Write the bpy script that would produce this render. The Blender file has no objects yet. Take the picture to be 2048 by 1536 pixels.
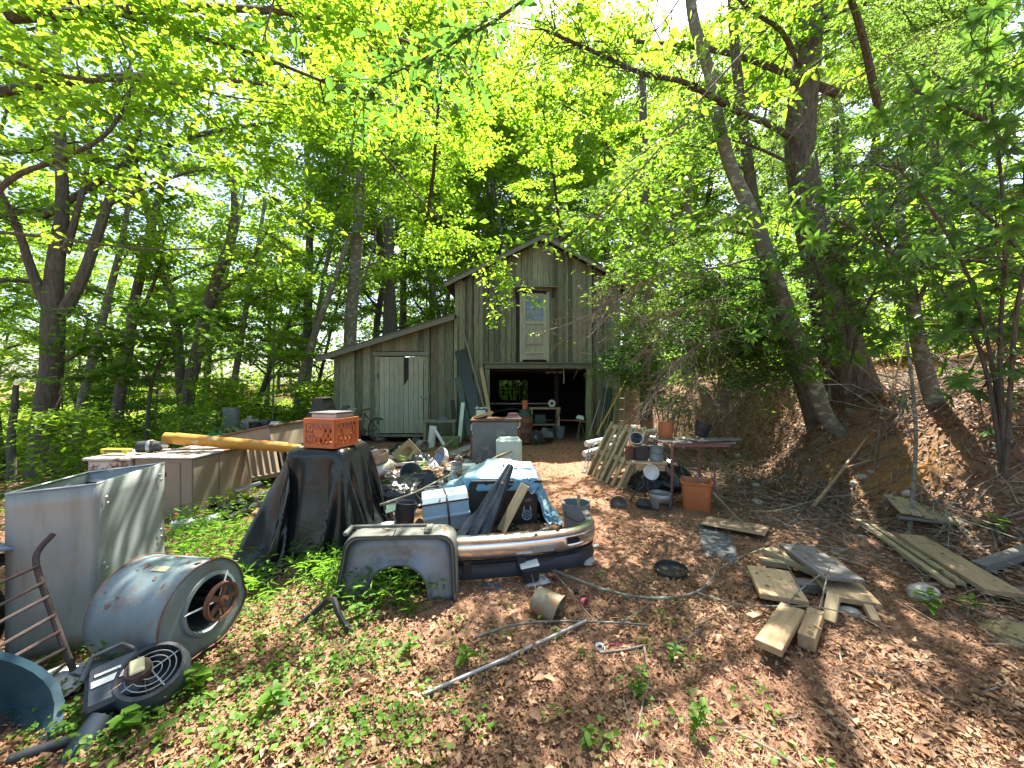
import bpy, bmesh, math, random
import numpy as np
from mathutils import Vector, Matrix, Euler, Quaternion, noise as mnoise

S = bpy.context.scene
C = bpy.context.collection
PI = math.pi
V = Vector

# ---------------------------------------------------------------- camera, world, sun, exposure
F, CX, CY, CZ = 770.0, 1024.0, 768.0, 1.6       # focal length and centre of the 2048 px wide photograph, eye height
cd = bpy.data.cameras.new('camera')
cam = bpy.data.objects.new('camera', cd)
C.objects.link(cam)
cam.location = (0, 0, CZ)
cam.rotation_euler = (PI / 2, 0, 0)
cd.sensor_fit = 'HORIZONTAL'
cd.sensor_width = 36.0
cd.lens = 36.0 * F / 2048.0
cd.clip_start = 0.05
cd.clip_end = 600
S.camera = cam

SUN_EL, SUN_AZ = math.radians(61), math.radians(17)      # azimuth measured from +Y towards +X
w = bpy.data.worlds.new('World')
S.world = w
w.use_nodes = True
nt = w.node_tree
sky = nt.nodes.new('ShaderNodeTexSky')
sky.sky_type = 'NISHITA'
sky.sun_disc = False
sky.sun_elevation = SUN_EL
sky.sun_rotation = SUN_AZ
sky.air_density = 1.0
sky.dust_density = 2.5
sky.ozone_density = 1.0
bg = nt.nodes['Background']
bg.inputs['Strength'].default_value = 0.10
nt.links.new(sky.outputs[0], bg.inputs['Color'])

sd = bpy.data.lights.new('sun', 'SUN')
sd.energy = 5.0
sd.angle = math.radians(0.53)
sd.color = (1.0, 0.95, 0.86)
sun = bpy.data.objects.new('sun', sd)
C.objects.link(sun)
to_sun = V((math.sin(SUN_AZ) * math.cos(SUN_EL), math.cos(SUN_AZ) * math.cos(SUN_EL), math.sin(SUN_EL)))
sun.rotation_euler = to_sun.to_track_quat('Z', 'Y').to_euler()
sun.location = (5, 10, 40)

S.view_settings.view_transform = 'Standard'
S.view_settings.look = 'None'
S.view_settings.gamma = 1.0
S.view_settings.use_curve_mapping = False
S.view_settings.exposure = 2.3
S.render.engine = 'CYCLES'
cy = S.cycles
cy.use_denoising = True
cy.max_bounces = 9
cy.diffuse_bounces = 6
cy.glossy_bounces = 3
cy.transmission_bounces = 5
cy.sample_clamp_indirect = 6.0
cy.caustics_reflective = False
cy.caustics_refractive = False

rng = random.Random(11)
nr = np.random.default_rng(7)

# ---------------------------------------------------------------- terrain and pixel helpers
def sst(t):
    t = min(1.0, max(0.0, t))
    return t * t * (3 - 2 * t)

def toe_at(y):
    return 4.25 + 0.22 * math.sin(y * 0.9 + 0.4) + 0.10 * math.sin(y * 2.7) - 0.25 * sst((4.5 - y) / 2.5)

def H(x, y):
    toe = toe_at(y)
    wdt = 1.55 + 1.5 * sst((4.6 - y) / 2.2)
    h = 1.30 * sst((x - toe) / wdt)
    h += 0.26 * min(4.5, max(0.0, x - toe - 1.0)) + 0.05 * min(40.0, max(0.0, x - toe - 5.5))
    h -= 0.10 * min(14.0, max(0.0, -x - 6.0))
    h += 0.07 * min(40.0, max(0.0, y - 21.0))
    h += 0.022 * math.sin(x * 2.1 + 1.3) * math.sin(y * 1.7) + 0.012 * math.sin(x * 5.3 + y * 3.1) + 0.008 * math.sin(x * 9.1 - y * 7.7)
    if -7 < x < 4 and 9.5 < y < 20:
        h -= 0.04
    return h

def Hn(x, y):                                   # the same for arrays
    return np.array([H(a, b) for a, b in zip(np.ravel(x), np.ravel(y))]).reshape(np.shape(x))

def at(px, py, d):
    return V(((px - CX) / F * d, d, CZ - (py - CY) / F * d))

def gp(px, py, dz=0.0):
    a, b = (px - CX) / F, (py - CY) / F
    d = .6
    while d < 60 and CZ - b * d > H(a * d, d) + dz:
        d += .02
    lo, hi = d - .02, d
    for _ in range(12):
        m = (lo + hi) / 2
        if CZ - b * m > H(a * m, m) + dz: lo = m
        else: hi = m
    return V((a * hi, hi, CZ - b * hi))

# ---------------------------------------------------------------- mesh building
class MB:
    def __init__(self):
        self.v, self.f = [], []
    def add(self, vs, fs, M=None):
        o = len(self.v)
        self.v += [tuple(M @ V(p)) if M is not None else tuple(p) for p in vs]
        self.f += [tuple(i + o for i in q) for q in fs]
        return self
    def box(self, c, s, M=None, rot=None, taper=1.0):
        x, y, z = s[0] / 2, s[1] / 2, s[2] / 2
        t = taper
        vs = [V(p) for p in ((-x, -y, -z), (x, -y, -z), (x, y, -z), (-x, y, -z), (-x * t, -y * t, z), (x * t, -y * t, z), (x * t, y * t, z), (-x * t, y * t, z))]
        L = Matrix.Translation(V(c))
        if rot is not None:
            L = L @ Euler(rot).to_matrix().to_4x4()
        if M is not None:
            L = M @ L
        return self.add(vs, [(3, 2, 1, 0), (4, 5, 6, 7), (0, 1, 5, 4), (1, 2, 6, 5), (2, 3, 7, 6), (3, 0, 4, 7)], L)
    def tube(self, pts, r, n=8, caps=True, M=None, closed=False):
        pts = [V(p) for p in pts]
        m = len(pts)
        rs = list(r) if hasattr(r, '__len__') else [r] * m
        vs, fs = [], []
        ref = None
        for i, p in enumerate(pts):
            if closed:
                d = pts[(i + 1) % m] - pts[i - 1]
            else:
                d = pts[min(i + 1, m - 1)] - pts[max(i - 1, 0)]
            if d.length < 1e-9:
                d = V((0, 0, 1))
            d.normalize()
            if ref is None:
                ref = V((0, 0, 1)) if abs(d.z) < 0.9 else V((1, 0, 0))
            u = d.cross(ref)
            if u.length < 1e-6:
                u = d.orthogonal()
            u.normalize()
            q = u.cross(d).normalized()
            ref = q
            for k in range(n):
                a = 2 * PI * k / n
                vs.append(p + (u * math.cos(a) + q * math.sin(a)) * rs[i])
        for i in range(m if closed else m - 1):
            j = (i + 1) % m
            for k in range(n):
                fs.append((i * n + k, i * n + (k + 1) % n, j * n + (k + 1) % n, j * n + k))
        if caps and not closed:
            fs.append(tuple(range(n - 1, -1, -1)))
            fs.append(tuple((m - 1) * n + k for k in range(n)))
        return self.add(vs, fs, M)
    def lathe(self, prof, n=20, M=None, cap0=False, cap1=False, fn=None):
        vs, fs = [], []
        for i, (r, z) in enumerate(prof):
            for k in range(n):
                a = 2 * PI * k / n
                rr = r * (fn(a, i) if fn else 1.0)
                vs.append((rr * math.cos(a), rr * math.sin(a), z))
        for i in range(len(prof) - 1):
            for k in range(n):
                fs.append((i * n + k, i * n + (k + 1) % n, (i + 1) * n + (k + 1) % n, (i + 1) * n + k))
        if cap0:
            fs.append(tuple(range(n - 1, -1, -1)))
        if cap1:
            fs.append(tuple((len(prof) - 1) * n + k for k in range(n)))
        return self.add(vs, fs, M)
    def grid(self, nu, nv, fn, M=None, closed_u=False, skip=None):
        vs = [fn(i, j) for i in range(nu) for j in range(nv)]
        fs = []
        for i in range(nu if closed_u else nu - 1):
            for j in range(nv - 1):
                if skip and skip(i, j):
                    continue
                i2 = (i + 1) % nu
                fs.append((i * nv + j, i2 * nv + j, i2 * nv + j + 1, i * nv + j + 1))
        return self.add(vs, fs, M)
    def prism(self, poly, y0, y1, M=None):       # polygon in XZ pushed along Y
        n = len(poly)
        vs = [(x, y0, z) for x, z in poly] + [(x, y1, z) for x, z in poly]
        fs = [tuple(range(n)), tuple(range(2 * n - 1, n - 1, -1))]
        fs += [(i, i + n, (i + 1) % n + n, (i + 1) % n) for i in range(n)]
        return self.add(vs, fs, M)
    def mesh(self, name, mt, smooth=False):
        me = bpy.data.meshes.new(name)
        me.from_pydata(self.v, [], self.f)
        me.materials.append(mt)
        if smooth:
            me.shade_smooth()
            if hasattr(me, 'set_sharp_from_angle'):
                me.set_sharp_from_angle(angle=math.radians(42))
        me.update()
        return me
    def build(self, name, mt, parent=None, smooth=False, bevel=0.0, solid=0.0):
        me = self.mesh(name, mt, smooth)
        return link(name, me, parent, bevel, solid)

def link(name, me, parent=None, bevel=0.0, solid=0.0, M=None):
    o = bpy.data.objects.new(name, me)
    C.objects.link(o)
    if parent is not None:
        o.parent = parent
    if M is not None:
        o.matrix_local = M
    if solid:
        md = o.modifiers.new('solid', 'SOLIDIFY')
        md.thickness = solid
        md.offset = 0
    if bevel:
        md = o.modifiers.new('bevel', 'BEVEL')
        md.width = bevel
        md.segments = 1
        md.limit_method = 'ANGLE'
        md.angle_limit = math.radians(40)
    return o

def tag(o, label=None, cat=None, group=None, kind=None):
    if label: o['label'] = label
    if cat: o['category'] = cat
    if group: o['group'] = group
    if kind: o['kind'] = kind
    return o

def thing(name, label, cat, loc=(0, 0, 0), rz=0.0, group=None, rot=None):
    o = bpy.data.objects.new(name, None)
    o.empty_display_size = 0.1
    C.objects.link(o)
    o.location = loc
    o.rotation_euler = rot if rot else (0, 0, rz)
    return tag(o, label, cat, group)

def T(x, y, z):
    return Matrix.Translation(V((x, y, z)))
def R(x=0, y=0, z=0):
    return Euler((x, y, z)).to_matrix().to_4x4()

def along(p0, p1, up=(0, 0, 1)):                 # matrix whose X axis runs from p0 to p1, centred
    p0, p1, up = V(p0), V(p1), V(up)
    x = (p1 - p0).normalized()
    y = up.cross(x)
    if y.length < 1e-5:
        y = V((0, 1, 0))
    y.normalize()
    z = x.cross(y)
    m = Matrix((x, y, z)).transposed().to_4x4()
    m.translation = (p0 + p1) / 2
    return m

def copy_tree(o, parent=None):
    c = o.copy()
    C.objects.link(c)
    if parent is not None:
        c.parent = parent
    for ch in [k for k in o.children]:
        copy_tree(ch, c)
    return c

# ---------------------------------------------------------------- cloth that falls over things (settled before the rest is built)
def drape(nx, ny, x0, x1, y0, y1, z, boxes, frames=55, tens=12, bend=.6, rough=.012, seed=1, fric=8, ease=0):
    q = random.Random(seed)
    tmp = []
    mb = MB(); mb.grid(nx, ny, lambda i, j: (x0 + (x1 - x0) * i / (nx - 1), y0 + (y1 - y0) * j / (ny - 1), z + q.uniform(0, rough)))
    me = bpy.data.meshes.new('cloth'); me.from_pydata(mb.v, [], mb.f)
    o = bpy.data.objects.new('cloth', me); C.objects.link(o); tmp.append(o)
    md = o.modifiers.new('c', 'CLOTH')
    md.settings.quality = 6
    md.settings.mass = .25
    md.settings.tension_stiffness = tens; md.settings.compression_stiffness = tens; md.settings.shear_stiffness = 4
    md.settings.bending_stiffness = bend
    md.settings.air_damping = 1.5
    md.collision_settings.distance_min = .008
    md.collision_settings.collision_quality = 3
    md.point_cache.frame_start = 1; md.point_cache.frame_end = frames
    for c, s_, tp in [((0, 0, -.25), (8, 8, .5), 1)] + [(*k, 1)[:3] for k in boxes]:
        b = MB().box(c, s_, taper=tp); bm_ = bpy.data.meshes.new('b'); bm_.from_pydata(b.v, [], b.f)
        k = bpy.data.objects.new('b', bm_); C.objects.link(k); tmp.append(k)
        k.modifiers.new('k', 'COLLISION')
        k.collision.thickness_outer = .012; k.collision.cloth_friction = fric
    for f in range(1, frames + 1):
        S.frame_set(f)
    ev = o.evaluated_get(bpy.context.evaluated_depsgraph_get())
    pts = [tuple(v.co) for v in ev.data.vertices]
    S.frame_set(1)
    A = np.array(pts).reshape(nx, ny, 3)          # ease out the finest buckles
    for _ in range(ease):
        Bq = A.copy()
        Bq[1:-1, 1:-1] = .5 * A[1:-1, 1:-1] + .125 * (A[2:, 1:-1] + A[:-2, 1:-1] + A[1:-1, 2:] + A[1:-1, :-2])
        A = Bq
    pts = [tuple(c) for c in A.reshape(-1, 3)]
    for k in tmp: bpy.data.objects.remove(k)
    return pts, mb.f
# ---------------------------------------------------------------- materials
def mk(name, c1, c2=None, rough=0.65, metal=0.0, scale=6.0, stretch=(1, 1, 1), c3=None, c3_scale=3.0, c3_at=(0.55, 0.65),
       bump=0.15, bump_scale=40.0, rand=0.0, lo=0.35, hi=0.65, spec=0.4, world=False, dist=0.004, alt=None):
    m = bpy.data.materials.new(name)
    m.use_nodes = True
    t = m.node_tree
    N, L = t.nodes, t.links
    b = N['Principled BSDF']
    b.inputs['Roughness'].default_value = rough
    b.inputs['Metallic'].default_value = metal
    b.inputs['Specular IOR Level'].default_value = spec
    tc = N.new('ShaderNodeTexCoord')
    if world:
        ge = N.new('ShaderNodeNewGeometry')
        co = ge.outputs['Position']
    else:
        oi = N.new('ShaderNodeObjectInfo')
        ml = N.new('ShaderNodeMath'); ml.operation = 'MULTIPLY'; ml.inputs[1].default_value = 31.0
        L.new(oi.outputs['Random'], ml.inputs[0])
        ad = N.new('ShaderNodeVectorMath'); ad.operation = 'ADD'
        L.new(tc.outputs['Object'], ad.inputs[0]); L.new(ml.outputs[0], ad.inputs[1])
        co = ad.outputs[0]
    mp = N.new('ShaderNodeMapping')
    mp.inputs['Scale'].default_value = stretch
    L.new(co, mp.inputs['Vector'])
    def noise(sc, det=5.0):
        n = N.new('ShaderNodeTexNoise')
        n.inputs['Scale'].default_value = sc
        n.inputs['Detail'].default_value = det
        n.inputs['Roughness'].default_value = 0.65
        L.new(mp.outputs[0], n.inputs['Vector'])
        return n
    def ramp(src, a, bb):
        r = N.new('ShaderNodeMapRange')
        r.inputs['From Min'].default_value = a
        r.inputs['From Max'].default_value = bb
        L.new(src, r.inputs['Value'])
        return r.outputs[0]
    def mix(fac, a, bcol):
        x = N.new('ShaderNodeMix'); x.data_type = 'RGBA'
        if isinstance(fac, float): x.inputs[0].default_value = fac
        else: L.new(fac, x.inputs[0])
        if isinstance(a, tuple): x.inputs[6].default_value = (*a, 1)
        else: L.new(a, x.inputs[6])
        if isinstance(bcol, tuple): x.inputs[7].default_value = (*bcol, 1)
        else: L.new(bcol, x.inputs[7])
        return x.outputs[2]
    if c2 is None:
        c2 = tuple(k * 0.78 for k in c1)
    n1 = noise(scale)
    col = mix(ramp(n1.outputs[0], lo, hi), c1, c2)
    if c3:
        n3 = noise(c3_scale, 7.0)
        col = mix(ramp(n3.outputs[0], *c3_at), col, c3)
    if alt and not world:                         # some pieces are of another, browner wood
        fr = N.new('ShaderNodeMath'); fr.operation = 'FRACT'
        m7 = N.new('ShaderNodeMath'); m7.operation = 'MULTIPLY'; m7.inputs[1].default_value = 7.31
        L.new(oi.outputs['Random'], m7.inputs[0]); L.new(m7.outputs[0], fr.inputs[0])
        n4 = noise(3.0, 3.0)
        mm = N.new('ShaderNodeMath'); mm.operation = 'MULTIPLY'
        L.new(ramp(fr.outputs[0], alt[1], min(1, alt[1] + .15)), mm.inputs[0]); L.new(ramp(n4.outputs[0], .35, .6), mm.inputs[1])
        col = mix(mm.outputs[0], col, alt[0])
    if rand:
        hs = N.new('ShaderNodeHueSaturation')
        oi2 = N.new('ShaderNodeObjectInfo')
        r = N.new('ShaderNodeMapRange')
        r.inputs['To Min'].default_value = 1 - rand
        r.inputs['To Max'].default_value = 1 + rand
        L.new(oi2.outputs['Random'], r.inputs['Value'])
        L.new(r.outputs[0], hs.inputs['Value'])
        L.new(col, hs.inputs['Color'])
        col = hs.outputs[0]
    L.new(col, b.inputs['Base Color'])
    if bump:
        nb = noise(bump_scale, 4.0)
        bp = N.new('ShaderNodeBump')
        bp.inputs['Strength'].default_value = bump
        bp.inputs['Distance'].default_value = dist * 3
        L.new(nb.outputs[0], bp.inputs['Height'])
        L.new(bp.outputs[0], b.inputs['Normal'])
    return m

def leafmat(name, cols, trans=1.6, mixf=0.5, rough=0.55, spec=0.25, warm=(1.0, 1.0, 0.6)):
    m = bpy.data.materials.new(name)
    m.use_nodes = True
    t = m.node_tree
    N, L = t.nodes, t.links
    b = N['Principled BSDF']
    b.inputs['Roughness'].default_value = rough
    b.inputs['Specular IOR Level'].default_value = spec
    ge = N.new('ShaderNodeNewGeometry')
    oi = N.new('ShaderNodeObjectInfo')
    ad = N.new('ShaderNodeMath'); ad.operation = 'ADD'
    L.new(ge.outputs['Random Per Island'], ad.inputs[0]); L.new(oi.outputs['Random'], ad.inputs[1])
    fr = N.new('ShaderNodeMath'); fr.operation = 'FRACT'
    L.new(ad.outputs[0], fr.inputs[0])
    cr = N.new('ShaderNodeValToRGB')
    e = cr.color_ramp.elements
    for i, c in enumerate(cols):
        k = e[i] if i < 2 else e.new(0.5)
        k.position = i / max(1, len(cols) - 1)
        k.color = (*c, 1)
    L.new(fr.outputs[0], cr.inputs[0])
    L.new(cr.outputs[0], b.inputs['Base Color'])
    mu = N.new('ShaderNodeMix'); mu.data_type = 'RGBA'; mu.blend_type = 'MULTIPLY'; mu.inputs[0].default_value = 1.0
    L.new(cr.outputs[0], mu.inputs[6])
    mu.inputs[7].default_value = (trans * warm[0], trans * warm[1], trans * warm[2], 1)
    tr = N.new('ShaderNodeBsdfTranslucent')
    L.new(mu.outputs[2], tr.inputs['Color'])
    mx = N.new('ShaderNodeMixShader'); mx.inputs[0].default_value = mixf
    L.new(b.outputs[0], mx.inputs[1]); L.new(tr.outputs[0], mx.inputs[2])
    L.new(mx.outputs[0], N['Material Output'].inputs['Surface'])
    return m

M = {}
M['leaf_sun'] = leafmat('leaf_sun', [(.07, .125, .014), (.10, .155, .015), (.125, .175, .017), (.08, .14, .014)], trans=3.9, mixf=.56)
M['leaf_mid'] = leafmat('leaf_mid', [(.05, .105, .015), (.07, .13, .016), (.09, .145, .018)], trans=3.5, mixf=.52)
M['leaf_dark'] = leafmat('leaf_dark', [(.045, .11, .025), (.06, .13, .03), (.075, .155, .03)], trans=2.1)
M['leaf_rhodo'] = leafmat('leaf_rhodo', [(.05, .12, .022), (.075, .155, .027), (.10, .19, .03)], trans=2.2, mixf=0.42, rough=0.42, spec=0.3)
M['needle'] = leafmat('needle', [(.06, .10, .026), (.075, .125, .033), (.095, .145, .043)], trans=3.1)
M['needle_dark'] = leafmat('needle_dark', [(.06, .11, .028), (.08, .14, .033), (.11, .165, .04)], trans=2.2)
M['leaf_ground'] = leafmat('leaf_ground', [(.045, .115, .012), (.075, .16, .015), (.10, .19, .018)], trans=2.9, mixf=0.42)
M['litter'] = leafmat('litter', [(.20, .11, .058), (.31, .18, .09), (.41, .26, .145), (.24, .13, .065), (.50, .36, .24), (.11, .063, .036), (.37, .175, .065), (.17, .095, .05)], trans=1.0, mixf=0.15, warm=(1, .8, .5))
M['pine_straw'] = leafmat('pine_straw', [(.24, .11, .06), (.33, .17, .10), (.17, .08, .045)], trans=0.6, mixf=0.1, warm=(1, .8, .5))
M['bark'] = mk('bark', (.135, .115, .09), (.065, .054, .043), rough=.9, scale=9, stretch=(3, 3, .5), c3=(.16, .17, .13), c3_scale=5, c3_at=(.58, .70), bump=.9, bump_scale=16, dist=.012, world=True)
M['bark_pine'] = mk('bark_pine', (.17, .135, .11), (.065, .052, .042), rough=.9, scale=8, stretch=(2.6, 2.6, .7), c3=(.17, .19, .14), c3_scale=6, c3_at=(.57, .68), bump=1.0, bump_scale=11, dist=.03, world=True)
M['bark_lichen'] = mk('bark_lichen', (.17, .15, .11), (.08, .07, .055), rough=.9, scale=7, stretch=(1, 1, 1.6), c3=(.30, .32, .23), c3_scale=7, c3_at=(.50, .62), bump=.6, bump_scale=30, dist=.008, world=True)
M['twig'] = mk('twig', (.24, .19, .14), (.13, .105, .08), rough=.9, scale=4, bump=.2, world=True)
M['wood_old'] = mk('wood_old', (.21, .222, .14), (.10, .112, .068), rough=.85, scale=7, stretch=(6, 6, .45), c3=(.06, .052, .04), c3_scale=4, c3_at=(.55, .72), bump=.5, bump_scale=30, rand=.5, alt=((.17, .125, .08), .86))
M['wood_trim'] = mk('wood_trim', (.19, .195, .145), (.11, .115, .082), rough=.85, scale=7, stretch=(1, 6, 6), bump=.4, bump_scale=30, rand=.2)
M['wood_moss'] = mk('wood_moss', (.17, .20, .08), (.12, .13, .07), rough=.9, scale=5, stretch=(4, 4, .6), bump=.5, bump_scale=30)
M['paint_wood'] = mk('paint_wood', (.31, .325, .235), (.21, .22, .155), rough=.75, scale=6, stretch=(6, 6, .5), c3=(.20, .18, .13), c3_scale=7, c3_at=(.58, .72), bump=.4, bump_scale=40, rand=.12)
M['lumber'] = mk('lumber', (.45, .31, .165), (.31, .21, .115), rough=.8, scale=5, stretch=(.6, 7, 7), c3=(.20, .165, .12), c3_scale=2.5, c3_at=(.58, .8), bump=.25, bump_scale=40, rand=.18)
M['lumber_grey'] = mk('lumber_grey', (.20, .18, .16), (.12, .105, .095), rough=.85, scale=5, stretch=(.6, 7, 7), bump=.3, bump_scale=40, rand=.15)
M['lumber_green'] = mk('lumber_green', (.35, .275, .15), (.23, .18, .10), rough=.85, scale=5, stretch=(.6, 7, 7), bump=.3, bump_scale=40, rand=.2)
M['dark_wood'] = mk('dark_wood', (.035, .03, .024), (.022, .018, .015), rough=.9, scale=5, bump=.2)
M['roof_metal'] = mk('roof_metal', (.06, .055, .05), (.10, .07, .05), rough=.6, metal=.3, scale=3, bump=.15)
M['zinc'] = mk('zinc', (.40, .42, .42), (.30, .32, .33), rough=.42, metal=.65, scale=5, c3=(.25, .15, .08), c3_scale=6, c3_at=(.68, .80), bump=.08)
M['duct_grey'] = mk('duct_grey', (.26, .29, .275), (.215, .24, .23), rough=.40, metal=.12, scale=2, stretch=(4, 4, .6), c3=(.17, .165, .14), c3_scale=2.6, c3_at=(.56, .78), bump=.05)
M['white_rust'] = mk('white_rust', (.55, .52, .47), (.42, .38, .33), rough=.6, scale=5, c3=(.16, .07, .035), c3_scale=6, c3_at=(.52, .60), bump=.2)
M['tan_enamel'] = mk('tan_enamel', (.27, .21, .145), (.23, .18, .125), rough=.45, scale=3, c3=(.16, .09, .05), c3_scale=5, c3_at=(.68, .76), bump=.05)
M['rust'] = mk('rust', (.17, .075, .04), (.09, .042, .027), rough=.85, scale=12, c3=(.05, .035, .03), c3_scale=7, c3_at=(.55, .7), bump=.4)
M['rust_iron'] = mk('rust_iron', (.075, .052, .042), (.05, .038, .032), rough=.8, scale=12, c3=(.13, .06, .035), c3_scale=7, c3_at=(.55, .7), bump=.3)
M['iron'] = mk('iron', (.045, .05, .05), (.03, .033, .035), rough=.6, metal=.3, scale=8, c3=(.09, .05, .03), c3_scale=6, c3_at=(.62, .75), bump=.2)
M['yellow_pipe'] = mk('yellow_pipe', (.50, .24, .03), (.40, .17, .02), rough=.55, scale=4, c3=(.45, .36, .22), c3_scale=7, c3_at=(.60, .68), bump=.12)
M['blower_paint'] = mk('blower_paint', (.17, .22, .225), (.13, .17, .18), rough=.55, metal=.12, scale=5, c3=(.16, .12, .08), c3_scale=4.5, c3_at=(.53, .70), bump=.15, bump_scale=60)
M['black_plastic'] = mk('black_plastic', (.018, .019, .021), (.028, .029, .031), rough=.42, scale=6, bump=.08)
M['dark_plastic'] = mk('dark_plastic', (.035, .048, .058), (.027, .037, .045), rough=.45, scale=6, bump=.06)
M['tarp_black'] = mk('tarp_black', (.006, .008, .009), (.011, .013, .013), rough=.24, scale=4, c3=(.016, .019, .016), c3_scale=1.3, c3_at=(.45, .9), bump=.12, bump_scale=9, dist=.012, spec=.45)
M['sheet_dark'] = mk('sheet_dark', (.010, .016, .024), (.016, .022, .028), rough=.38, scale=4, bump=.25, bump_scale=10, dist=.01)
M['tarp_blue'] = mk('tarp_blue', (.12, .28, .42), (.17, .34, .45), rough=.45, scale=3, c3=(.34, .40, .34), c3_scale=3, c3_at=(.48, .66), bump=.3, bump_scale=12, dist=.012)
M['crate_orange'] = mk('crate_orange', (.47, .125, .035), (.40, .10, .03), rough=.5, scale=6, bump=.05)
M['terracotta'] = mk('terracotta', (.40, .125, .04), (.34, .105, .035), rough=.5, scale=3, c3=(.28, .12, .06), c3_scale=5, c3_at=(.6, .8), bump=.05)
M['teal_plastic'] = mk('teal_plastic', (.015, .05, .068), (.012, .04, .055), rough=.5, scale=4, c3=(.06, .10, .10), c3_scale=3, c3_at=(.5, .7), bump=.08)
M['white_plastic'] = mk('white_plastic', (.66, .70, .63), (.60, .64, .57), rough=.45, scale=3, c3=(.40, .43, .32), c3_scale=5, c3_at=(.62, .8), bump=.04)
M['white_enamel'] = mk('white_enamel', (.62, .62, .60), (.52, .52, .49), rough=.4, scale=4, c3=(.30, .22, .15), c3_scale=6, c3_at=(.64, .76), bump=.05)
M['grey_plastic'] = mk('grey_plastic', (.15, .18, .18), (.12, .15, .15), rough=.55, scale=4, bump=.05)
M['fender_grey'] = mk('fender_grey', (.125, .13, .11), (.085, .09, .075), rough=.55, metal=.2, scale=3, c3=(.085, .075, .05), c3_scale=4, c3_at=(.55, .72), bump=.15)
M['fender_silver'] = mk('fender_silver', (.20, .215, .225), (.13, .145, .15), rough=.45, metal=.35, scale=4, c3=(.11, .11, .10), c3_scale=5, c3_at=(.5, .65), bump=.3, bump_scale=18)
M['chrome'] = mk('chrome', (.80, .80, .80), (.70, .69, .68), rough=.22, metal=.92, scale=4, c3=(.42, .34, .28), c3_scale=5, c3_at=(.66, .80), bump=.05, bump_scale=9)
M['valance'] = mk('valance', (.022, .026, .034), (.03, .034, .042), rough=.5, scale=5, c3=(.07, .06, .05), c3_scale=4, c3_at=(.6, .75), bump=.08)
M['stove_black'] = mk('stove_black', (.015, .016, .016), (.024, .024, .024), rough=.5, scale=6, bump=.1)
M['box_blue'] = mk('box_blue', (.25, .35, .40), (.21, .30, .35), rough=.42, metal=.05, scale=4, c3=(.28, .27, .22), c3_scale=5, c3_at=(.62, .78), bump=.05)
M['slate_metal'] = mk('slate_metal', (.145, .165, .165), (.115, .13, .13), rough=.5, metal=.3, scale=3, c3=(.26, .23, .21), c3_scale=3, c3_at=(.58, .66), bump=.06)
M['brown_metal'] = mk('brown_metal', (.14, .06, .035), (.10, .045, .03), rough=.6, scale=5, bump=.1)
M['steel'] = mk('steel', (.55, .54, .52), (.44, .42, .40), rough=.3, metal=.9, scale=5, bump=.08)
M['vent_metal'] = mk('vent_metal', (.47, .41, .35), (.36, .30, .25), rough=.38, metal=.8, scale=5, bump=.1)
M['pot_rust'] = mk('pot_rust', (.27, .23, .15), (.20, .17, .11), rough=.6, metal=.2, scale=5, c3=(.25, .11, .045), c3_scale=4, c3_at=(.52, .64), bump=.2)
M['pink_iron'] = mk('pink_iron', (.28, .125, .12), (.20, .09, .085), rough=.6, scale=8, c3=(.14, .07, .05), c3_scale=8, c3_at=(.6, .75), bump=.2)
M['pvc'] = mk('pvc', (.62, .62, .58), (.50, .50, .46), rough=.5, scale=3, c3=(.28, .26, .2), c3_scale=4, c3_at=(.62, .78), bump=.05)
M['galv_pipe'] = mk('galv_pipe', (.33, .32, .31), (.22, .21, .20), rough=.5, metal=.6, scale=8, bump=.1)
M['cardboard'] = mk('cardboard', (.28, .19, .11), (.22, .15, .09), rough=.85, scale=4, bump=.1)
M['felt'] = mk('felt', (.10, .105, .105), (.07, .075, .075), rough=.9, scale=5, bump=.3)
M['glass_dark'] = mk('glass_dark', (.03, .04, .05), (.05, .065, .075), rough=.06, scale=3, bump=0, spec=.9)
M['rubber'] = mk('rubber', (.02, .02, .02), (.03, .03, .03), rough=.75, scale=9, bump=.15)
M['yellow_paint'] = mk('yellow_paint', (.55, .42, .03), (.45, .33, .03), rough=.5, scale=6, bump=.05)
M['green_hose'] = mk('green_hose', (.01, .16, .085), (.01, .12, .065), rough=.4, scale=6, bump=.05)
M['green_panel'] = mk('green_panel', (.02, .045, .035), (.03, .06, .045), rough=.45, scale=3, bump=.05)
M['pink'] = mk('pink', (.50, .12, .16), (.45, .10, .14), rough=.5, bump=.05)
M['red_plastic'] = mk('red_plastic', (.40, .03, .06), (.3, .03, .05), rough=.5, bump=.05)
M['stone'] = mk('stone', (.40, .36, .30), (.27, .25, .20), rough=.9, scale=6, bump=.5, bump_scale=25)
M['moss'] = mk('moss', (.27, .20, .10), (.17, .15, .06), rough=.95, scale=8, bump=.6, bump_scale=40)
M['paper'] = mk('paper', (.62, .62, .58), (.5, .5, .45), rough=.7, bump=.03)
M['label_yellow'] = mk('label_yellow', (.55, .50, .30), (.45, .4, .22), rough=.6, bump=.02)
M['etched'] = mk('etched', (.42, .46, .46), (.28, .30, .30), rough=.6, bump=.02)
M['emblem_blue'] = mk('emblem_blue', (.20, .36, .44), (.14, .26, .34), rough=.5, bump=.02)
M['lavender'] = mk('lavender', (.30, .36, .48), (.25, .3, .42), rough=.5, bump=.04)
M['cloth'] = mk('cloth', (.55, .53, .49), (.42, .40, .36), rough=.9, scale=6, bump=.3)
M['peg'] = mk('peg', (.30, .23, .10), (.2, .15, .07), rough=.8, scale=6, stretch=(.6, 5, 5), bump=.2)
M['jug'] = mk('jug', (.46, .56, .46), (.40, .50, .41), rough=.5, bump=.04)

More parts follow.
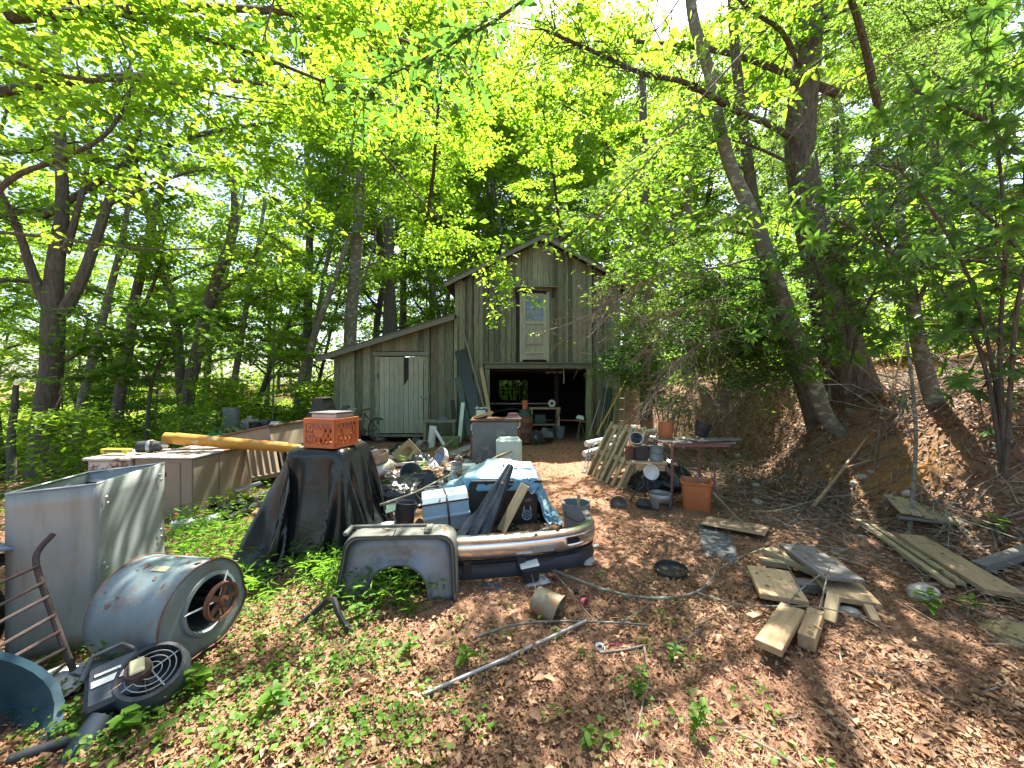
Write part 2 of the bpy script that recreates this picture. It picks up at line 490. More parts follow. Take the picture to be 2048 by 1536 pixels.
# the ground: needle-brown soil, bare clay on the cut bank, reddish path towards the barn
def ground_material():
    m = bpy.data.materials.new('ground')
    m.use_nodes = True
    t = m.node_tree
    N, L = t.nodes, t.links
    b = N['Principled BSDF']
    b.inputs['Roughness'].default_value = .95
    b.inputs['Specular IOR Level'].default_value = .15
    ge = N.new('ShaderNodeNewGeometry')
    def noise(s, d=6):
        n = N.new('ShaderNodeTexNoise'); n.inputs['Scale'].default_value = s; n.inputs['Detail'].default_value = d
        n.inputs['Roughness'].default_value = .7
        L.new(ge.outputs['Position'], n.inputs['Vector'])
        return n.outputs[0]
    def rng_(src, a, c):
        r = N.new('ShaderNodeMapRange'); r.inputs[1].default_value = a; r.inputs[2].default_value = c
        L.new(src, r.inputs[0]); return r.outputs[0]
    def mix(f, a, c):
        x = N.new('ShaderNodeMix'); x.data_type = 'RGBA'; L.new(f, x.inputs[0])
        for k, q in ((6, a), (7, c)):
            if isinstance(q, tuple): x.inputs[k].default_value = (*q, 1)
            else: L.new(q, x.inputs[k])
        return x.outputs[2]
    at_ = N.new('ShaderNodeAttribute'); at_.attribute_name = 'soil'
    sp = N.new('ShaderNodeSeparateColor'); L.new(at_.outputs['Color'], sp.inputs[0])
    col = mix(rng_(noise(5), .35, .65), (.15, .085, .05), (.24, .13, .075))
    col = mix(rng_(noise(45, 3), .45, .7), col, (.22, .14, .09))
    ma = N.new('ShaderNodeMath'); ma.operation = 'MULTIPLY'; L.new(sp.outputs[0], ma.inputs[0]); L.new(rng_(noise(2.2), .30, .55), ma.inputs[1])
    col = mix(ma.outputs[0], col, mix(rng_(noise(9), .4, .65), (.31, .165, .05), (.22, .105, .035)))
    mb_ = N.new('ShaderNodeMath'); mb_.operation = 'MULTIPLY'; L.new(sp.outputs[1], mb_.inputs[0]); L.new(rng_(noise(3.0), .32, .5), mb_.inputs[1])
    col = mix(mb_.outputs[0], col, mix(rng_(noise(14), .4, .65), (.25, .115, .065), (.33, .17, .105)))
    L.new(col, b.inputs['Base Color'])
    bp = N.new('ShaderNodeBump'); bp.inputs['Strength'].default_value = .8; bp.inputs['Distance'].default_value = .03
    L.new(noise(28, 5), bp.inputs['Height']); L.new(bp.outputs[0], b.inputs['Normal'])
    return m
M['ground'] = ground_material()

# ---------------------------------------------------------------- leaves
def np_mesh(name, verts, faces_flat, n_per, mt):
    me = bpy.data.meshes.new(name)
    nv, nf = len(verts), len(faces_flat) // n_per
    me.vertices.add(nv)
    me.vertices.foreach_set('co', np.asarray(verts, np.float32).ravel())
    me.loops.add(nf * n_per)
    me.loops.foreach_set('vertex_index', np.asarray(faces_flat, np.int32))
    me.polygons.add(nf)
    me.polygons.foreach_set('loop_start', np.arange(0, nf * n_per, n_per, dtype=np.int32))
    me.materials.append(mt)
    me.update(calc_edges=True)
    me.validate()
    return me

LEAF0 = (np.array([(0, 0, 0), (.5, .42, .10), (0, 1, -.08), (-.5, .42, .10)]), [0, 1, 2, 0, 2, 3])
LEAF1 = (np.array([(0, 0, 0), (0, .52, -.02), (0, 1, -.16), (.40, .24, .07), (.46, .58, .06), (-.40, .24, .07), (-.46, .58, .06)]),
         [0, 3, 1, 3, 4, 1, 4, 2, 1, 0, 1, 5, 5, 1, 6, 6, 1, 2])
STRIP = (np.array([(-.5, 0, 0), (.5, 0, 0), (0, 1, 0)]), [0, 1, 2])

def norm(a):
    return a / np.maximum(1e-9, np.linalg.norm(a, axis=1))[:, None]

def leaf_mesh(name, P, D, U, L, W, mt, tpl=LEAF0, curl=1.0):
    """P base points, D direction, U approximate normal, L length, W width: one island per leaf."""
    P, D, U = np.asarray(P, float), norm(np.asarray(D, float)), np.asarray(U, float)
    X = norm(np.cross(D, U))
    Z = np.cross(X, D)
    tv, tf = tpl
    k = len(tv)
    n = len(P)
    L = np.broadcast_to(L, (n,)); W = np.broadcast_to(W, (n,))
    vs = (P[:, None, :] + tv[None, :, 0, None] * (X * W[:, None])[:, None, :]
          + tv[None, :, 1, None] * (D * L[:, None])[:, None, :] + curl * tv[None, :, 2, None] * (Z * L[:, None])[:, None, :])
    fs = (np.arange(n)[:, None] * k + np.array(tf)[None, :]).ravel()
    return np_mesh(name, vs.reshape(-1, 3), fs, 3, mt)

def spray(centres, radii, per, r, flat=.35, size=.1, droop=.25, tilt=.45, aspect=.6):
    """Leaves in flattened tufts round each centre."""
    c = np.repeat(np.asarray(centres, float), per, axis=0)
    rad = np.repeat(np.broadcast_to(radii, (len(centres),)), per)
    n = len(c)
    d = norm(r.normal(size=(n, 3)))
    q = r.random(n) ** .5
    off = d * (q * rad)[:, None]
    off[:, 2] *= flat
    P = c + off
    a = r.random(n) * 2 * PI
    D = np.stack([np.cos(a), np.sin(a), r.normal(size=n) * .3 - droop], 1)
    out = off.copy(); out[:, 2] = 0
    D += out / np.maximum(rad, .05)[:, None] * .8
    U = np.stack([r.normal(size=n) * tilt, r.normal(size=n) * tilt, np.ones(n)], 1)
    L = size * (0.65 + .7 * r.random(n))
    return P, D, U, L, L * aspect

def wander(p, d, length, n, jitter, rg, droop=0.0):
    pts = [V(p)]
    d = V(d).normalized()
    for i in range(n):
        d = (d + V((rg.gauss(0, jitter), rg.gauss(0, jitter), rg.gauss(0, jitter) - droop))).normalized()
        pts.append(pts[-1] + d * (length / n))
    return pts

def taper(r0, r1, n):
    return [r0 + (r1 - r0) * i / (n - 1) for i in range(n)]

def smooth_path(pts, per=4):
    """Catmull-Rom through the given points."""
    P = [V(p) for p in pts]
    if len(P) < 3:
        return P
    Q = [P[0] * 2 - P[1]] + P + [P[-1] * 2 - P[-2]]
    out = []
    for i in range(1, len(Q) - 2):
        for k in range(per):
            t = k / per
            a, b, c, d = Q[i - 1], Q[i], Q[i + 1], Q[i + 2]
            out.append(0.5 * ((2 * b) + (c - a) * t + (2 * a - 5 * b + 4 * c - d) * t * t + (3 * b - a - 3 * c + d) * t ** 3))
    out.append(P[-1])
    return out

def smooth_vals(vals, per=4):
    out = []
    for i in range(len(vals) - 1):
        out += [vals[i] + (vals[i + 1] - vals[i]) * k / per for k in range(per)]
    return out + [vals[-1]]
# two tarps settle over their boxes first, while nothing else is in the scene
CLOTH_BLACK = drape(90, 90, -1.32, 1.16, -1.22, 1.25, 1.03, [((0, 0, .49), (.50, .60, .98)), ((-.10, .02, .40), (1.12, .98, .80), .42), ((-.34, -.05, .16), (.62, .70, .32), .7)], 70, tens=20, bend=1.5, rough=.002, seed=3, ease=7)
CLOTH_HEAP = drape(70, 56, -.75, .75, -.55, .55, .50, [((-.3, 0, .12), (.4, .4, .24), .6), ((.22, .1, .17), (.36, .3, .34), .6), ((.0, -.25, .08), (.3, .2, .16), .5), ((.45, -.2, .06), (.2, .2, .12), .5)], 45, bend=.12, rough=.02, seed=9, fric=40)
CLOTH_BLUE = drape(76, 54, -.92, 1.02, -.53, .50, .70, [((-.08, -.05, .26), (.80, .62, .53)), ((-.12, .08, .3), (.34, .26, .66), .8), ((.18, .0, .3), (.2, .3, .60)), ((-.60, .1, .15), (.3, .4, .36)), ((.38, -.1, .12), (.22, .5, .24), .4)], 55, bend=.2, rough=.018, seed=5, fric=60)

# ================================================================ ground
def axis_values(lo, a, b, hi, fine, grow):
    c = list(np.arange(a, b + 1e-6, fine))
    s, v = fine, c[-1]
    while v < hi:
        s *= grow; v += s; c.append(v)
    s, v = fine, c[0]
    while v > lo:
        s *= grow; v -= s; c.insert(0, v)
    return np.array(c)

gx = axis_values(-190, -8, 9.5, 190, .125, 1.16)
gy = axis_values(-60, 0, 13, 260, .125, 1.16)
GX, GY = np.meshgrid(gx, gy, indexing='ij')
GZ = Hn(GX, GY)
GZ += np.where((np.abs(GX) < 12) & (GY < 16), nr.normal(size=GX.shape) * .006, 0)
nx_, ny_ = GX.shape
ii = (np.arange(nx_ - 1)[:, None] * ny_ + np.arange(ny_ - 1)[None, :]).ravel()
quads = np.stack([ii, ii + ny_, ii + ny_ + 1, ii + 1], 1).ravel()
gme = np_mesh('ground', np.stack([GX, GY, GZ], -1).reshape(-1, 3), quads, 4, M['ground'])
gme.shade_smooth()
ca = gme.color_attributes.new('soil', 'FLOAT_COLOR', 'POINT')
xs, ys = GX.ravel(), GY.ravel()
toe_v = np.array([toe_at(b) for b in ys])
pxs, pys = CX + F * xs / np.maximum(ys, .3), CY + F * (CZ - GZ.ravel()) / np.maximum(ys, .3)
def bare(px, py, x, y):                          # the undercut hollow below the pine and a paler scar nearer the barn
    f = lambda cx, cy_, rx, ry: np.clip(1.5 - 1.3 * np.hypot((px - cx) / rx, (py - cy_) / ry), 0, 1)
    return np.maximum(f(1770, 935, 165, 75), .3 * f(1500, 815, 100, 50)) * (y > 3) * (x > 3)
clay = bare(pxs, pys, xs, ys)
path = np.clip(1 - np.abs(xs - (.25 + ys * .12)) / (1.1 + .05 * ys), 0, 1) * np.clip((ys - 2.2) / 2, 0, 1) * np.clip((13 - ys) / 2, 0, 1)
path = np.maximum(path, .7 * np.clip(1 - np.hypot((xs - .7) / 1.5, (ys - 2.0) / .9), 0, 1))
path = np.maximum(path, 1.0 * np.clip(1 - np.hypot((xs + 2.0) / 1.1, (ys - 3.5) / .6), 0, 1))
cv = np.zeros((len(xs), 4), np.float32); cv[:, 0] = clay; cv[:, 1] = path; cv[:, 3] = 1
ca.data.foreach_set('color', cv.ravel())
ground = link('ground', gme)
tag(ground, 'brown forest floor rising to a cut clay bank beside the yard', kind='structure')

# ================================================================ trees
def tube_forked(mb, pts, r0, r1, n=6):
    mb.tube(pts, taper(r0, r1, len(pts)), n, caps=False)

def broadleaf(seed, Ht, base, rad, n_limb, clump_n, leaf, mt, bark, lean=.04, up=.45, r0=.17, flat=.33):
    rg = random.Random(seed); r = np.random.default_rng(seed)
    tb = MB()
    trunk = wander((0, 0, -.3), (rg.gauss(0, lean), rg.gauss(0, lean), 1), Ht + .3, 12, .035, rg)
    tb.tube(trunk, taper(r0, r0 * .12, 13), 9, caps=False)
    cen, rd = [], []
    for i in range(n_limb):
        t = base + (1 - base) * (i + rg.random()) / n_limb
        k = t * 12; a = int(min(11, k)); p = trunk[a].lerp(trunk[a + 1], k - a)
        az = i * 2.399 + rg.gauss(0, .4)
        reach = rad * (1.0 - .55 * max(0, (t - base) / (1 - base)) ** 1.5) * rg.uniform(.7, 1.1)
        pts = wander(p, (math.cos(az), math.sin(az), up * rg.uniform(.6, 1.5)), reach, 6, .13, rg, .02)
        rr = r0 * (1 - t) * .45 + .012
        tb.tube(pts, taper(rr, .008, 7), 5, caps=False)
        for q in range(2, 7):
            cen.append(pts[q]); rd.append(.34 + .08 * q)
            for s in (-1, 1):
                if rg.random() < .75:
                    d = (pts[q] - pts[q - 1]).normalized()
                    side = V((-d.y, d.x, 0)) * s
                    tw = wander(pts[q], d * .7 + side + V((0, 0, .15)), rg.uniform(.5, 1.0) * reach * .34, 3, .15, rg)
                    tb.tube(tw, taper(.010, .004, 4), 3, caps=False)
                    for g in tw[1:]:
                        cen.append(g); rd.append(rg.uniform(.30, .55))
    cen = np.array([tuple(c) for c in cen]); rd = np.array(rd)
    per = max(4, int(clump_n / len(cen)))
    P, D, U, L, W = spray(cen, rd, per, r, flat=flat, size=leaf)
    return tb.mesh('trunk', bark, True), leaf_mesh('crown', P, D, U, L, W, mt)

def conifer(seed, Ht, base, rad, n_limb, n_leaf, mt, bark, r0=.2, bare=.0):
    rg = random.Random(seed); r = np.random.default_rng(seed)
    tb = MB()
    trunk = wander((0, 0, -.3), (rg.gauss(0, .02), rg.gauss(0, .02), 1), Ht + .3, 12, .012, rg)
    tb.tube(trunk, taper(r0, r0 * .1, 13), 9, caps=False)
    cen, rd = [], []
    for i in range(n_limb):
        t = base + (.98 - base) * (i + rg.random()) / n_limb
        k = t * 12; a = int(min(11, k)); p = trunk[a].lerp(trunk[a + 1], k - a)
        az = i * 2.399 + rg.gauss(0, .3)
        reach = rad * (1.05 - .85 * (t - base) / (1 - base)) * rg.uniform(.75, 1.15)
        pts = wander(p, (math.cos(az), math.sin(az), .18), reach, 6, .06, rg, .05)
        tb.tube(pts, taper(.03 * (1 - t) + .01, .005, 7), 4, caps=False)
        if t < bare:
            continue
        for q in range(1, 7):
            d = (pts[q] - pts[q - 1]).normalized()
            for s in (-1, 1):
                side = V((-d.y, d.x, -.15)) * s
                tw = wander(pts[q], d * .9 + side, reach * .32 * (1.1 - q / 8), 3, .08, rg, .06)
                for g in tw:
                    cen.append(g); rd.append(rg.uniform(.20, .34))
    cen = np.array([tuple(c) for c in cen]); rd = np.array(rd)
    P, D, U, L, W = spray(cen, rd, max(4, int(n_leaf / len(cen))), r, flat=.22, size=.13, droop=.45, aspect=.22)
    return tb.mesh('trunk', bark, True), leaf_mesh('crown', P, D, U, L, W, mt)

def place_tree(meshes, x, y, rz, sc, name, label, cat, group=None, sz=1.0):
    t = thing(name, label, cat, (x, y, H(x, y)), rz, group)
    t.scale = (sc, sc, sc * sz)
    link('trunk', meshes[0], t)
    link('crown', meshes[1], t)
    return t

BL = [broadleaf(101, 17, .22, 4.2, 24, 14000, .15, M['leaf_sun'], M['bark'], r0=.19),
      broadleaf(102, 15, .18, 3.8, 22, 13000, .14, M['leaf_sun'], M['bark_lichen'], r0=.16, lean=.10),
      broadleaf(103, 19, .34, 4.6, 24, 13500, .16, M['leaf_sun'], M['bark'], r0=.22),
      broadleaf(104, 13, .14, 3.4, 20, 11500, .13, M['leaf_sun'], M['bark'], r0=.12, lean=.14),
      broadleaf(105, 18, .26, 4.0, 24, 13500, .14, M['leaf_mid'], M['bark_lichen'], r0=.18)]
CF = [conifer(201, 17, .10, 3.4, 46, 15000, M['needle'], M['bark_pine'], r0=.20, bare=.16),
      conifer(202, 14, .06, 3.0, 42, 13000, M['needle'], M['bark'], r0=.15, bare=.12)]
SP = [broadleaf(301, 4.6, .30, 1.7, 14, 3200, .15, M['leaf_sun'], M['bark'], r0=.035, up=.25, flat=.2),
      broadleaf(302, 3.4, .25, 1.5, 12, 2600, .14, M['leaf_mid'], M['bark'], r0=.03, up=.2, flat=.2),
      broadleaf(303, 6.0, .25, 1.9, 16, 4200, .14, M['leaf_sun'], M['bark_lichen'], r0=.045, up=.3, flat=.2)]
SH = [broadleaf(401, 1.3, .05, .8, 12, 1500, .11, M['leaf_sun'], M['twig'], r0=.014, up=.7),
      broadleaf(402, 1.0, .05, .8, 12, 1400, .10, M['leaf_mid'], M['twig'], r0=.012, up=.6)]

def clear_spot(x, y, pts, gap):
    if -6.6 < x < 4.8 and 7.0 < y < 19.3: return False
    if math.hypot(x, y) < 5: return False
    if abs(x) < 4.5 and y < 19 and y > -1: return False
    return all((x - a) ** 2 + (y - b) ** 2 > gap * gap for a, b in pts)

ORD = 'leftmost second third fourth fifth sixth seventh eighth ninth tenth eleventh twelfth thirteenth fourteenth fifteenth sixteenth seventeenth eighteenth nineteenth twentieth twenty-first twenty-second twenty-third twenty-fourth twenty-fifth'.split()
ORD[0] = 'first'
# forest trees in four stretches, each with its own kinds and its own words
taken = []
def scatter(n, xr, yr, gap, kinds, words_, group, scale=(.85, 1.15), seed=1, name='forest_tree', cat='tree', avoid=None):
    rg = random.Random(seed)
    k = tries = 0
    placed = []
    while k < n and tries < 4000:
        tries += 1
        x, y = rg.uniform(*xr), rg.uniform(*yr)
        if not clear_spot(x, y, taken, gap) or (avoid and avoid(x, y)): continue
        taken.append((x, y))
        i = rg.randrange(len(kinds))
        placed.append((place_tree(kinds[i], x, y, rg.uniform(0, 6.28), rg.uniform(*scale), name, words_[i % len(words_)], cat, group), x, y, words_[i % len(words_)]))
        k += 1
    # where several share the words, say which by their order in the view
    for wd in set(words_):
        row = sorted([p for p in placed if p[3] == wd and p[2] > 1 and abs(p[1] / p[2]) < 1.33], key=lambda p: p[1] / p[2])
        if 1 < len(row) < 26:
            for j, p in enumerate(row):
                p[0]['label'] = wd + (', ' + ORD[j] + ' from the left' if j < len(row) - 1 else ', farthest to the right')

scatter(6, (-20, -8), (16, 27), 3.6, [BL[0], BL[1], BL[3]], ['sunlit yellow-green tree in the woods beyond the lean-to shed', 'leaning lichen-barked tree in the woods beyond the lean-to shed', 'slender low-branched tree in the woods beyond the lean-to shed'], 'trees in the sunlit woods beyond the shed', seed=5)
scatter(5, (-26, -10.5), (9, 18), 3.6, [BL[0], BL[2], BL[4]], ['dark-trunked tree with bright leaves past the stacked cabinets', 'tall high-crowned tree past the stacked cabinets', 'mossy-barked tree past the stacked cabinets'], 'trees past the stacked cabinets', seed=8)
scatter(17, (-13, 12), (20.5, 34), 3.0, [BL[0], BL[1], BL[2]], ['sunlit green tree standing behind the barn roof', 'lichen-barked tree standing behind the barn roof', 'tall dark-trunked tree standing behind the barn roof'], 'trees standing behind the barn', scale=(1.25, 1.65), seed=21, avoid=lambda x, y: (.5 < x and y < 28) or (-4 < x < .5 and y < 24))
scatter(9, (6.5, 20), (9, 23), 3.0, [CF[0], CF[1], BL[4]], ['fine-needled evergreen on the slope above the clay bank', 'smaller evergreen with drooping branches above the clay bank', 'broadleaf tree among evergreens above the clay bank'], 'trees on the slope above the bank', scale=(1.05, 1.4), seed=33, avoid=lambda x, y: x < 14 and y < 25)
scatter(4, (12, 20), (1, 9), 3.0, [BL[4], CF[0]], ['bright green tree at the top of the leafy slope', 'feathery evergreen at the top of the leafy slope'], 'trees at the top of the slope', seed=41)
scatter(13, (-56, -9), (30, 56), 4.5, BL[:3], ['distant tree closing off the woods left of the shed'], 'distant trees left of the shed', scale=(.85, 1.15), seed=55)
scatter(24, (-12, 42), (29, 56), 3.6, BL[:3], ['distant tall tree showing above the barn and bank'], 'distant trees above barn and bank', scale=(1.8, 2.3), seed=56, avoid=lambda x, y: 5 < x < 24 and y < 40)
scatter(6, (-26, 26), (-34, -14), 5.0, BL[2:], ['tree standing behind the viewpoint at the yard entrance'], 'trees behind the viewpoint', seed=61)
scatter(9, (-17, -7.5), (13, 22), 1.8, SP, ['thin understory sapling with flat tiers of bright leaves', 'low understory sapling with darker leaves', 'taller whippy sapling with sparse bright leaves'], 'saplings in the sunlit woods beyond the shed', seed=71, name='understory_sapling', cat='sapling')
scatter(3, (-24, -12), (10, 15), 1.8, SP, ['thin sapling with tiered leaves past the stacked cabinets', 'short sapling with darker leaves past the stacked cabinets', 'tall whippy sapling past the stacked cabinets'], 'saplings past the stacked cabinets', seed=77, name='understory_sapling', cat='sapling')
scatter(10, (5.2, 14), (9, 18), 1.5, SP, ['sapling with tiered bright leaves above the clay bank', 'short dark sapling above the clay bank', 'tall whippy sapling above the clay bank'], 'saplings above the clay bank', seed=83, name='understory_sapling', cat='sapling')
scatter(12, (-8, 7), (19.3, 24), 1.6, SP, ['sapling with tiered bright leaves behind the barn', 'short dark sapling behind the barn', 'tall whippy sapling behind the barn'], 'saplings behind the barn', seed=89, name='understory_sapling', cat='sapling')
scatter(26, (-18, -6.6), (6.5, 20), 1.1, SH, ['low bright-leaved shrub on the floor of the sunlit woods', 'low dark-leaved shrub on the floor of the sunlit woods'], 'shrubs on the floor of the sunlit woods', scale=(.8, 1.5), seed=97, name='woodland_shrub', cat='shrub')
scatter(10, (7.5, 14), (2.5, 9), 1.3, SH, ['low bright shrub on the leafy slope', 'low dark shrub on the leafy slope'], 'shrubs on the leafy slope', scale=(.8, 1.4), seed=99, name='woodland_shrub', cat='shrub')

# far woods that read as one green mass
r = np.random.default_rng(5)
n = 2400
th = np.radians(r.uniform(-80, 80, n)); rad_ = r.uniform(52, 78, n)
fx, fy = rad_ * np.sin(th), rad_ * np.cos(th)
fz = Hn(fx, fy) + (r.random(n) ** 1.5) * 23
P, D, U, L, W = spray(np.stack([fx, fy, fz], 1), r.uniform(1.6, 3.0, n), 30, r, flat=.55, size=.55, aspect=.7)
tag(link('far_woods', leaf_mesh('far_woods', P, D, U, L, W, M['leaf_sun'])), 'far green woods seen between the nearer trunks', kind='stuff')

# brushy undergrowth that nobody could count, beyond the yard on every side
def undergrowth(name, label, n, xr, yr, zmax, per, size, mt, seed, ok):
    r = np.random.default_rng(seed)
    x, y = r.uniform(*xr, n), r.uniform(*yr, n)
    k = np.array([ok(a, b) for a, b in zip(x, y)]); x, y = x[k], y[k]
    hgt = .25 + (zmax - .25) * r.random(len(x)) ** 1.8 * (.45 + .55 * np.sin(x * .9) * np.sin(y * .7 + x * .3))
    z = Hn(x, y) + np.maximum(.15, hgt)
    P, D, U, L, W = spray(np.stack([x, y, z], 1), r.uniform(.35, .7, len(x)), per, r, flat=.4, size=size)
    tag(link(name, leaf_mesh(name, P, D, U, L, W, M[mt])), label, kind='stuff')
undergrowth('undergrowth', 'sunlit leafy undergrowth filling the woods past the cabinets', 2300, (-40, -6.5), (9.5, 36), 1.9, 24, .17, 'leaf_sun', 51, lambda a, b: a < -8.5 or b > 13)
undergrowth('undergrowth', 'leafy undergrowth behind the barn', 1300, (-9, 14), (19, 36), 3.0, 26, .18, 'leaf_sun', 52, lambda a, b: True)
undergrowth('undergrowth', 'leafy undergrowth on top of the slope', 3400, (8, 34), (1, 28), 3.4, 26, .16, 'leaf_sun', 53, lambda a, b: a > 9 + .0 * b and (a > 11 or b > 4))

# ---------------------------------------------------------------- trees that can be told apart
def hero(name, label, cat, trunk, radii, limbs=(), bark='bark', leafm='leaf_sun', leaf=.11, n_leaf=0, crown_r=(.35, .7), seed=0, flat=.25,
         extra=(), twigs=6, aspect=.6, droop=.25, sides=12, leafy_from=.35, tpl=LEAF0, root=None, twig_len=(.5, 1.2)):
    """trunk and limbs as world-space point lists; leaves sit on the twigs grown from the limbs."""
    rg = random.Random(seed); r = np.random.default_rng(seed + 1)
    base = V(trunk[0])
    t = thing(name, label, cat, base)
    inv = Matrix.Translation(-base)
    tb = MB()
    tp = smooth_path(trunk, 5); tr = smooth_vals(radii, 5)
    def wob(a, i): return 1 + .07 * math.sin(3 * a + i * .7) + .05 * math.sin(7 * a - i * .4)
    tb.tube(tp, tr, sides, caps=True, M=inv)
    tb.v = [tuple(V(v)) for v in tb.v]
    tb.build('trunk', M[bark], t, True)
    cen, rd = [V(e) for e in extra], [rg.uniform(*crown_r) for e in extra]
    for pts, r0 in limbs:
        lp = smooth_path(pts, 4)
        lb = MB()
        lb.tube(lp, taper(r0, max(.006, r0 * .28), len(lp)), 7, caps=True, M=inv)
        m = len(lp)
        total = sum((lp[i + 1] - lp[i]).length for i in range(m - 1))
        for q in range(max(1, int(m * leafy_from)), m):
            d = (lp[q] - lp[q - 1]).normalized()
            for s in range(twigs):
                if rg.random() < .55:
                    az = rg.uniform(0, 6.28)
                    sd_ = V((math.cos(az), math.sin(az), rg.uniform(-.25, .35)))
                    tw = wander(lp[q], d * .6 + sd_, rg.uniform(*twig_len), 4, .16, rg, .03)
                    lb.tube(tw, taper(max(.005, r0 * .16), .003, 5), 3, caps=False, M=inv)
                    if n_leaf:
                        for g in tw[1:]:
                            cen.append(g); rd.append(rg.uniform(*crown_r))
        lb.build('limb', M[bark], t, True)
    if n_leaf and cen:
        ca_ = np.array([tuple(c - base) for c in cen])
        P, D, U, L, W = spray(ca_, np.array(rd), max(2, int(n_leaf / len(cen))), r, flat=flat, size=leaf, aspect=aspect, droop=droop)
        link('crown', leaf_mesh('crown', P, D, U, L, W, M[leafm], tpl), t)
    return t

def atl(*pp):                                    # list of (px, py, depth) -> world points
    return [at(*q) for q in pp]

def rooted(px, py_base, d, pts):                 # trunk points with the base set on the terrain
    b = at(px, py_base, d)
    return [V((b.x, b.y, H(b.x, b.y) - .25))] + atl(*pts)

# the big forked tree left of the cabinets
hero('forked_maple', 'large dark forked tree with three spreading limbs past the rusty white appliance', 'tree',
     rooted(82, 925, 8.2, [(88, 850, 8.2), (103, 740, 8.2), (106, 655, 8.2), (108, 560, 8.2), (116, 490, 8.3), (125, 410, 8.4), (118, 200, 8.6), (110, -60, 9)]), [.25, .20, .18, .19, .15, .135, .11, .085, .06],
     limbs=[(atl((104, 640, 8.2), (65, 545, 8.0), (40, 470, 7.8), (10, 400, 7.6), (-60, 300, 7.4)), .10),
            (atl((125, 630, 8.2), (165, 555, 8.3), (205, 440, 8.5), (235, 350, 8.7), (270, 280, 8.9), (330, 150, 9.2)), .12),
            (atl((130, 505, 8.3), (150, 440, 8.3), (175, 330, 8.4), (190, 180, 8.6)), .08),
            (atl((215, 410, 8.6), (300, 370, 8.3), (380, 345, 8.0), (440, 335, 7.8)), .05),
            (atl((135, 720, 8.2), (160, 700, 8.1), (175, 640, 8.0)), .05)],
     leafm='leaf_mid', n_leaf=2300, leaf=.12, seed=3, flat=.2, leafy_from=.55)
hero('young_birch_pole', 'thin pale leaning tree close beside the large forked tree', 'tree',
     rooted(140, 900, 9.5, [(165, 800, 9.5), (190, 700, 9.5), (215, 600, 9.6), (240, 500, 9.8), (262, 380, 10)]), [.11, .095, .09, .08, .065, .05],
     limbs=[(atl((225, 560, 9.7), (260, 500, 9.4), (320, 460, 9.2)), .03)], bark='bark_lichen', n_leaf=700, seed=4)
hero('curved_tree', 'curved slim trunk rising behind the rusty white appliance', 'tree',
     rooted(222, 880, 11, [(240, 790, 11), (258, 690, 11), (270, 600, 11), (300, 470, 11.3), (330, 330, 11.6), (345, 180, 12)]), [.16, .135, .125, .12, .1, .08, .055],
     limbs=[(atl((262, 660, 11), (310, 560, 10.8), (335, 440, 10.5)), .06)], n_leaf=2200, leaf=.12, seed=6)
hero('leaning_tree', 'dark tree leaning right above the yellow poles with a side fork', 'tree',
     rooted(358, 875, 11, [(378, 780, 11), (398, 690, 11), (415, 620, 11), (437, 545, 11), (458, 490, 11.1), (470, 420, 11.2), (462, 340, 11.4), (445, 310, 11.5)]), [.20, .16, .155, .15, .13, .12, .10, .085, .07],
     limbs=[(atl((425, 590, 11), (470, 560, 10.8), (500, 525, 10.6), (540, 450, 10.4)), .07), (atl((432, 600, 11), (480, 590, 10.7), (520, 590, 10.4), (600, 560, 10)), .05)],
     leafm='leaf_sun', n_leaf=2400, leaf=.12, seed=8)
hero('shed_tree', 'straight grey tree with ascending whips just behind the lean-to roof', 'tree',
     rooted(695, 860, 15, [(700, 690, 15), (703, 620, 15), (712, 520, 15), (718, 420, 15), (724, 320, 15.2), (732, 180, 15.5), (740, 20, 16)]), [.27, .24, .23, .21, .2, .17, .12, .08],
     limbs=[(atl((718, 590, 15), (745, 500, 14.6), (758, 400, 14.3), (756, 290, 14)), .05), (atl((722, 480, 15), (800, 420, 14.4), (880, 360, 13.8), (950, 300, 13.4)), .045),
            (atl((726, 400, 15), (790, 330, 14.6), (850, 250, 14.2)), .04), (atl((716, 540, 15), (820, 500, 14.5), (900, 470, 14)), .03),
            (atl((716, 500, 15), (660, 430, 14.8), (620, 370, 14.6)), .03), (atl((722, 400, 15), (690, 330, 14.8), (640, 270, 14.6)), .03)],
     bark='bark_lichen', leafm='leaf_sun', n_leaf=9000, leaf=.13, seed=10, leafy_from=.5)
hero('leaning_pole_tree', 'thin bare trunk leaning across the gap left of the shed', 'tree',
     rooted(585, 815, 14, [(605, 750, 14), (640, 640, 14), (680, 530, 14.2), (700, 470, 14.4)]), [.13, .12, .11, .09, .07], bark='bark_lichen', seed=12)
hero('mossy_fork_tree', 'forked grey sapling trunk in front of the sunlit brush near the green hose', 'tree',
     rooted(455, 855, 13, [(468, 770, 13), (482, 680, 13), (495, 600, 13), (515, 500, 13.2), (530, 400, 13.5)]), [.12, .1, .09, .08, .07, .05],
     limbs=[(atl((478, 700, 13), (450, 640, 13), (430, 590, 13)), .03)], n_leaf=2000, bark='bark_lichen', seed=14)
hero('dead_stub', 'dead broken trunk snag at the edge of the woods', 'tree snag',
     rooted(25, 945, 7.6, [(22, 880, 7.6), (28, 820, 7.6), (32, 770, 7.6)]), [.075, .06, .055, .04], seed=15, sides=9)
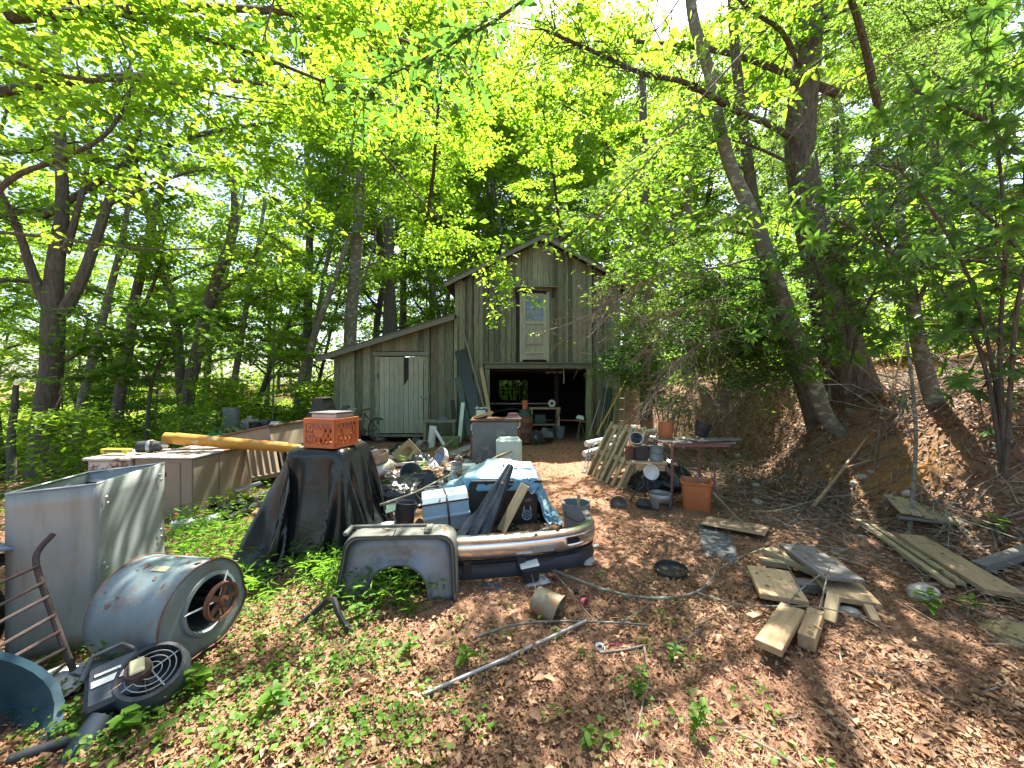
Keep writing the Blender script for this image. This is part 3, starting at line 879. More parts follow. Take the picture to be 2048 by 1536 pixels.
hero('broadleaf_sapling', 'young sapling with large dark tiered leaves above the rusty appliance', 'sapling',
     rooted(290, 900, 8.8, [(296, 830, 8.8), (305, 760, 8.8), (325, 710, 8.7), (345, 660, 8.6)]), [.045, .04, .035, .025, .012],
     limbs=[(atl((303, 770, 8.8), (270, 715, 8.5), (230, 680, 8.2), (190, 700, 8.0)), .018), (atl((308, 750, 8.8), (350, 700, 8.6), (400, 670, 8.4), (440, 690, 8.3)), .018),
            (atl((320, 715, 8.7), (300, 650, 8.4), (280, 620, 8.2)), .014), (atl((330, 700, 8.7), (370, 640, 8.6), (400, 625, 8.6)), .014), (atl((303, 775, 8.8), (240, 745, 8.2), (180, 760, 7.9)), .014)],
     leafm='leaf_mid', n_leaf=750, leaf=.15, aspect=.75, seed=16, crown_r=(.15, .32), flat=.16, leafy_from=.2, tpl=LEAF1, twig_len=(.3, .8))

# the right-hand group on the bank
hero('big_pine', 'thick rough-barked pine standing on the clay bank with a swollen base', 'tree',
     [at(1735, 850, 6.4) + V((0, 0, -.25))] + atl((1712, 800, 6.4), (1690, 730, 6.4), (1668, 640, 6.4), (1645, 540, 6.4), (1618, 420, 6.45), (1600, 290, 6.5), (1612, 130, 6.6), (1620, 0, 6.7), (1628, -300, 7.0)),
     [.46, .37, .335, .295, .26, .235, .22, .21, .195, .17],
     limbs=[(atl((1600, 285, 6.45), (1540, 250, 6.1), (1460, 215, 5.7), (1370, 165, 5.3), (1290, 148, 5.0), (1180, 100, 4.7), (1090, 60, 4.5)), .055),
            (atl((1600, 130, 6.5), (1560, 60, 6.3), (1500, 20, 6.0), (1440, -40, 5.8)), .05),
            (atl((1590, 330, 6.4), (1500, 290, 6.2), (1420, 270, 6.0)), .03), (atl((1635, 40, 6.6), (1720, 10, 6.3), (1800, -20, 6.0)), .04)],
     bark='bark_pine', leafm='needle', n_leaf=900, leaf=.13, aspect=.2, droop=.4, seed=20, sides=26, leafy_from=.3, crown_r=(.2, .35))
hero('lichen_tree', 'pale lichen-spotted trunk curving up from roots of the clay bank', 'tree',
     [at(1725, 880, 5.9) + V((0, 0, -.2))] + atl((1660, 845, 5.9), (1632, 780, 5.9), (1585, 650, 5.9), (1545, 540, 5.9), (1510, 440, 5.9), (1468, 350, 5.95), (1440, 260, 6), (1420, 150, 6.1), (1385, 30, 6.2), (1372, -120, 6.3)),
     [.09, .105, .11, .105, .10, .097, .093, .09, .085, .08, .07],
     limbs=[(atl((1495, 405, 5.9), (1450, 440, 5.6), (1350, 460, 5.2), (1250, 440, 4.9), (1150, 430, 4.7)), .02), (atl((1530, 510, 5.9), (1400, 540, 5.4), (1280, 520, 5.0)), .02),
            (atl((1430, 220, 6), (1350, 260, 5.7), (1250, 330, 5.4)), .025)],
     bark='bark_lichen', leafm='leaf_mid', n_leaf=1500, leaf=.10, seed=22, sides=14, leafy_from=.45)
hero('slim_tree', 'slim dark trunk standing between the pine and lichen-spotted trunk', 'tree',
     [at(1640, 860, 6.6) + V((0, 0, -.3))] + atl((1600, 760, 6.6), (1562, 660, 6.6), (1535, 560, 6.6), (1515, 450, 6.6), (1495, 320, 6.7), (1478, 180, 6.8), (1466, 40, 6.9), (1460, -150, 7)),
     [.12, .105, .10, .095, .09, .085, .08, .075, .065],
     limbs=[(atl((1500, 350, 6.65), (1430, 300, 6.4), (1340, 290, 6.1)), .02), (atl((1480, 200, 6.8), (1550, 120, 6.6), (1620, 60, 6.4)), .022)],
     bark='bark', leafm='leaf_mid', n_leaf=900, leaf=.10, seed=24, sides=12, leafy_from=.4)
hero('mossy_tree', 'mossy trunk at the lower right foot of the bank beside exposed roots', 'tree',
     [at(1900, 925, 5.0) + V((0, 0, -.25))] + atl((1880, 850, 5.0), (1858, 770, 5.0), (1838, 690, 5.0), (1825, 610, 5.0), (1815, 540, 5.0), (1800, 430, 5.1), (1810, 300, 5.2)),
     [.12, .095, .09, .08, .075, .065, .05, .03],
     limbs=[(atl((1828, 620, 5), (1870, 540, 4.7), (1940, 500, 4.4)), .03), (atl((1820, 560, 5), (1760, 470, 4.7), (1720, 400, 4.5)), .03)],
     bark='bark_lichen', leafm='leaf_rhodo', n_leaf=700, leaf=.13, aspect=.3, seed=26, sides=14, tpl=LEAF1)
hero('mossy_sapling', 'thin lichen-green sapling rising in front of the exposed clay', 'sapling',
     [gp(1818, 1070)] + atl((1826, 980, 4.1), (1832, 880, 4.15), (1826, 780, 4.2), (1815, 690, 4.3), (1805, 620, 4.4)), [.022, .02, .018, .016, .013, .008],
     limbs=[(atl((1832, 900, 4.15), (1805, 830, 4.1), (1780, 790, 4.0)), .008), (atl((1828, 960, 4.1), (1880, 1010, 3.9), (1930, 1060, 3.75)), .009)], bark='bark_lichen', seed=28, sides=7)
hero('dark_background_tree', 'dark upright trunk seen past the barn roof', 'tree',
     rooted(1293, 800, 13.5, [(1290, 600, 13.5), (1290, 480, 13.5), (1288, 350, 13.6), (1285, 150, 14)]), [.22, .2, .19, .17, .12],
     limbs=[(atl((1289, 420, 13.5), (1350, 340, 13.2), (1420, 300, 13)), .04)], n_leaf=3500, leafm='leaf_mid', seed=30)
hero('grey_background_tree', 'pale grey trunk on the slope seen between barn and lichen-spotted trunk', 'tree',
     rooted(1375, 780, 14, [(1378, 600, 14), (1375, 440, 14), (1380, 300, 14.2), (1385, 100, 14.5)]), [.16, .15, .14, .12, .09], bark='bark_lichen',
     limbs=[(atl((1378, 430, 14), (1330, 360, 13.7), (1290, 320, 13.5)), .03)], n_leaf=3000, leafm='leaf_sun', seed=31)

# exposed roots curling out of the bank below the pine
for lab, pts, r0 in (('thick root arching below the pine over the hollow in the clay', [(1690, 822, 6.05), (1740, 832, 5.85), (1790, 822, 5.8), (1830, 815, 5.75)], .07),
                     ('pale lower root running along the clay hollow', [(1700, 872, 5.75), (1760, 880, 5.6), (1830, 868, 5.5), (1880, 850, 5.5)], .06)):
    lp = smooth_path(atl(*pts), 5); b0 = lp[0].copy()
    mb = MB(); mb.tube([p - b0 for p in lp], [r0 * (.8 + .3 * math.sin(i * .8)) for i in range(len(lp))], 9)
    o = mb.build('tree_root', M['bark_lichen'], None, True); o.location = b0
    tag(o, lab, 'root')
# ================================================================ the barn with its lean-to
BY = 11.0
barn = thing('barn', 'weathered board barn with gable front, open bay and attached lean-to shed', 'barn', (0, BY, 0))
XL, XR, XP, ZP, ZE = -1.62, 3.10, .88, 5.72, 4.50
OX0, OX1, OZ = -.63, 2.09, 2.03                  # bay opening
DX0, DX1, DZ0, DZ1 = .22, 1.06, 2.24, 4.22       # loft door
rg = random.Random(3)
def top_z(x):
    return ZE + (ZP - ZE) * (x - XL) / (XP - XL) if x < XP else ZP - (ZP - ZE) * (x - XP) / (XR - XP)

def board(x0, x1, z0, z1a, z1b, mt, y=0.0, th=.022, parent=None, name='plank'):
    """vertical board, its own top cut to the rake; mesh centred low so that grain stays on the board"""
    mb = MB()
    xm = (x0 + x1) / 2
    j = rg.uniform(-.008, .008)
    mb.prism([(x0 - xm, 0), (x1 - xm, 0), (x1 - xm, z1b - z0), (x0 - xm, z1a - z0)], -th / 2, th / 2)
    o = mb.build(name, mt, parent or barn, bevel=.002)
    o.location = (xm, y + j, z0 - rg.uniform(0, .02))
    o.rotation_euler = (0, rg.gauss(0, .0035), 0)
    return o

x = XL
while x < XR - .03:
    wd = rg.uniform(.105, .175)
    x1 = min(XR, x + wd)
    mid = (x + x1) / 2
    a, b = x + .005, x1 - .005
    za, zb = top_z(a) - .02, top_z(b) - .02
    if x < XP < x1: za = zb = min(za, zb)
    if DX0 - .03 < mid < DX1 + .03:
        board(a, b, DZ1 + .06, za, zb, M['wood_old'])
    elif OX0 - .06 < mid < OX1 + .06:
        board(a, b, OZ + .16, za, zb, M['wood_old'])
    else:
        board(a, b, .02, za, zb, M['wood_old'])
    # narrow battens over some of the joints
    if rg.random() < .55 and not (DX0 - .12 < x1 < DX1 + .12):
        z0 = OZ + .16 if OX0 - .08 < x1 < OX1 + .08 else .05
        if x1 < XR - .1:
            board(x1 - .022, x1 + .022, z0, top_z(x1) - .1, top_z(x1) - .1, M['wood_old'], y=-.024, th=.016)
    x = x1
# dark lining added behind the boards to block light and keep the gaps dark (three pieces round the bay and door)
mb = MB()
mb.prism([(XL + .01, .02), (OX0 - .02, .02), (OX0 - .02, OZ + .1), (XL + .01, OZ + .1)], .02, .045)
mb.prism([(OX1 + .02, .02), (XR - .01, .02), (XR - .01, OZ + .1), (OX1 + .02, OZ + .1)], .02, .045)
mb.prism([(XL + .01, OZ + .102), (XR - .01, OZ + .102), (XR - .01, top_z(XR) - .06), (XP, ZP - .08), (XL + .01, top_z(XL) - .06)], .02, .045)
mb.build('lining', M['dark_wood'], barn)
# bay opening: lintel, ledge, posts
MB().box(((OX0 + OX1) / 2, -.03, OZ + .075), (OX1 - OX0 + .30, .06, .13)).build('lintel', M['wood_trim'], barn, bevel=.006)
MB().box(((OX0 + OX1) / 2 - .02, -.06, OZ + .165), (OX1 - OX0 + .36, .13, .035)).build('ledge', M['wood_trim'], barn, bevel=.004)
MB().box((OX0 - .07, -.035, 1.0), (.13, .05, 2.02)).build('door_post', M['wood_old'], barn, bevel=.006)
pm = MB(); pm.tube([(OX1 + .12, -.05, -.1), (OX1 + .10, -.05, .7), (OX1 + .115, -.05, 1.3), (OX1 + .12, -.05, OZ)], [.115, .105, .11, .10], 9)
pm.build('door_post', M['wood_moss'], barn, True)['label'] = 'thick mossy post beside the open bay'
# loft door
def box_part(name, c, s, mt, parent, bevel=.004):
    o = MB().box((0, 0, 0), s).build(name, mt, parent, bevel=bevel)
    o.location = c
    return o
ld = box_part('loft_door', ((DX0 + DX1) / 2, -.012, (DZ0 + DZ1) / 2), (DX1 - DX0 - .16, .03, DZ1 - DZ0 - .12), M['paint_wood'], barn)
dw, dh = DX1 - DX0, DZ1 - DZ0
for sx in (-1, 1):
    box_part('door_frame', (sx * (dw / 2 - .04), -.02, 0), (.08, .06, dh), M['paint_wood'], ld)
    box_part('stile', (sx * (dw / 2 - .125), -.026, -.02), (.09, .03, dh - .14), M['paint_wood'], ld)
for zz, hh in ((dh / 2 - .09, .10), (.12, .10), (-.20, .06), (-.48, .06), (-.74, .06), (-dh / 2 + .12, .13)):
    box_part('rail', (0, -.0255, zz), (dw - .34, .029, hh), M['paint_wood'], ld)
for i in range(2):
    for j in range(2):
        box_part('pane', ((i - .5) * .245, -.019, .34 + j * .325), (.225, .006, .30), M['glass_dark'], ld, 0)
box_part('muntin', (0, -.0265, .505), (.022, .02, .64), M['paint_wood'], ld)
box_part('muntin', (0, -.0262, .502), (.46, .02, .022), M['paint_wood'], ld)
kn = MB(); kn.lathe([(.0, -.03), (.022, -.025), (.026, 0), (.012, .015), (.012, .04)], 10, T(-.30, -.07, .02) @ R(x=-PI / 2)); kn.build('knob', M['white_enamel'], ld, True)
box_part('door_hood', ((DX0 + DX1) / 2 + .02, -.10, DZ1 + .12), (dw + .42, .20, .03), M['wood_trim'], barn)
for sx in (-1, 1):
    box_part('hood_bracket', ((DX0 + DX1) / 2 + sx * (dw / 2 + .11), -.06, DZ1 - .03), (.05, .10, .26), M['dark_wood'], barn)
# side and back walls
DEP = 6.2
for xx, nm in ((XL, 'side_wall'), (XR, 'side_wall')):
    k = 0
    y = .06
    while y < DEP:
        wd = rg.uniform(.16, .24); y1 = min(DEP, y + wd)
        o = MB().box((0, 0, 2.2), (.024, y1 - y - .006, 4.4)).build('plank', M['wood_old'], barn)
        o.location = (xx + rg.uniform(-.004, .004), (y + y1) / 2, .02)
        y = y1
wx0, wx1, wz0, wz1 = -.62, .72, .86, 1.80
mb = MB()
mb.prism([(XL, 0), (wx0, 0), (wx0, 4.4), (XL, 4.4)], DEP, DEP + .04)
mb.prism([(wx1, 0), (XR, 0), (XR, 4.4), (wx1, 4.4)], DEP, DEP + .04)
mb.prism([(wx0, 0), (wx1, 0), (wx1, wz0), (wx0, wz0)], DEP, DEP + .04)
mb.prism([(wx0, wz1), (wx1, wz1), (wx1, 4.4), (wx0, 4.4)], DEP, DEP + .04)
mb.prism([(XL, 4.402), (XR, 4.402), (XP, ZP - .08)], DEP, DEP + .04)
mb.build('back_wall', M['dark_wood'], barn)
wf = MB()
for k in range(4):
    wf.box((wx0 + (wx1 - wx0) * k / 3, DEP + .0, (wz0 + wz1) / 2), (.05, .05, wz1 - wz0))
for k in range(3):
    wf.box(((wx0 + wx1) / 2, DEP - .002, wz0 + (wz1 - wz0) * k / 2), (wx1 - wx0, .045, .05))
wf.build('back_window', M['dark_wood'], barn)
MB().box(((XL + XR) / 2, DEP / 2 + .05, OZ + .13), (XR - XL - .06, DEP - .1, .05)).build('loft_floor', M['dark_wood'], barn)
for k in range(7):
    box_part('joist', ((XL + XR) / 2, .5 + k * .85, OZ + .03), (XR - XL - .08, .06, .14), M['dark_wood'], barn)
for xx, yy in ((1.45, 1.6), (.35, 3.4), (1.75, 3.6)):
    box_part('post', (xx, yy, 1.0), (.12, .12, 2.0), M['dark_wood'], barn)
# roof in two slopes with rake boards
ov, ey = .27, -.38
for s, (xe, ze) in ((-1, (XL - ov, ZE - ov * (ZP - ZE) / (XP - XL))), (1, (XR + ov, ZE - ov * (ZP - ZE) / (XR - XP)))):
    n = 9
    for k in range(n):                            # corrugated sheets laid side by side down the slope
        y0 = ey + (DEP + .75) * k / n; y1 = ey + (DEP + .75) * (k + 1) / n - .004
        mb = MB()
        d = .006 * (k % 2)
        mb.add([(xe, y0, ze + .05 + d), (XP, y0, ZP + .05 + d), (XP, y1, ZP + .05 + d), (xe, y1, ze + .05 + d),
                (xe, y0, ze + .025), (XP, y0, ZP + .025), (XP, y1, ZP + .025), (xe, y1, ze + .025)],
               [(0, 1, 2, 3), (7, 6, 5, 4), (0, 4, 5, 1), (1, 5, 6, 2), (2, 6, 7, 3), (3, 7, 4, 0)])
        mb.build('roof_sheet', M['roof_metal'], barn)
    mb = MB()
    mb.add([(xe, ey + .01, ze - .10), (XP, ey + .01, ZP - .10), (XP, ey + .01, ZP + .02), (xe, ey + .01, ze + .02),
            (xe, ey + .045, ze - .10), (XP, ey + .045, ZP - .10), (XP, ey + .045, ZP + .02), (xe, ey + .045, ze + .02)],
           [(0, 1, 2, 3), (7, 6, 5, 4), (0, 4, 5, 1), (1, 5, 6, 2), (2, 6, 7, 3), (3, 7, 4, 0)])
    mb.build('rake_board', M['wood_trim'], barn)
# ---- lean-to: its own boards, door, roof
SX0, SX1 = -5.03, -1.56
def shed_z(x): return 2.42 + (3.50 - 2.42) * (x - SX0) / (SX1 - SX0)
SY = -.12
QX0, QX1, QZ0, QZ1 = -3.74, -2.49, .20, 2.38     # shed door
x = SX0
while x < SX1 - .03:
    wd = rg.uniform(.16, .26) if x > -2.35 or x < -4.3 else rg.uniform(.13, .2)
    x1 = min(SX1, x + wd)
    mid = (x + x1) / 2
    a, b = x + .003, x1 - .003
    z0 = .16
    if QX0 - .05 < mid < QX1 + .05: z0 = QZ1 + .16
    board(a, b, z0, shed_z(a) - .03, shed_z(b) - .03, M['wood_old'], y=SY, th=.024)
    x = x1
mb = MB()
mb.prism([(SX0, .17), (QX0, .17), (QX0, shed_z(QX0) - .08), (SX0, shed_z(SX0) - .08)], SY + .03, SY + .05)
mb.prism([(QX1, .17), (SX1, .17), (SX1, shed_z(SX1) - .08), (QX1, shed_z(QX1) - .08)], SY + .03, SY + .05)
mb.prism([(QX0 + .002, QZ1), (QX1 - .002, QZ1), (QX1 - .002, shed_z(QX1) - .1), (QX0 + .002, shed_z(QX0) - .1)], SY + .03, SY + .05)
mb.build('shed_gap_sheet', M['dark_wood'], barn)  # dark sheet added behind the shed boards so their gaps show dark
for xx in (QX0 - .06, QX1 + .07):
    box_part('door_trim', (xx, SY - .03, (QZ0 + QZ1) / 2), (.13, .035, QZ1 - QZ0), M['wood_old'], barn)
box_part('door_header', ((QX0 + QX1) / 2, SY - .05, QZ1 + .07), (QX1 - QX0 + .34, .06, .11), M['wood_trim'], barn)
box_part('door_sill', ((QX0 + QX1) / 2, SY - .05, QZ0 - .05), (QX1 - QX0 + .30, .10, .07), M['wood_trim'], barn)
sdoor = box_part('shed_door', ((QX0 + QX1) / 2, SY - .012, (QZ0 + QZ1) / 2), (.02, .004, .02), M['dark_wood'], barn, 0)
nb = 9
for k in range(nb):
    bw = (QX1 - QX0 - .02) / nb
    xc = -(QX1 - QX0) / 2 + .01 + bw * (k + .5)
    hh = QZ1 - QZ0 - .03
    if k == 5:                                    # the split board with a dark gap at its top
        mb = MB(); mb.prism([(-bw / 2 + .004, -hh / 2), (bw / 2 - .004, -hh / 2), (bw / 2 - .004, hh / 2 - .62), (-bw / 2 + .004, hh / 2 - .82)], -.012, .012)
        o = mb.build('plank', M['paint_wood'], sdoor, bevel=.002)
    else:
        o = MB().box((0, 0, 0), (bw - .006, .024, hh)).build('plank', M['paint_wood'], sdoor, bevel=.002)
    o.location = (xc, -.02 + rg.uniform(-.003, .003), 0)
box_part('backing', (0, .02, 0), (QX1 - QX0 - .04, .02, QZ1 - QZ0 - .05), M['dark_wood'], sdoor, 0)
for zz in (.55, -.75):
    box_part('hinge', (-.66, -.04, zz), (.03, .03, .15), M['iron'], sdoor, 0)
box_part('latch', (.67, -.05, -.06), (.26, .03, .05), M['wood_trim'], sdoor)
# shed roof, fascia, side and floor
mb = MB()
sx0, sx1 = SX0 - .36, SX1 - .02
def sl(x): return shed_z(x)
for (za, ya, yb, nm, mt, th) in ((.05, SY - .34, 4.2, 'shed_roof', 'roof_metal', .03),):
    mb.add([(sx0, ya, sl(sx0) + za), (sx1, ya, sl(sx1) + za), (sx1, yb, sl(sx1) + za), (sx0, yb, sl(sx0) + za),
            (sx0, ya, sl(sx0) + za - th), (sx1, ya, sl(sx1) + za - th), (sx1, yb, sl(sx1) + za - th), (sx0, yb, sl(sx0) + za - th)],
           [(0, 1, 2, 3), (7, 6, 5, 4), (0, 4, 5, 1), (1, 5, 6, 2), (2, 6, 7, 3), (3, 7, 4, 0)])
    mb.build(nm, M[mt], barn)
mb = MB()
mb.add([(sx0, SY - .33, sl(sx0) - .12), (sx1, SY - .33, sl(sx1) - .12), (sx1, SY - .33, sl(sx1) + .018), (sx0, SY - .33, sl(sx0) + .018),
        (sx0, SY - .29, sl(sx0) - .12), (sx1, SY - .29, sl(sx1) - .12), (sx1, SY - .29, sl(sx1) + .018), (sx0, SY - .29, sl(sx0) + .018)],
       [(0, 1, 2, 3), (7, 6, 5, 4), (0, 4, 5, 1), (1, 5, 6, 2), (2, 6, 7, 3), (3, 7, 4, 0)])
mb.build('shed_fascia', M['wood_trim'], barn)
y = SY + .02
while y < 4.0:
    y1 = min(4.0, y + rg.uniform(.18, .26))
    o = MB().box((0, 0, 1.1), (.024, y1 - y - .006, 2.2)).build('plank', M['wood_old'], barn); o.location = (SX0 + .0, (y + y1) / 2, .16)
    y = y1
MB().box(((SX0 + SX1) / 2, 2.0, .12), (SX1 - SX0 - .1, 3.9, .06)).build('shed_floor', M['dark_wood'], barn)
MB().box(((SX0 + SX1) / 2, 3.98, 1.3), (SX1 - SX0 - .1, .04, 2.3)).build('shed_back_wall', M['dark_wood'], barn)
for k in range(4):
    o = MB().box((0, 0, 0), (.26, .26, .24)).build('foundation_stone', M['stone'], barn, bevel=.03); o.location = (SX0 + .2 + k * 1.05, SY + .25, .0)

# ---------------------------------------------------------------- things inside and against the barn
def simple(name, label, cat, mb, mt, loc=(0, 0, 0), group=None, smooth=False, bevel=0.0, rz=0.0, rot=None, solid=0.0):
    o = mb.build(name, M[mt], None, smooth, bevel, solid)
    o.location = loc
    o.rotation_euler = rot if rot else (0, 0, rz)
    return tag(o, label, cat, group)

def plank(name, label, cat, p0, p1, wd, th, mt, up=(0, 0, 1), group=None, bevel=.003, notch=True):
    p0, p1 = V(p0), V(p1)
    Ln = (p1 - p0).length
    mb = MB(); mb.box((0, 0, 0), (Ln, wd, th))
    o = mb.build(name, M[mt], None, bevel=bevel)
    o.matrix_world = along(p0, p1, up)
    return tag(o, label, cat, group)

def pole(name, label, cat, pts, r, mt, group=None, n=8, base=None):
    pts = [V(p) for p in pts]
    b = pts[0].copy()
    mb = MB(); mb.tube([p - b for p in pts], r, n)
    o = mb.build(name, M[mt], None, True)
    o.location = b
    return tag(o, label, cat, group)

# rusty barrel with lid and pot at the bay mouth
bl = thing('barrel', 'rusty red-brown drum with a dull green lid at the mouth of the bay', 'barrel', (.36, 10.6, 0))
mb = MB(); mb.lathe([(.19, 0), (.205, .01), (.205, .25), (.213, .26), (.213, .28), (.205, .29), (.205, .52), (.213, .53), (.213, .55), (.205, .56), (.205, .74)], 22, cap0=True); mb.build('body', M['rust'], bl, True)
mb = MB(); mb.lathe([(.212, .73), (.218, .75), (.20, .79), (.175, .80), (.175, .88), (.15, .90)], 22, cap1=True); mb.build('lid', M['green_panel'], bl, True)
t = thing('clay_pipe', 'short terracotta flue pipe standing on the drum lid', 'pipe', (.36, 10.6, .905))
mb = MB(); mb.lathe([(.07, 0), (.075, .20), (.09, .205), (.09, .24), (.07, .24), (.065, .02)], 16); mb.build('body', M['terracotta'], t, True)
# workbench inside
wb = thing('workbench', 'old timber workbench with lower shelf just inside the dark bay', 'workbench', (1.0, 11.9, 0))
box_part('bench_top', (0, 0, .86), (.95, .55, .05), M['lumber'], wb)
box_part('shelf', (0, 0, .36), (.86, .5, .03), M['lumber'], wb)
for sx in (-1, 1):
    for sy in (-1, 1):
        box_part('leg', (sx * .41, sy * .22, .42), (.07, .07, .83), M['lumber'], wb)
t = thing('bench_grinder', 'white-rimmed wheel grinder on top of the workbench', 'grinder', (1.22, 11.78, .887))
mb = MB(); mb.lathe([(.05, -.02), (.10, -.02), (.115, 0), (.10, .02), (.05, .02)], 18, R(x=PI / 2) ); mb.v = [(a, b, c + .12) for a, b, c in mb.v]; mb.build('wheel', M['paper'], t, True)
mb = MB(); mb.box((0, .1, .1), (.10, .16, .12)).box((0, .08, .02), (.16, .16, .04)); mb.build('motor', M['iron'], t, bevel=.01)
t = thing('bench_box', 'dark crate sitting on the workbench lower shelf', 'box', (.86, 11.9, .377))
mb = MB(); mb.box((0, 0, .14), (.34, .3, .28)); mb.build('body', M['green_panel'], t, bevel=.01)
mb = MB(); mb.box((0, -.003, .285), (.36, .32, .02)); mb.build('lid', M['iron'], t, bevel=.004)
# push mower with pale-hubbed wheel
mo = thing('push_mower', 'old grey-green push mower with a pale-hubbed wheel beside the drum', 'mower', (.78, 10.55, 0))
mb = MB(); mb.lathe([(.06, -.035), (.15, -.04), (.175, -.03), (.18, 0), (.175, .03), (.15, .04), (.06, .035)], 22, T(-.12, -.16, .18) @ R(x=PI / 2)); mb.build('wheel', M['rubber'], mo, True)
mb = MB(); mb.lathe([(.0, -.045), (.05, -.045), (.072, -.04), (.072, -.03), (.055, -.03)], 16, T(-.12, -.16, .18) @ R(x=PI / 2)); mb.build('hub', M['paper'], mo, True)
mb = MB(); mb.lathe([(.06, -.035), (.15, -.04), (.175, -.03), (.18, 0), (.175, .03), (.15, .04), (.06, .035)], 22, T(.26, .18, .18) @ R(x=PI / 2)); mb.build('wheel', M['rubber'], mo, True)
mb = MB(); mb.box((.12, 0, .22), (.5, .34, .16), taper=.8).box((.12, 0, .34), (.22, .2, .12), taper=.7); mb.build('deck', M['felt'], mo, bevel=.02)
mb = MB(); mb.tube([(.3, -.1, .25), (.6, .4, .8), (.6, .45, .85)], .012, 6); mb.tube([(.3, .14, .25), (.6, .64, .8), (.6, .45, .85)], .012, 6); mb.build('handle', M['iron'], mo, True)
# lamp head / radio on a small stand by the post
t = thing('work_lamp', 'pale green-topped box lamp on a spindly stand beside the mossy post', 'lamp', (1.92, 10.85, 0))
mb = MB(); mb.box((0, 0, .66), (.22, .20, .10), rot=(0, .15, 0), taper=.7); mb.build('lamp_head', M['jug'], t, bevel=.01)
mb = MB(); mb.box((0, 0, .725), (.12, .10, .012), rot=(0, .15, 0)); mb.build('top_plate', M['leaf_ground'], t)
mb = MB()
for a in (0, 2.1, 4.2): mb.tube([(0, 0, .62), (.16 * math.cos(a), .16 * math.sin(a), 0)], .008, 5)
mb.build('stand', M['twig'], t, True)
t = thing('wash_bucket', 'pale grey bucket standing on the barn floor behind the mower', 'bucket', (1.42, 11.35, 0))
mb = MB(); mb.lathe([(.11, 0), (.15, .34), (.158, .345), (.145, .34), (.105, .02)], 18, cap0=True); mb.build('body', M['grey_plastic'], t, True)
mb = MB(); mb.tube([(-.15, 0, .33), (-.12, -.1, .24), (0, -.165, .2), (.12, -.1, .24), (.15, 0, .33)], .004, 5); mb.build('handle', M['iron'], t)
# dark shelving and jars standing in front of the back window
sh = thing('shelf_unit', 'dark shelf unit standing before the bright rear window of the barn', 'shelf', (.02, 16.9, 0))
for zz in (.5, .86, 1.14, 1.46):
    box_part('shelf', (0, 0, zz), (1.2, .28, .03), M['dark_wood'], sh)
for sx in (-.6, 0, .6):
    box_part('upright', (sx, 0, .9), (.04, .28, 1.8), M['dark_wood'], sh)
jr = random.Random(8)
for k in range(9):
    zz = (.88, 1.157, 1.477)[k % 3]
    t = thing('jar', 'dark jar or tin on the shelf before the rear window', 'jar', (-.53 + k * .125 + .03, 16.9, zz), group='jars before the rear barn window')
    h_ = jr.uniform(.12, .22)
    mb = MB(); mb.lathe([(.045, 0), (.05, .01), (.05, h_), (.035, h_ + .02)], 10, cap0=True, cap1=True); mb.build('body', M['iron'], t, True)
    mb = MB(); mb.lathe([(.038, h_ + .018), (.038, h_ + .04)], 10, cap1=True); mb.build('lid', M['paper'], t, True)
pole('ceiling_rope', 'pale rope end hanging from the loft floor in the bay', 'rope', [(1.52, 11.4, 2.05), (1.54, 11.4, 1.8), (1.53, 11.4, 1.62)], .012, 'cloth')
simple('paper_tag', 'small pale card fixed to the dark post inside the bay', 'card', MB().box((0, 0, 0), (.09, .01, .10)), 'paper', (.35, 14.33, 1.62))
for k, (x, y) in enumerate(((1.55, 12.4), (1.35, 12.3), (1.18, 12.6))):
    simple('ceiling_fitting', ('white ceiling lamp base closest to the hanging rope', 'white ceiling lamp base midway along the joists', 'white ceiling lamp base over the workbench')[k], 'light fitting',
           MB().lathe([(.05, 0), (.085, .03), (.085, .05)], 14, cap0=True), 'paper', (x, y, 1.945), smooth=True)
simple('junk_bar', 'long dull metal bar lying across the barn bay behind the drum', 'bar', MB().box((0, 0, 0), (2.1, .04, .03)), 'galv_pipe', (.2, 12.6, .96))
t = thing('trailer_frame', 'dark sheet-covered low frame in the bay behind the fridge cabinet', 'trailer', (-.1, 12.6, 0))
mb = MB(); mb.grid(12, 6, lambda i, j: (-.7 + i * .13, -.3 + j * .16, .55 + .25 * math.sin(i / 11 * PI) + .03 * math.sin(j * 2 + i))); mb.build('cover', M['felt'], t, True, solid=.01)
mb = MB(); mb.box((0, 0, .25), (1.3, .7, .4)); mb.build('frame', M['dark_wood'], t)

# boards and panels leaning between lean-to and barn
def lean(name, label, px0, py0, px1, py1, wd, th, mt, y0, y1, up=(0, 1, 0), group=None):
    return plank(name, label, name.split('_')[-1], at(px0, py0, y0), at(px1, py1, y1), wd, th, mt, up=up, group=group)
lean('leaning_sheet', 'wide black panel leaning upright in the corner between lean-to and barn', 920, 700, 962, 868, .30, .03, 'tarp_black', 10.78, 10.35)
lean('leaning_sheet', 'dark green narrow panel leaning beside the wide black panel', 915, 755, 940, 872, .16, .02, 'green_panel', 10.65, 10.3)
lean('leaning_board', 'long thin grey strip leaning along the black panel edge', 926, 660, 968, 815, .05, .02, 'lumber_grey', 10.86, 10.5)
lean('leaning_board', 'weathered board leaning against the left bay post', 962, 735, 985, 862, .10, .025, 'lumber_green', 10.9, 10.4)
lean('leaning_board', 'short pale green slat leaning below the dark green panel', 926, 805, 918, 885, .10, .02, 'jug', 10.3, 10.1)
lean('leaning_board', 'thin pale batten leaning on the barn wall above the black panel', 941, 600, 938, 716, .04, .02, 'lumber_grey', 10.95, 10.9)
lean('leaning_board', 'dark brown board lying against the lean-to corner post', 905, 800, 912, 880, .12, .025, 'dark_wood', 10.5, 10.3)
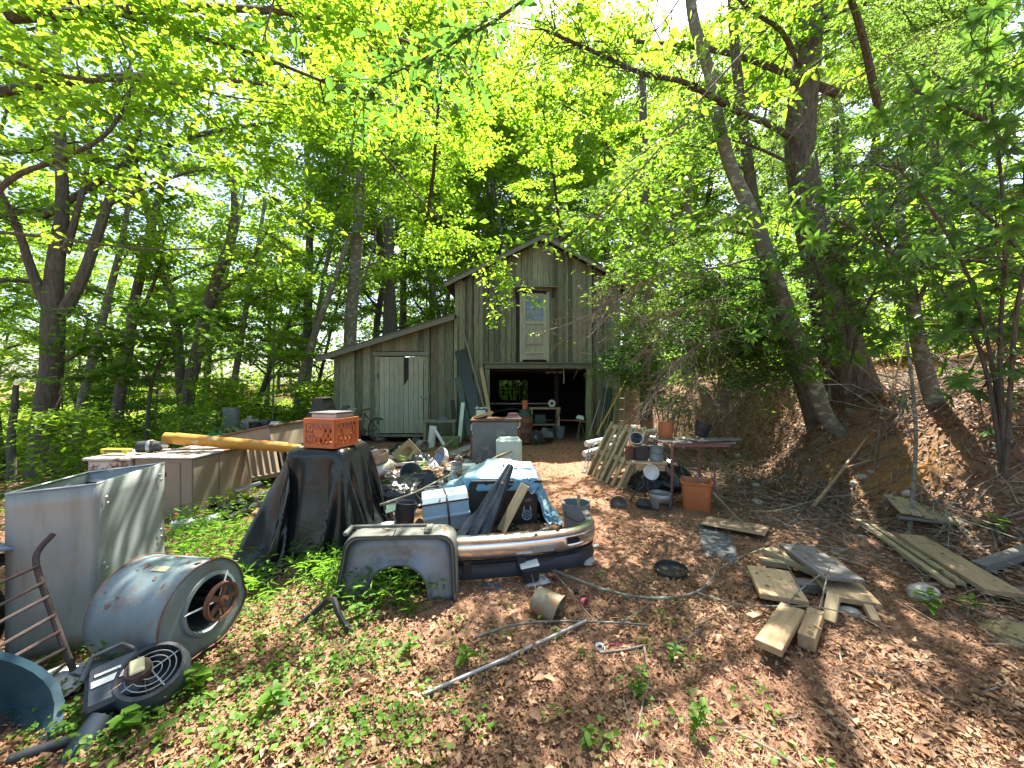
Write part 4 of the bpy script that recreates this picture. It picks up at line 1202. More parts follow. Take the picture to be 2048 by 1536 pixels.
# tools and ladder right of the bay
lean('leaning_sheet', 'tall dark green sheet leaning on the barn right of the mossy post', 1215, 775, 1222, 868, .26, .015, 'green_panel', 10.8, 10.55)
pole('yellow_pole', 'long yellow rod leaning beside the stepladder right of the bay', 'pole', atl((1193, 868, 10.0), (1225, 810, 10.3), (1257, 752, 10.6)), .018, 'yellow_paint')
for k, (a, b, lb) in enumerate((((1178, 872, 10.3), (1200, 800, 10.7), 'thin pale rod leaning nearest the mossy post'), ((1186, 875, 10.3), (1206, 795, 10.7), 'thin rusty rod leaning second from the mossy post'),
                               ((1197, 873, 10.3), (1216, 760, 10.8), 'grey tool handle leaning before the green sheet'), ((1209, 872, 10.4), (1232, 770, 10.8), 'brown stick leaning between green sheet and ladder'))):
    pole('leaning_rod', lb, 'rod', atl(a, b), .011, ('zinc', 'rust', 'galv_pipe', 'lumber')[k], group='rods leaning right of the bay')
sl_ = thing('stepladder', 'old wooden stepladder leaning under the evergreen right of the bay', 'ladder', at(1238, 878, 10.2))
b0 = at(1238, 878, 10.2)
for (a, b) in (((1224, 880, 10.2), (1232, 785, 10.6)), ((1246, 880, 10.2), (1250, 785, 10.6))):
    mb = MB(); p, q = at(*a) - b0, at(*b) - b0
    mb.tube([p, q], .02, 4); mb.build('rail', M['wood_old'], sl_)
for k in range(4):
    f = .15 + k * .24
    p = (at(1224, 880, 10.2).lerp(at(1232, 785, 10.6), f)) - b0; q = (at(1246, 880, 10.2).lerp(at(1250, 785, 10.6), f)) - b0
    mb = MB(); mb.tube([p, q], .018, 4); mb.build('rung', M['wood_old'], sl_)
# ================================================================ the yard's left side
def hz(x, y, dz=0.0):
    return V((x, y, H(x, y) + dz))

# ---- open grey sheet-metal duct box
dA, dB, dC, dD = V((-2.83, 2.15, 0)), V((-2.50, 2.31, 0)), V((-2.62, 2.90, 0)), V((-2.93, 2.66, 0))
o0 = V((-2.7, 2.5, 0))
duct = thing('metal_duct', 'tall open-topped grey sheet-metal duct section standing at the yard edge', 'duct', o0)
topz = {0: .985, 1: 1.0, 2: 1.005, 3: .99}
cs = [dA - o0, dB - o0, dC - o0, dD - o0]
for k in range(4):
    a, b = cs[k], cs[(k + 1) % 4]
    za, zb = topz[k], topz[(k + 1) % 4]
    nrm = V(((b - a).y, -(b - a).x, 0)).normalized()
    mb = MB()
    e = .002
    def pt(i, j, a=a, b=b, za=za, zb=zb, nrm=nrm, k=k):
        u, v = i / 10, j / 10
        p = a.lerp(b, u)
        p = p + nrm * (.018 * math.sin(u * 3.14) * math.sin(v * 6 + k))
        return (p.x, p.y, .03 + v * ((za + (zb - za) * u) - .03))
    mb.grid(11, 11, pt)
    mb.build('side_panel', M['duct_grey'], duct, True, solid=.004)
    mb = MB(); mb.tube([(a.x, a.y, za), (b.x, b.y, zb)], .006, 4); mb.build('rim', M['zinc'], duct)
for u, z in ((.12, .90), (.14, .86), (.90, .93), (.93, .89), (.93, .52), (.93, .47), (.10, .50), (.13, .46)):
    p = cs[1].lerp(cs[2], u) + V((.013, -.004, 0))
    mb = MB(); mb.lathe([(.004, .004), (.010, .003), (.012, 0)], 8, T(p.x, p.y, z) @ R(y=PI / 2)); mb.build('screw', M['zinc'], duct, True)
mb = MB(); mb.tube([(cs[3].x, cs[3].y, .93), (cs[1].x - .1, cs[1].y + .3, .93)], .014, 4); mb.build('brace', M['zinc'], duct)

# ---- galvanised furnace blower housing
bl = thing('furnace_blower', 'big blue-grey furnace blower drum with rusty spoked pulley', 'blower', (-1.81, 2.27, .01), rz=math.radians(-8))
Lb, Rb = .46, .255
def scroll(a):                                    # scroll outline, grows towards the outlet
    return Rb * (1 + .10 * (a / (2 * PI)))
prof = []
for i in range(29):
    a = math.radians(-60 + 290 * i / 28)          # from outlet lip over the top and down the front
    rr = scroll(math.radians(290 * i / 28))
    prof.append((rr * math.cos(a), rr * math.sin(a) + .27))   # (local y, z)
prof = [(p[0], p[1]) for p in prof]
lip0 = (prof[-1][0] - .03, prof[-1][1] - .02)
mb = MB()
full = prof + [(-.30, .075)]
mb.grid(len(full), 9, lambda i, j: (-Lb + Lb * j / 8, full[i][0], full[i][1]))
mb.build('wrap', M['blower_paint'], bl, True, solid=.004)
for xx in (0.0, -Lb):
    mb = MB()
    n = 40
    def outl(k):
        a = 2 * PI * k / n
        rr = Rb * 1.06
        y_, z_ = rr * math.cos(a), rr * math.sin(a) + .27
        if z_ < .26 and y_ > 0.02:                 # squared foot at the back
            z_ = max(.02, z_); y_ = min(.29, y_ * 1.12)
        if z_ < .2 and y_ < 0: z_ = max(.03, z_)
        return y_, z_
    def ring(i, j):
        y_, z_ = outl(i)
        a = 2 * PI * i / n
        hy, hz_ = .155 * math.cos(a) + .03, .155 * math.sin(a) + .285
        f = j / 3
        return (xx, y_ + (hy - y_) * f, z_ + (hz_ - z_) * f)
    mb.grid(n, 4, ring, closed_u=True)
    mb.build('end_plate', M['blower_paint'], bl, True, solid=.004)
    mb = MB(); mb.lathe([(.175, .002), (.172, .012), (.155, .016), (.145, -.03), (.145, -.06)], 32, T(xx, .03, .285) @ R(y=PI / 2)); mb.build('inlet_ring', M['blower_paint'], bl, True)
    mb = MB(); mb.tube([(xx + .006, outl(k)[0], outl(k)[1]) for k in range(n)], .0045, 4, closed=True); mb.build('seam', M['rust'], bl)
wh = MB()
for k in range(30):
    a = 2 * PI * k / 30
    wh.box((-.2, .03 + .135 * math.cos(a), .285 + .135 * math.sin(a)), (.36, .004, .03), rot=(a + .6, 0, 0))
wh.build('fan_wheel', M['iron'], bl)
pu = MB()
Mx = T(.075, .035, .30) @ R(y=PI / 2)
pu.lathe([(.092, -.012), (.105, -.016), (.098, 0), (.105, .016), (.092, .012), (.088, 0), (.092, -.012)], 28, Mx)
for k in range(5):
    a = 2 * PI * k / 5 + .3
    pu.box((.055 * math.cos(a), .055 * math.sin(a), 0), (.085, .030, .012), M=Mx, rot=(0, 0, a))
pu.lathe([(0, -.02), (.026, -.02), (.028, .02), (.016, .024), (0, .024)], 14, Mx)
pul = pu.build('pulley', M['rust'], bl, True)
mb = MB(); mb.tube([(-.3, .035, .30), (.10, .035, .30)], .010, 8); mb.build('shaft', M['iron'], bl, True)
mb = MB()
for a in (PI, .9, -1.2): mb.tube([(.01, .035 + .17 * math.cos(a), .30 + .16 * math.sin(a)), (.05, .035 + .02 * math.cos(a), .30 + .02 * math.sin(a))], .006, 4)
mb.build('bearing_arm', M['zinc'], bl)
mb = MB(); mb.box((-Lb / 2, -.30, .072), (Lb + .04, .03, .012), rot=(.3, 0, 0)); mb.build('outlet_flange', M['zinc'], bl)
mb = MB(); mb.box((0, 0, 0), (.10, .035, .002)); o = mb.build('data_plate', M['label_yellow'], bl); o.matrix_local = T(-.20, -.085, .528) @ R(x=.35)

# ---- black plastic leaf blower on the leaves
lb = thing('leaf_blower', 'black plastic leaf blower with round fan grille lying on the leaves', 'leaf blower', V((-1.80, 1.93, .13)), rz=math.radians(40), rot=(math.radians(28), math.radians(-6), math.radians(42)))
mb = MB(); mb.lathe([(.0, -.085), (.12, -.08), (.145, -.05), (.148, .02), (.128, .055)], 26); mb.build('fan_housing', M['dark_plastic'], lb, True)
mb = MB(); mb.lathe([(.128, .05), (.135, .066), (.118, .070), (.114, .03)], 26); mb.build('grille_ring', M['iron'], lb, True)
mb = MB()
for q in (.04, .07, .095): mb.tube([(q * math.cos(2 * PI * k / 24), q * math.sin(2 * PI * k / 24), .062) for k in range(24)], .0025, 4, closed=True)
for k in range(4): mb.tube([(0, 0, .066), (.118 * math.cos(k * PI / 2 + .4), .118 * math.sin(k * PI / 2 + .4), .06)], .003, 4)
mb.build('grille', M['zinc'], lb)
mb = MB(); mb.lathe([(.0, .05), (.055, .05), (.05, .095), (.03, .105), (0, .105)], 16, T(-.045, .02, 0)); mb.build('recoil_cover', M['rust_iron'], lb, True)
mb = MB(); mb.box((-.045, .02, .113), (.055, .075, .012)); mb.build('cover_label', M['label_yellow'], lb, bevel=.006)
mb = MB(); mb.box((-.13, .05, -.005), (.20, .22, .13)); mb.build('engine_body', M['dark_plastic'], lb, bevel=.018)
mb = MB(); mb.box((-.15, .05, .064), (.11, .03, .004)).box((-.15, .09, .064), (.09, .012, .004)); mb.build('sticker', M['paper'], lb)
mb = MB(); mb.tube([(-.17, -.08, .0), (-.24, -.16, -.02), (-.32, -.26, -.05), (-.42, -.38, -.10)], [.052, .05, .046, .04], 14); mb.build('nozzle', M['dark_plastic'], lb, True)
mb = MB(); mb.tube([(-.05, .15, .05), (-.10, .19, .09), (-.20, .18, .09), (-.24, .10, .06)], .012, 7); mb.build('handle', M['dark_plastic'], lb, True)

# ---- rusty tubular rack
rk = thing('metal_rack', 'rusty bent-tube rack with slanting rungs leaning by the duct', 'rack', (-2.5, 2.05, 0))
def rk_at(px, py, d): return at(px, py, d) - V((-2.5, 2.05, 0))
up_ = smooth_path([rk_at(107, 1068, 2.18), rk_at(84, 1092, 2.15), rk_at(72, 1115, 2.12), rk_at(78, 1150, 2.1), rk_at(105, 1230, 2.08), rk_at(135, 1310, 2.05), rk_at(158, 1368, 2.03)], 4)
mb = MB(); mb.tube(up_, .014, 8); mb.build('upright', M['rust_iron'], rk, True)
up2 = smooth_path([rk_at(-75, 1130, 1.95), rk_at(-60, 1170, 1.92), rk_at(-20, 1270, 1.88), rk_at(12, 1345, 1.84), rk_at(20, 1420, 1.82)], 4)
mb = MB(); mb.tube(up2, .014, 8); mb.build('upright', M['rust_iron'], rk, True)
for k, (yr, yl) in enumerate(((1132, 1180), (1165, 1222), (1192, 1250), (1230, 1292), (1262, 1322), (1296, 1352))):
    f = k / 5
    mb = MB(); mb.tube([rk_at(76 + 56 * f, yr, 2.10 - .05 * f), rk_at(-50 + 60 * f, yl + 8, 1.92 - .08 * f)], .009, 6); mb.build('rung', M['rust_iron'], rk, True)
ws_ = MB()
for k in range(14):
    ws_.tube([rk_at(140 - k * 2, 1322 + k * 2, 2.03), rk_at(20, 1392 + k * 3, 1.84)], .0016, 3)
ws_.build('wire_mesh', M['galv_pipe'], rk)

# ---- teal barrow tub tipped at the lower edge, leaves inside
tb_ = thing('wheelbarrow_tray', 'tipped teal plastic wheelbarrow tray holding dark wet leaves', 'tray', (-2.36, 1.58, .15), rot=(math.radians(24), math.radians(38), math.radians(20)))
def tub(a, i): return 1 + .12 * math.cos(2 * a)
mb = MB(); mb.lathe([(.14, -.20), (.20, -.19), (.26, -.05), (.30, .06), (.325, .07), (.325, .055), (.305, .045)], 30, cap0=True, fn=tub)
mb.build('tray', M['teal_plastic'], tb_, True, solid=.006)
mb = MB(); mb.lathe([(.0, -.10), (.12, -.11), (.21, -.13), (.235, -.12)], 24, fn=lambda a, i: tub(a, i) * (1 + .03 * math.sin(5 * a + i))); mb.build('wet_leaves', M['dark_wood'], tb_, True)
mb = MB(); mb.tube([(-.12, .10, -.10), (.26, -.1, .05)], .010, 5); mb.build('stick', M['twig'], tb_)
for k in range(2):
    mb = MB(); mb.lathe([(.0, .008), (.014, .006), (.016, 0)], 10, T(.27 * math.cos(2 + k), .27 * math.sin(2 + k) * .8, .065)); mb.build('bolt', M['zinc'], tb_, True)
pole('black_hose', 'black ribbed hose trailing through green leaves below the leaf blower', 'hose', [gp(20, 1520, .02), gp(110, 1490, .03), gp(190, 1462, .03), gp(260, 1432, .03), gp(330, 1408, .02)], .022, 'black_plastic', n=10)
# crumpled feed sack between rack and blower
t = MB(); r_ = random.Random(2)
t.grid(9, 9, lambda i, j: ((i - 4) * .035, (j - 4) * .028, .03 + .05 * math.exp(-((i - 4) ** 2 + (j - 4) ** 2) / 12) + r_.uniform(-.01, .01)))
simple('crumpled_sack', 'crumpled cream paper sack beside the rusty rack foot', 'sack', t, 'cloth', gp(128, 1372), smooth=True, solid=.004)
simple('wood_chock', 'short round log end beneath the furnace blower outlet', 'log', MB().tube([(0, 0, 0), (.02, .0, .17)], .045, 12), 'lumber', gp(215, 1338, -.02), smooth=True)
# machine parts at the frame edge behind rack
lm = thing('old_mower', 'pale blue hooded machine with black tyre partly hidden behind the duct', 'machine', (-2.98, 1.98, 0), rz=.25)
mb = MB(); mb.lathe([(.10, -.09), (.22, -.10), (.265, -.07), (.275, 0), (.265, .07), (.22, .10), (.10, .09)], 24, T(.02, 0, .27) @ R(y=PI / 2)); mb.build('tyre', M['rubber'], lm, True)
mb = MB(); mb.lathe([(0, .085), (.09, .095), (.12, .09), (.12, .05)], 16, T(.02, 0, .27) @ R(y=PI / 2)); mb.build('wheel_hub', M['white_enamel'], lm, True)
mb = MB(); mb.grid(10, 5, lambda i, j: (-.22 + j * .11, -.36 + i * .08, .60 + .16 * math.sin(i / 9 * PI) - .015 * (j - 2) ** 2)); mb.build('fender', M['lavender'], lm, True, solid=.012)
mb = MB(); mb.box((0, .02, .585), (.30, .56, .03)); mb.build('fender_skirt', M['felt'], lm, bevel=.008)
mb = MB(); mb.box((.16, -.02, .50), (.02, .06, .12)); mb.build('reflector', M['crate_orange'], lm, bevel=.004)

# ---- beige metal cabinets
def box_thing(name, label, cat, c, s, mt, rz=0.0, bevel=.008, group=None):
    t = thing(name, label, cat, c, rz, group)
    MB().box((0, 0, s[2] / 2), s).build('body', M[mt], t, bevel=bevel)
    return t
tc = thing('tan_cabinet', 'long beige metal furnace cabinet lying on its side with rust stains', 'cabinet', (-4.17, 5.13, H(-4.1, 5.1)), rz=math.radians(-1.5))
MB().box((0, 0, .36), (.70, 1.02, .72)).build('body', M['tan_enamel'], tc, bevel=.006)
mb = MB(); mb.box((.356, .20, .36), (.008, .60, .69)); mb.build('door_panel', M['tan_enamel'], tc, bevel=.003)
mb = MB(); mb.box((.357, -.31, .36), (.010, .38, .69)); mb.build('door_panel', M['tan_enamel'], tc, bevel=.003)
mb = MB(); mb.box((.0, -.01, .735), (.76, 1.08, .02)); mb.build('top_lid', M['white_rust'], tc, bevel=.003)
mb = MB(); mb.box((-.05, -.515, .36), (.52, .008, .62)); mb.build('end_panel', M['tan_enamel'], tc, bevel=.003)
mb = MB(); mb.box((.365, .40, .655), (.003, .06, .035)); mb.build('sticker', M['paper'], tc)
mb = MB(); mb.box((-.02, -.521, .53), (.13, .004, .05)).box((-.02, -.521, .47), (.10, .004, .008)); mb.build('nameplate', M['iron'], tc)
mb = MB(); mb.lathe([(.006, .004), (.010, 0)], 8, T(.366, .42, .20) @ R(y=PI / 2)); mb.build('screw', M['iron'], tc)
ap = thing('rusty_appliance', 'low white appliance with peeling rusty top behind the grey duct', 'appliance', (-4.86, 4.95, H(-4.9, 5) - .02), rz=.03)
MB().box((0, 0, .35), (.52, .62, .70)).build('body', M['white_rust'], ap, bevel=.012)
mb = MB(); mb.box((0, -.01, .72), (.58, .68, .035)); mb.build('top', M['white_rust'], ap, bevel=.01)
for k in range(3):
    mb = MB(); mb.box((-.14 + k * .15, -.314, .32), (.11, .012, .55)); mb.build('front_panel', M['felt'], ap, bevel=.004)
t = thing('starter_motor', 'dark cylindrical electric motor resting on the rusty appliance top', 'motor', (-4.62, 4.92, .80), rz=.3)
mb = MB(); mb.lathe([(.0, -.13), (.075, -.125), (.078, .05), (.066, .06), (.06, .11), (.0, .12)], 18, R(y=PI / 2)); mb.build('casing', M['iron'], t, True)
mb = MB(); mb.lathe([(.079, -.02), (.085, -.015), (.085, .015), (.079, .02)], 18, R(y=PI / 2)); mb.build('band', M['zinc'], t, True)
mb = MB(); mb.lathe([(.0, .10), (.02, .10), (.02, .18), (0, .18)], 10, R(y=PI / 2)); mb.build('shaft', M['steel'], t, True)
t = thing('yellow_level', 'long flat yellow tool case lying on the rusty appliance', 'tool case', (-4.93, 4.80, .745), rz=-.05)
MB().box((0, 0, .025), (.34, .09, .05)).build('case', M['yellow_paint'], t, bevel=.008)
MB().box((0, -.047, .025), (.22, .006, .018)).build('strip', M['iron'], t)
lines = MB(); q = random.Random(5)
for k in range(26):
    a = V((q.uniform(-.34, .34), q.uniform(-.5, .5), 0)); d = q.uniform(0, 6.3)
    lines.tube([a, a + V((.12 * math.cos(d), .12 * math.sin(d), q.uniform(-.0, .02)))], .0025, 3)
tag(simple('dry_twigs', 'dry twigs and leaf scraps lying over the tan cabinet lid', 'twigs', lines, 'twig', (-4.17, 5.1, H(-4.1, 5.1) + .75)), kind='stuff')
for k, (pa, pb, lb_) in enumerate((((352, 877, 4.95), (602, 898, 5.12), 'nearer of two yellow-painted posts laid across the tan cabinet'), ((330, 876, 5.12), (575, 893, 5.40), 'farther of two yellow-painted posts laid across the tan cabinet'))):
    pole('yellow_post', lb_, 'post', [at(*pa), at(*pa).lerp(at(*pb), .5), at(*pb)], [.074, .068, .056], 'yellow_pipe', group='yellow posts on the cabinet', n=18)
# second, tilted cabinet with louvred end
tc2 = thing('louvred_cabinet', 'tilted tan cabinet with louvred end behind the yellow posts', 'cabinet', (-4.05, 6.55, H(-4, 6.5) + .02), rot=(0, math.radians(-12), math.radians(-6)))
MB().box((0, 0, .42), (.9, .95, .80)).build('body', M['tan_enamel'], tc2, bevel=.008)
MB().box((0, -.01, .83), (.98, 1.02, .03)).build('top_lid', M['brown_metal'], tc2, bevel=.004)
for k in range(5):
    o = MB().box((0, 0, 0), (.012, .10, .36)).build('louvre', M['tan_enamel'], tc2, bevel=.003)
    o.location = (.468, -.36 + k * .17, .25); o.rotation_euler = (0, 0, .5)
MB().box((.452, -.02, .25), (.006, .90, .40)).build('louvre_backing', M['iron'], tc2)
lv = thing('slatted_grille', 'loose slatted tan grille leaning beside the louvred cabinet', 'grille', at(530, 950, 5.6), rot=(math.radians(-16), 0, math.radians(62)))
for k in range(5):
    o = MB().box((0, 0, 0), (.075, .03, .46)).build('slat', M['tan_enamel'], lv, bevel=.003); o.location = (-.18 + k * .09, 0, .23); o.rotation_euler = (0, 0, .5)
for zz in (0, .46): MB().box((0, 0, zz), (.48, .035, .02)).build('frame_rail', M['tan_enamel'], lv, bevel=.003)
# flat bracket, black tubes, pale downspout on the grass
plank('metal_bracket', 'flat grey metal channel lying against the tan cabinet foot', 'bracket', at(470, 982, 5.0), at(522, 965, 5.2), .12, .02, 'zinc')
for k, (a, b, lb_) in enumerate((((440, 1032), (535, 985), 'upper black plastic tube on the grass before the tan cabinet'), ((455, 1040), (540, 995), 'lower black plastic tube on the grass before the tan cabinet'))):
    pole('black_tube', lb_, 'tube', [gp(*a, .05), gp(*b, .05)], .045, 'black_plastic', n=12, group='black tubes by the cabinet')
mb = MB(); mb.grid(12, 6, lambda i, j: ((i - 5.5) * .045, (j - 2.5) * .06, .05 + .05 * math.sin(i * .9) * math.cos(j * .8) + .05 * math.sin(i / 11 * PI)))
simple('plastic_sheet', 'small heap of shiny black plastic sheeting on the grass', 'plastic sheet', mb, 'tarp_black', gp(470, 1020), smooth=True, solid=.003)
ds = thing('downspout', 'pale ribbed downspout elbow lying on bright grass by the cabinet', 'pipe', gp(395, 1045, .05), rz=math.radians(35))
mb = MB(); mb.lathe([(.06, -.22), (.06, -.05), (.045, -.04), (.045, .08)] + [(.062 + .008 * (k % 2), .09 + k * .012) for k in range(10)] + [(.055, .215)], 18, R(y=PI / 2)); mb.build('pipe', M['pvc'], ds, True)
mb = MB(); mb.lathe([(.0, -.221), (.058, -.221)], 18, R(y=PI / 2)); mb.build('end_cap', M['black_plastic'], ds, True)
simple('terracotta_shard', 'small orange clay shard standing at the duct corner', 'shard', MB().box((0, 0, .07), (.05, .03, .15), taper=.6), 'terracotta', gp(352, 1052), bevel=.006)

# ---- more discarded equipment farther back on the left
rack = thing('salvage_table', 'low table of grey scrap metal at the edge of the woods', 'table', hz(-6.0, 8.7))
MB().box((0, 0, .55), (1.7, .5, .04)).build('table_top', M['felt'], rack, bevel=.004)
for sx in (-.78, .78):
    for sy in (-.2, .2):
        MB().box((sx, sy, .26), (.05, .05, .55)).build('leg', M['iron'], rack)
zt = H(-6.0, 8.7) + .575
def on_table(name, label, cat, dx, dy, mb, mt, smooth=False, bevel=.008):
    return simple(name, label, cat, mb, mt, (-6.0 + dx, 8.7 + dy, zt), smooth=smooth, bevel=bevel)
on_table('control_box', 'upright dark grey louvred box on the scrap table', 'box', -.35, 0, MB().box((0, 0, .24), (.30, .12, .46)).box((0, -.063, .34), (.24, .006, .02)).box((0, -.063, .28), (.24, .006, .02)).box((0, -.063, .4), (.24, .006, .02)), 'slate_metal')
on_table('engine_block', 'grey ported engine block on the scrap table', 'engine part', .08, 0, MB().box((0, 0, .10), (.26, .22, .20)).box((.06, -.08, .24), (.08, .08, .10)).lathe([(.03, -.01), (.06, -.01), (.06, .03), (.03, .03)], 12, T(-.06, -.115, .1) @ R(x=PI / 2)), 'galv_pipe')
on_table('alternator', 'round grey alternator on the scrap table end', 'engine part', .42, .02, MB().lathe([(0, -.09), (.09, -.08), (.10, 0), (.09, .08), (.03, .09), (.03, .13)], 16, T(0, 0, .1) @ R(y=PI / 2)), 'iron', True, 0)
on_table('metal_wedge', 'wedge-shaped zinc housing on the scrap table', 'housing', .66, 0, MB().box((0, 0, .08), (.28, .22, .16), taper=.55), 'zinc')
on_table('black_tin', 'open black tin at the front of the scrap table', 'tin', .28, -.16, MB().lathe([(.09, 0), (.11, .16), (.1, .16), (.08, .02)], 14, cap0=True), 'black_plastic', True, 0)
gh = thing('green_hose', 'tangled coil of bright green garden hose by the woods', 'hose', hz(-5.75, 7.3))
for c_ in range(3):
    q = random.Random(c_); mb = MB(); pts = []
    for k in range(60):
        a = k * .62 + c_
        pts.append((.30 * math.cos(a) * (1 + .12 * math.sin(k * 1.3)), .20 * math.sin(a), .42 + .13 * math.sin(k * .37 + c_) + .05 * c_))
    mb.tube(smooth_path(pts, 2), .016, 6); mb.build('coil', M['green_hose'], gh, True)
simple('plastic_crate', 'dark low crate holding the coil of green hose', 'crate', MB().box((0, 0, .16), (.60, .42, .32)), 'green_panel', hz(-5.75, 7.3), bevel=.01)
br = thing('pale_barrel', 'stained pale barrel standing before the black hood', 'barrel', hz(-4.35, 8.1))
mb = MB(); mb.lathe([(.24, 0), (.27, .04), (.28, .35), (.27, .72), (.25, .78), (.25, .80)], 22, cap0=True, cap1=True); mb.build('body', M['white_rust'], br, True)
mb = MB(); mb.lathe([(.255, .79), (.26, .82), (.22, .83)], 22, cap1=True); mb.build('lid', M['grey_plastic'], br, True)
hd = thing('black_hood', 'tall black sheet-metal hood standing behind the crate', 'hood', hz(-3.95, 8.5), rz=.1)
mb = MB(); mb.prism([(-.52, 0), (.55, 0), (.50, .78), (.05, .86), (-.12, 1.32), (-.28, 1.32), (-.55, .75)], -.28, .28); mb.build('shell', M['black_plastic'], hd, bevel=.02)
mb = MB(); mb.box((.28, 0, .86), (.55, .5, .04), rot=(0, .12, 0)); mb.build('ledge', M['tan_enamel'], hd, bevel=.01)
mb = MB(); mb.box((-.18, -.02, 1.33), (.22, .5, .03)); mb.build('top_cap', M['tan_enamel'], hd, bevel=.008)
t = thing('carburettor', 'black grimy carburettor lump on the hood ledge', 'engine part', hz(-3.62, 8.4, .92))
mb = MB(); mb.lathe([(.05, 0), (.11, .02), (.13, .10), (.08, .16), (.08, .2), (.0, .21)], 14, fn=lambda a, i: 1 + .12 * math.sin(5 * a)); mb.build('body', M['iron'], t, True)
mb = MB(); mb.tube([(-.22, 0, .08), (.05, 0, .06)], .03, 8); mb.build('pipe', M['iron'], t, True)
pole('white_cable', 'white cable hanging down the black hood front', 'cable', [hz(-3.8, 8.15, .85), hz(-3.95, 8.1, .5), hz(-4.1, 8.05, .12)], .012, 'pvc')
plank('yellow_strip', 'short yellow batten across the hood and barrel tops', 'batten', hz(-4.3, 8.0, .86), hz(-3.6, 8.15, .93), .05, .025, 'yellow_paint')
for k in range(5):
    q = random.Random(40 + k); p0 = gp(560 + q.uniform(-20, 60), 915 + q.uniform(-10, 20), .03)
    pole('bent_conduit', ('bent pale conduit nearest the orange crate', 'bent pale conduit second in the tangle', 'thin wire conduit arching over the tangle', 'short conduit end lowest in the tangle', 'long conduit at the back of the tangle')[k], 'conduit',
         [p0, p0 + V((q.uniform(-.3, .3), q.uniform(-.2, .2), .22)), p0 + V((q.uniform(.2, .6), q.uniform(-.1, .5), .03))], .012, 'pvc', group='conduit tangle behind the crate')
mb = MB(); mb.lathe([(.09, 0), (.11, .1), (.07, .14)], 12, cap0=True, fn=lambda a, i: 1 + .1 * math.sin(4 * a + i))
simple('white_lump', 'small crumpled white plastic tub behind the orange crate', 'tub', mb, 'pvc', gp(572, 905), smooth=True)

# ---- bicycle leaning on the lean-to
bc = thing('bicycle', 'old bicycle with rusty frame leaning against the lean-to boards', 'bicycle', (-4.18, 9.85, 0), rot=(math.radians(-7), 0, math.radians(58)))
for xx, mt in ((0, 'paper'), (.95, 'rubber')):
    wh_ = MB(); wh_.tube([(xx + .315 * math.cos(2 * PI * k / 32), 0, .34 + .315 * math.sin(2 * PI * k / 32)) for k in range(32)], .020, 7, closed=True)
    w_ = wh_.build('wheel', M['rubber' if mt == 'rubber' else 'paper'], bc, True)
    sp = MB()
    for k in range(18):
        a = 2 * PI * k / 18
        sp.tube([(xx, .02 * (-1) ** k, .34), (xx + .30 * math.cos(a), 0, .34 + .30 * math.sin(a))], .0016, 3, caps=False)
    sp.build('spokes', M['zinc'], w_)
    rm = MB(); rm.tube([(xx + .295 * math.cos(2 * PI * k / 32), 0, .34 + .295 * math.sin(2 * PI * k / 32)) for k in range(32)], .009, 5, closed=True); rm.build('rim', M['zinc'], w_)
mb = MB()
for a, b in (((.0, .34), (.08, .82)), ((.08, .78), (.55, .80)), ((.08, .72), (.45, .33)), ((.45, .33), (.57, .86)), ((.45, .33), (.95, .34)), ((.95, .34), (.55, .80))):
    mb.tube([(a[0], 0, a[1]), (b[0], 0, b[1])], .016, 7)
mb.build('frame', M['rust'], bc, True)
mb = MB(); mb.tube([(.08, 0, .82), (.06, 0, .94), (.0, -.24, .96), (.12, -.28, .93)], .012, 6); mb.tube([(.06, 0, .94), (.0, .24, .96), (.12, .28, .93)], .012, 6); mb.build('handlebar', M['zinc'], bc, True)
mb = MB(); mb.grid(7, 5, lambda i, j: (.44 + i * .045, (j - 2) * (.022 + .004 * i), .90 + .02 * math.cos(j - 2) + .004 * i)); mb.build('saddle', M['rust'], bc, True, solid=.02)
mb = MB(); mb.lathe([(.02, -.01), (.09, -.004), (.09, .004), (.02, .01)], 20, T(.45, -.03, .33) @ R(x=PI / 2)); mb.build('chainring', M['rust_iron'], bc, True)

# ================================================================ black tarp pile with the milk crate
tp0 = V((-1.81, 3.84, 0))
tarp = thing('tarp_pile', 'tall pile draped in dirty black plastic tarp with hanging folds', 'tarp-covered pile', tp0)
mb = MB(); mb.add(*CLOTH_BLACK); mb.build('tarp', M['tarp_black'], tarp, True, solid=.003)
MB().box((0, 0, .47), (.50, .60, .94)).build('covered_box', M['lumber'], tarp)
MB().box((.0, .02, 1.0), (.40, .50, .014)).build('top_board', M['lumber_grey'], tarp, bevel=.003)
# tarp tails beside it
def wrinkled(nu, nv, lx, ly, hfn, seed, amp=.03):
    q = random.Random(seed)
    ph = [(q.uniform(1, 5), q.uniform(1, 5), q.uniform(0, 6.28), q.uniform(.4, 1)) for _ in range(7)]
    def fn(i, j):
        u, v = i / (nu - 1), j / (nv - 1)
        x, y = (u - .5) * lx, (v - .5) * ly
        n_ = sum(w_ * (1 - 2 * abs(math.sin(a * u * 3 + b * v * 3 + c))) for a, b, c, w_ in ph) / 3
        return (x, y, max(.004, hfn(u, v) + amp * n_))
    mb = MB(); mb.grid(nu, nv, fn)
    return mb
dome = lambda h_, k=1.0: (lambda u, v: h_ * (math.sin(PI * u) * math.sin(PI * v)) ** k)
simple('tarp_tail', 'low crumpled tail of black tarp beside the draped pile', 'tarp', wrinkled(26, 22, .85, .8, dome(.34, .8), 3, .06), 'tarp_black', gp(715, 1050), smooth=True, solid=.003, rz=.4)
mb = MB(); mb.add(*CLOTH_HEAP); simple('bin_bag', 'crumpled glossy black plastic heaped behind the black stovepipe', 'plastic sheet', mb, 'tarp_black', gp(812, 1000), smooth=True, solid=.003, rz=.25)
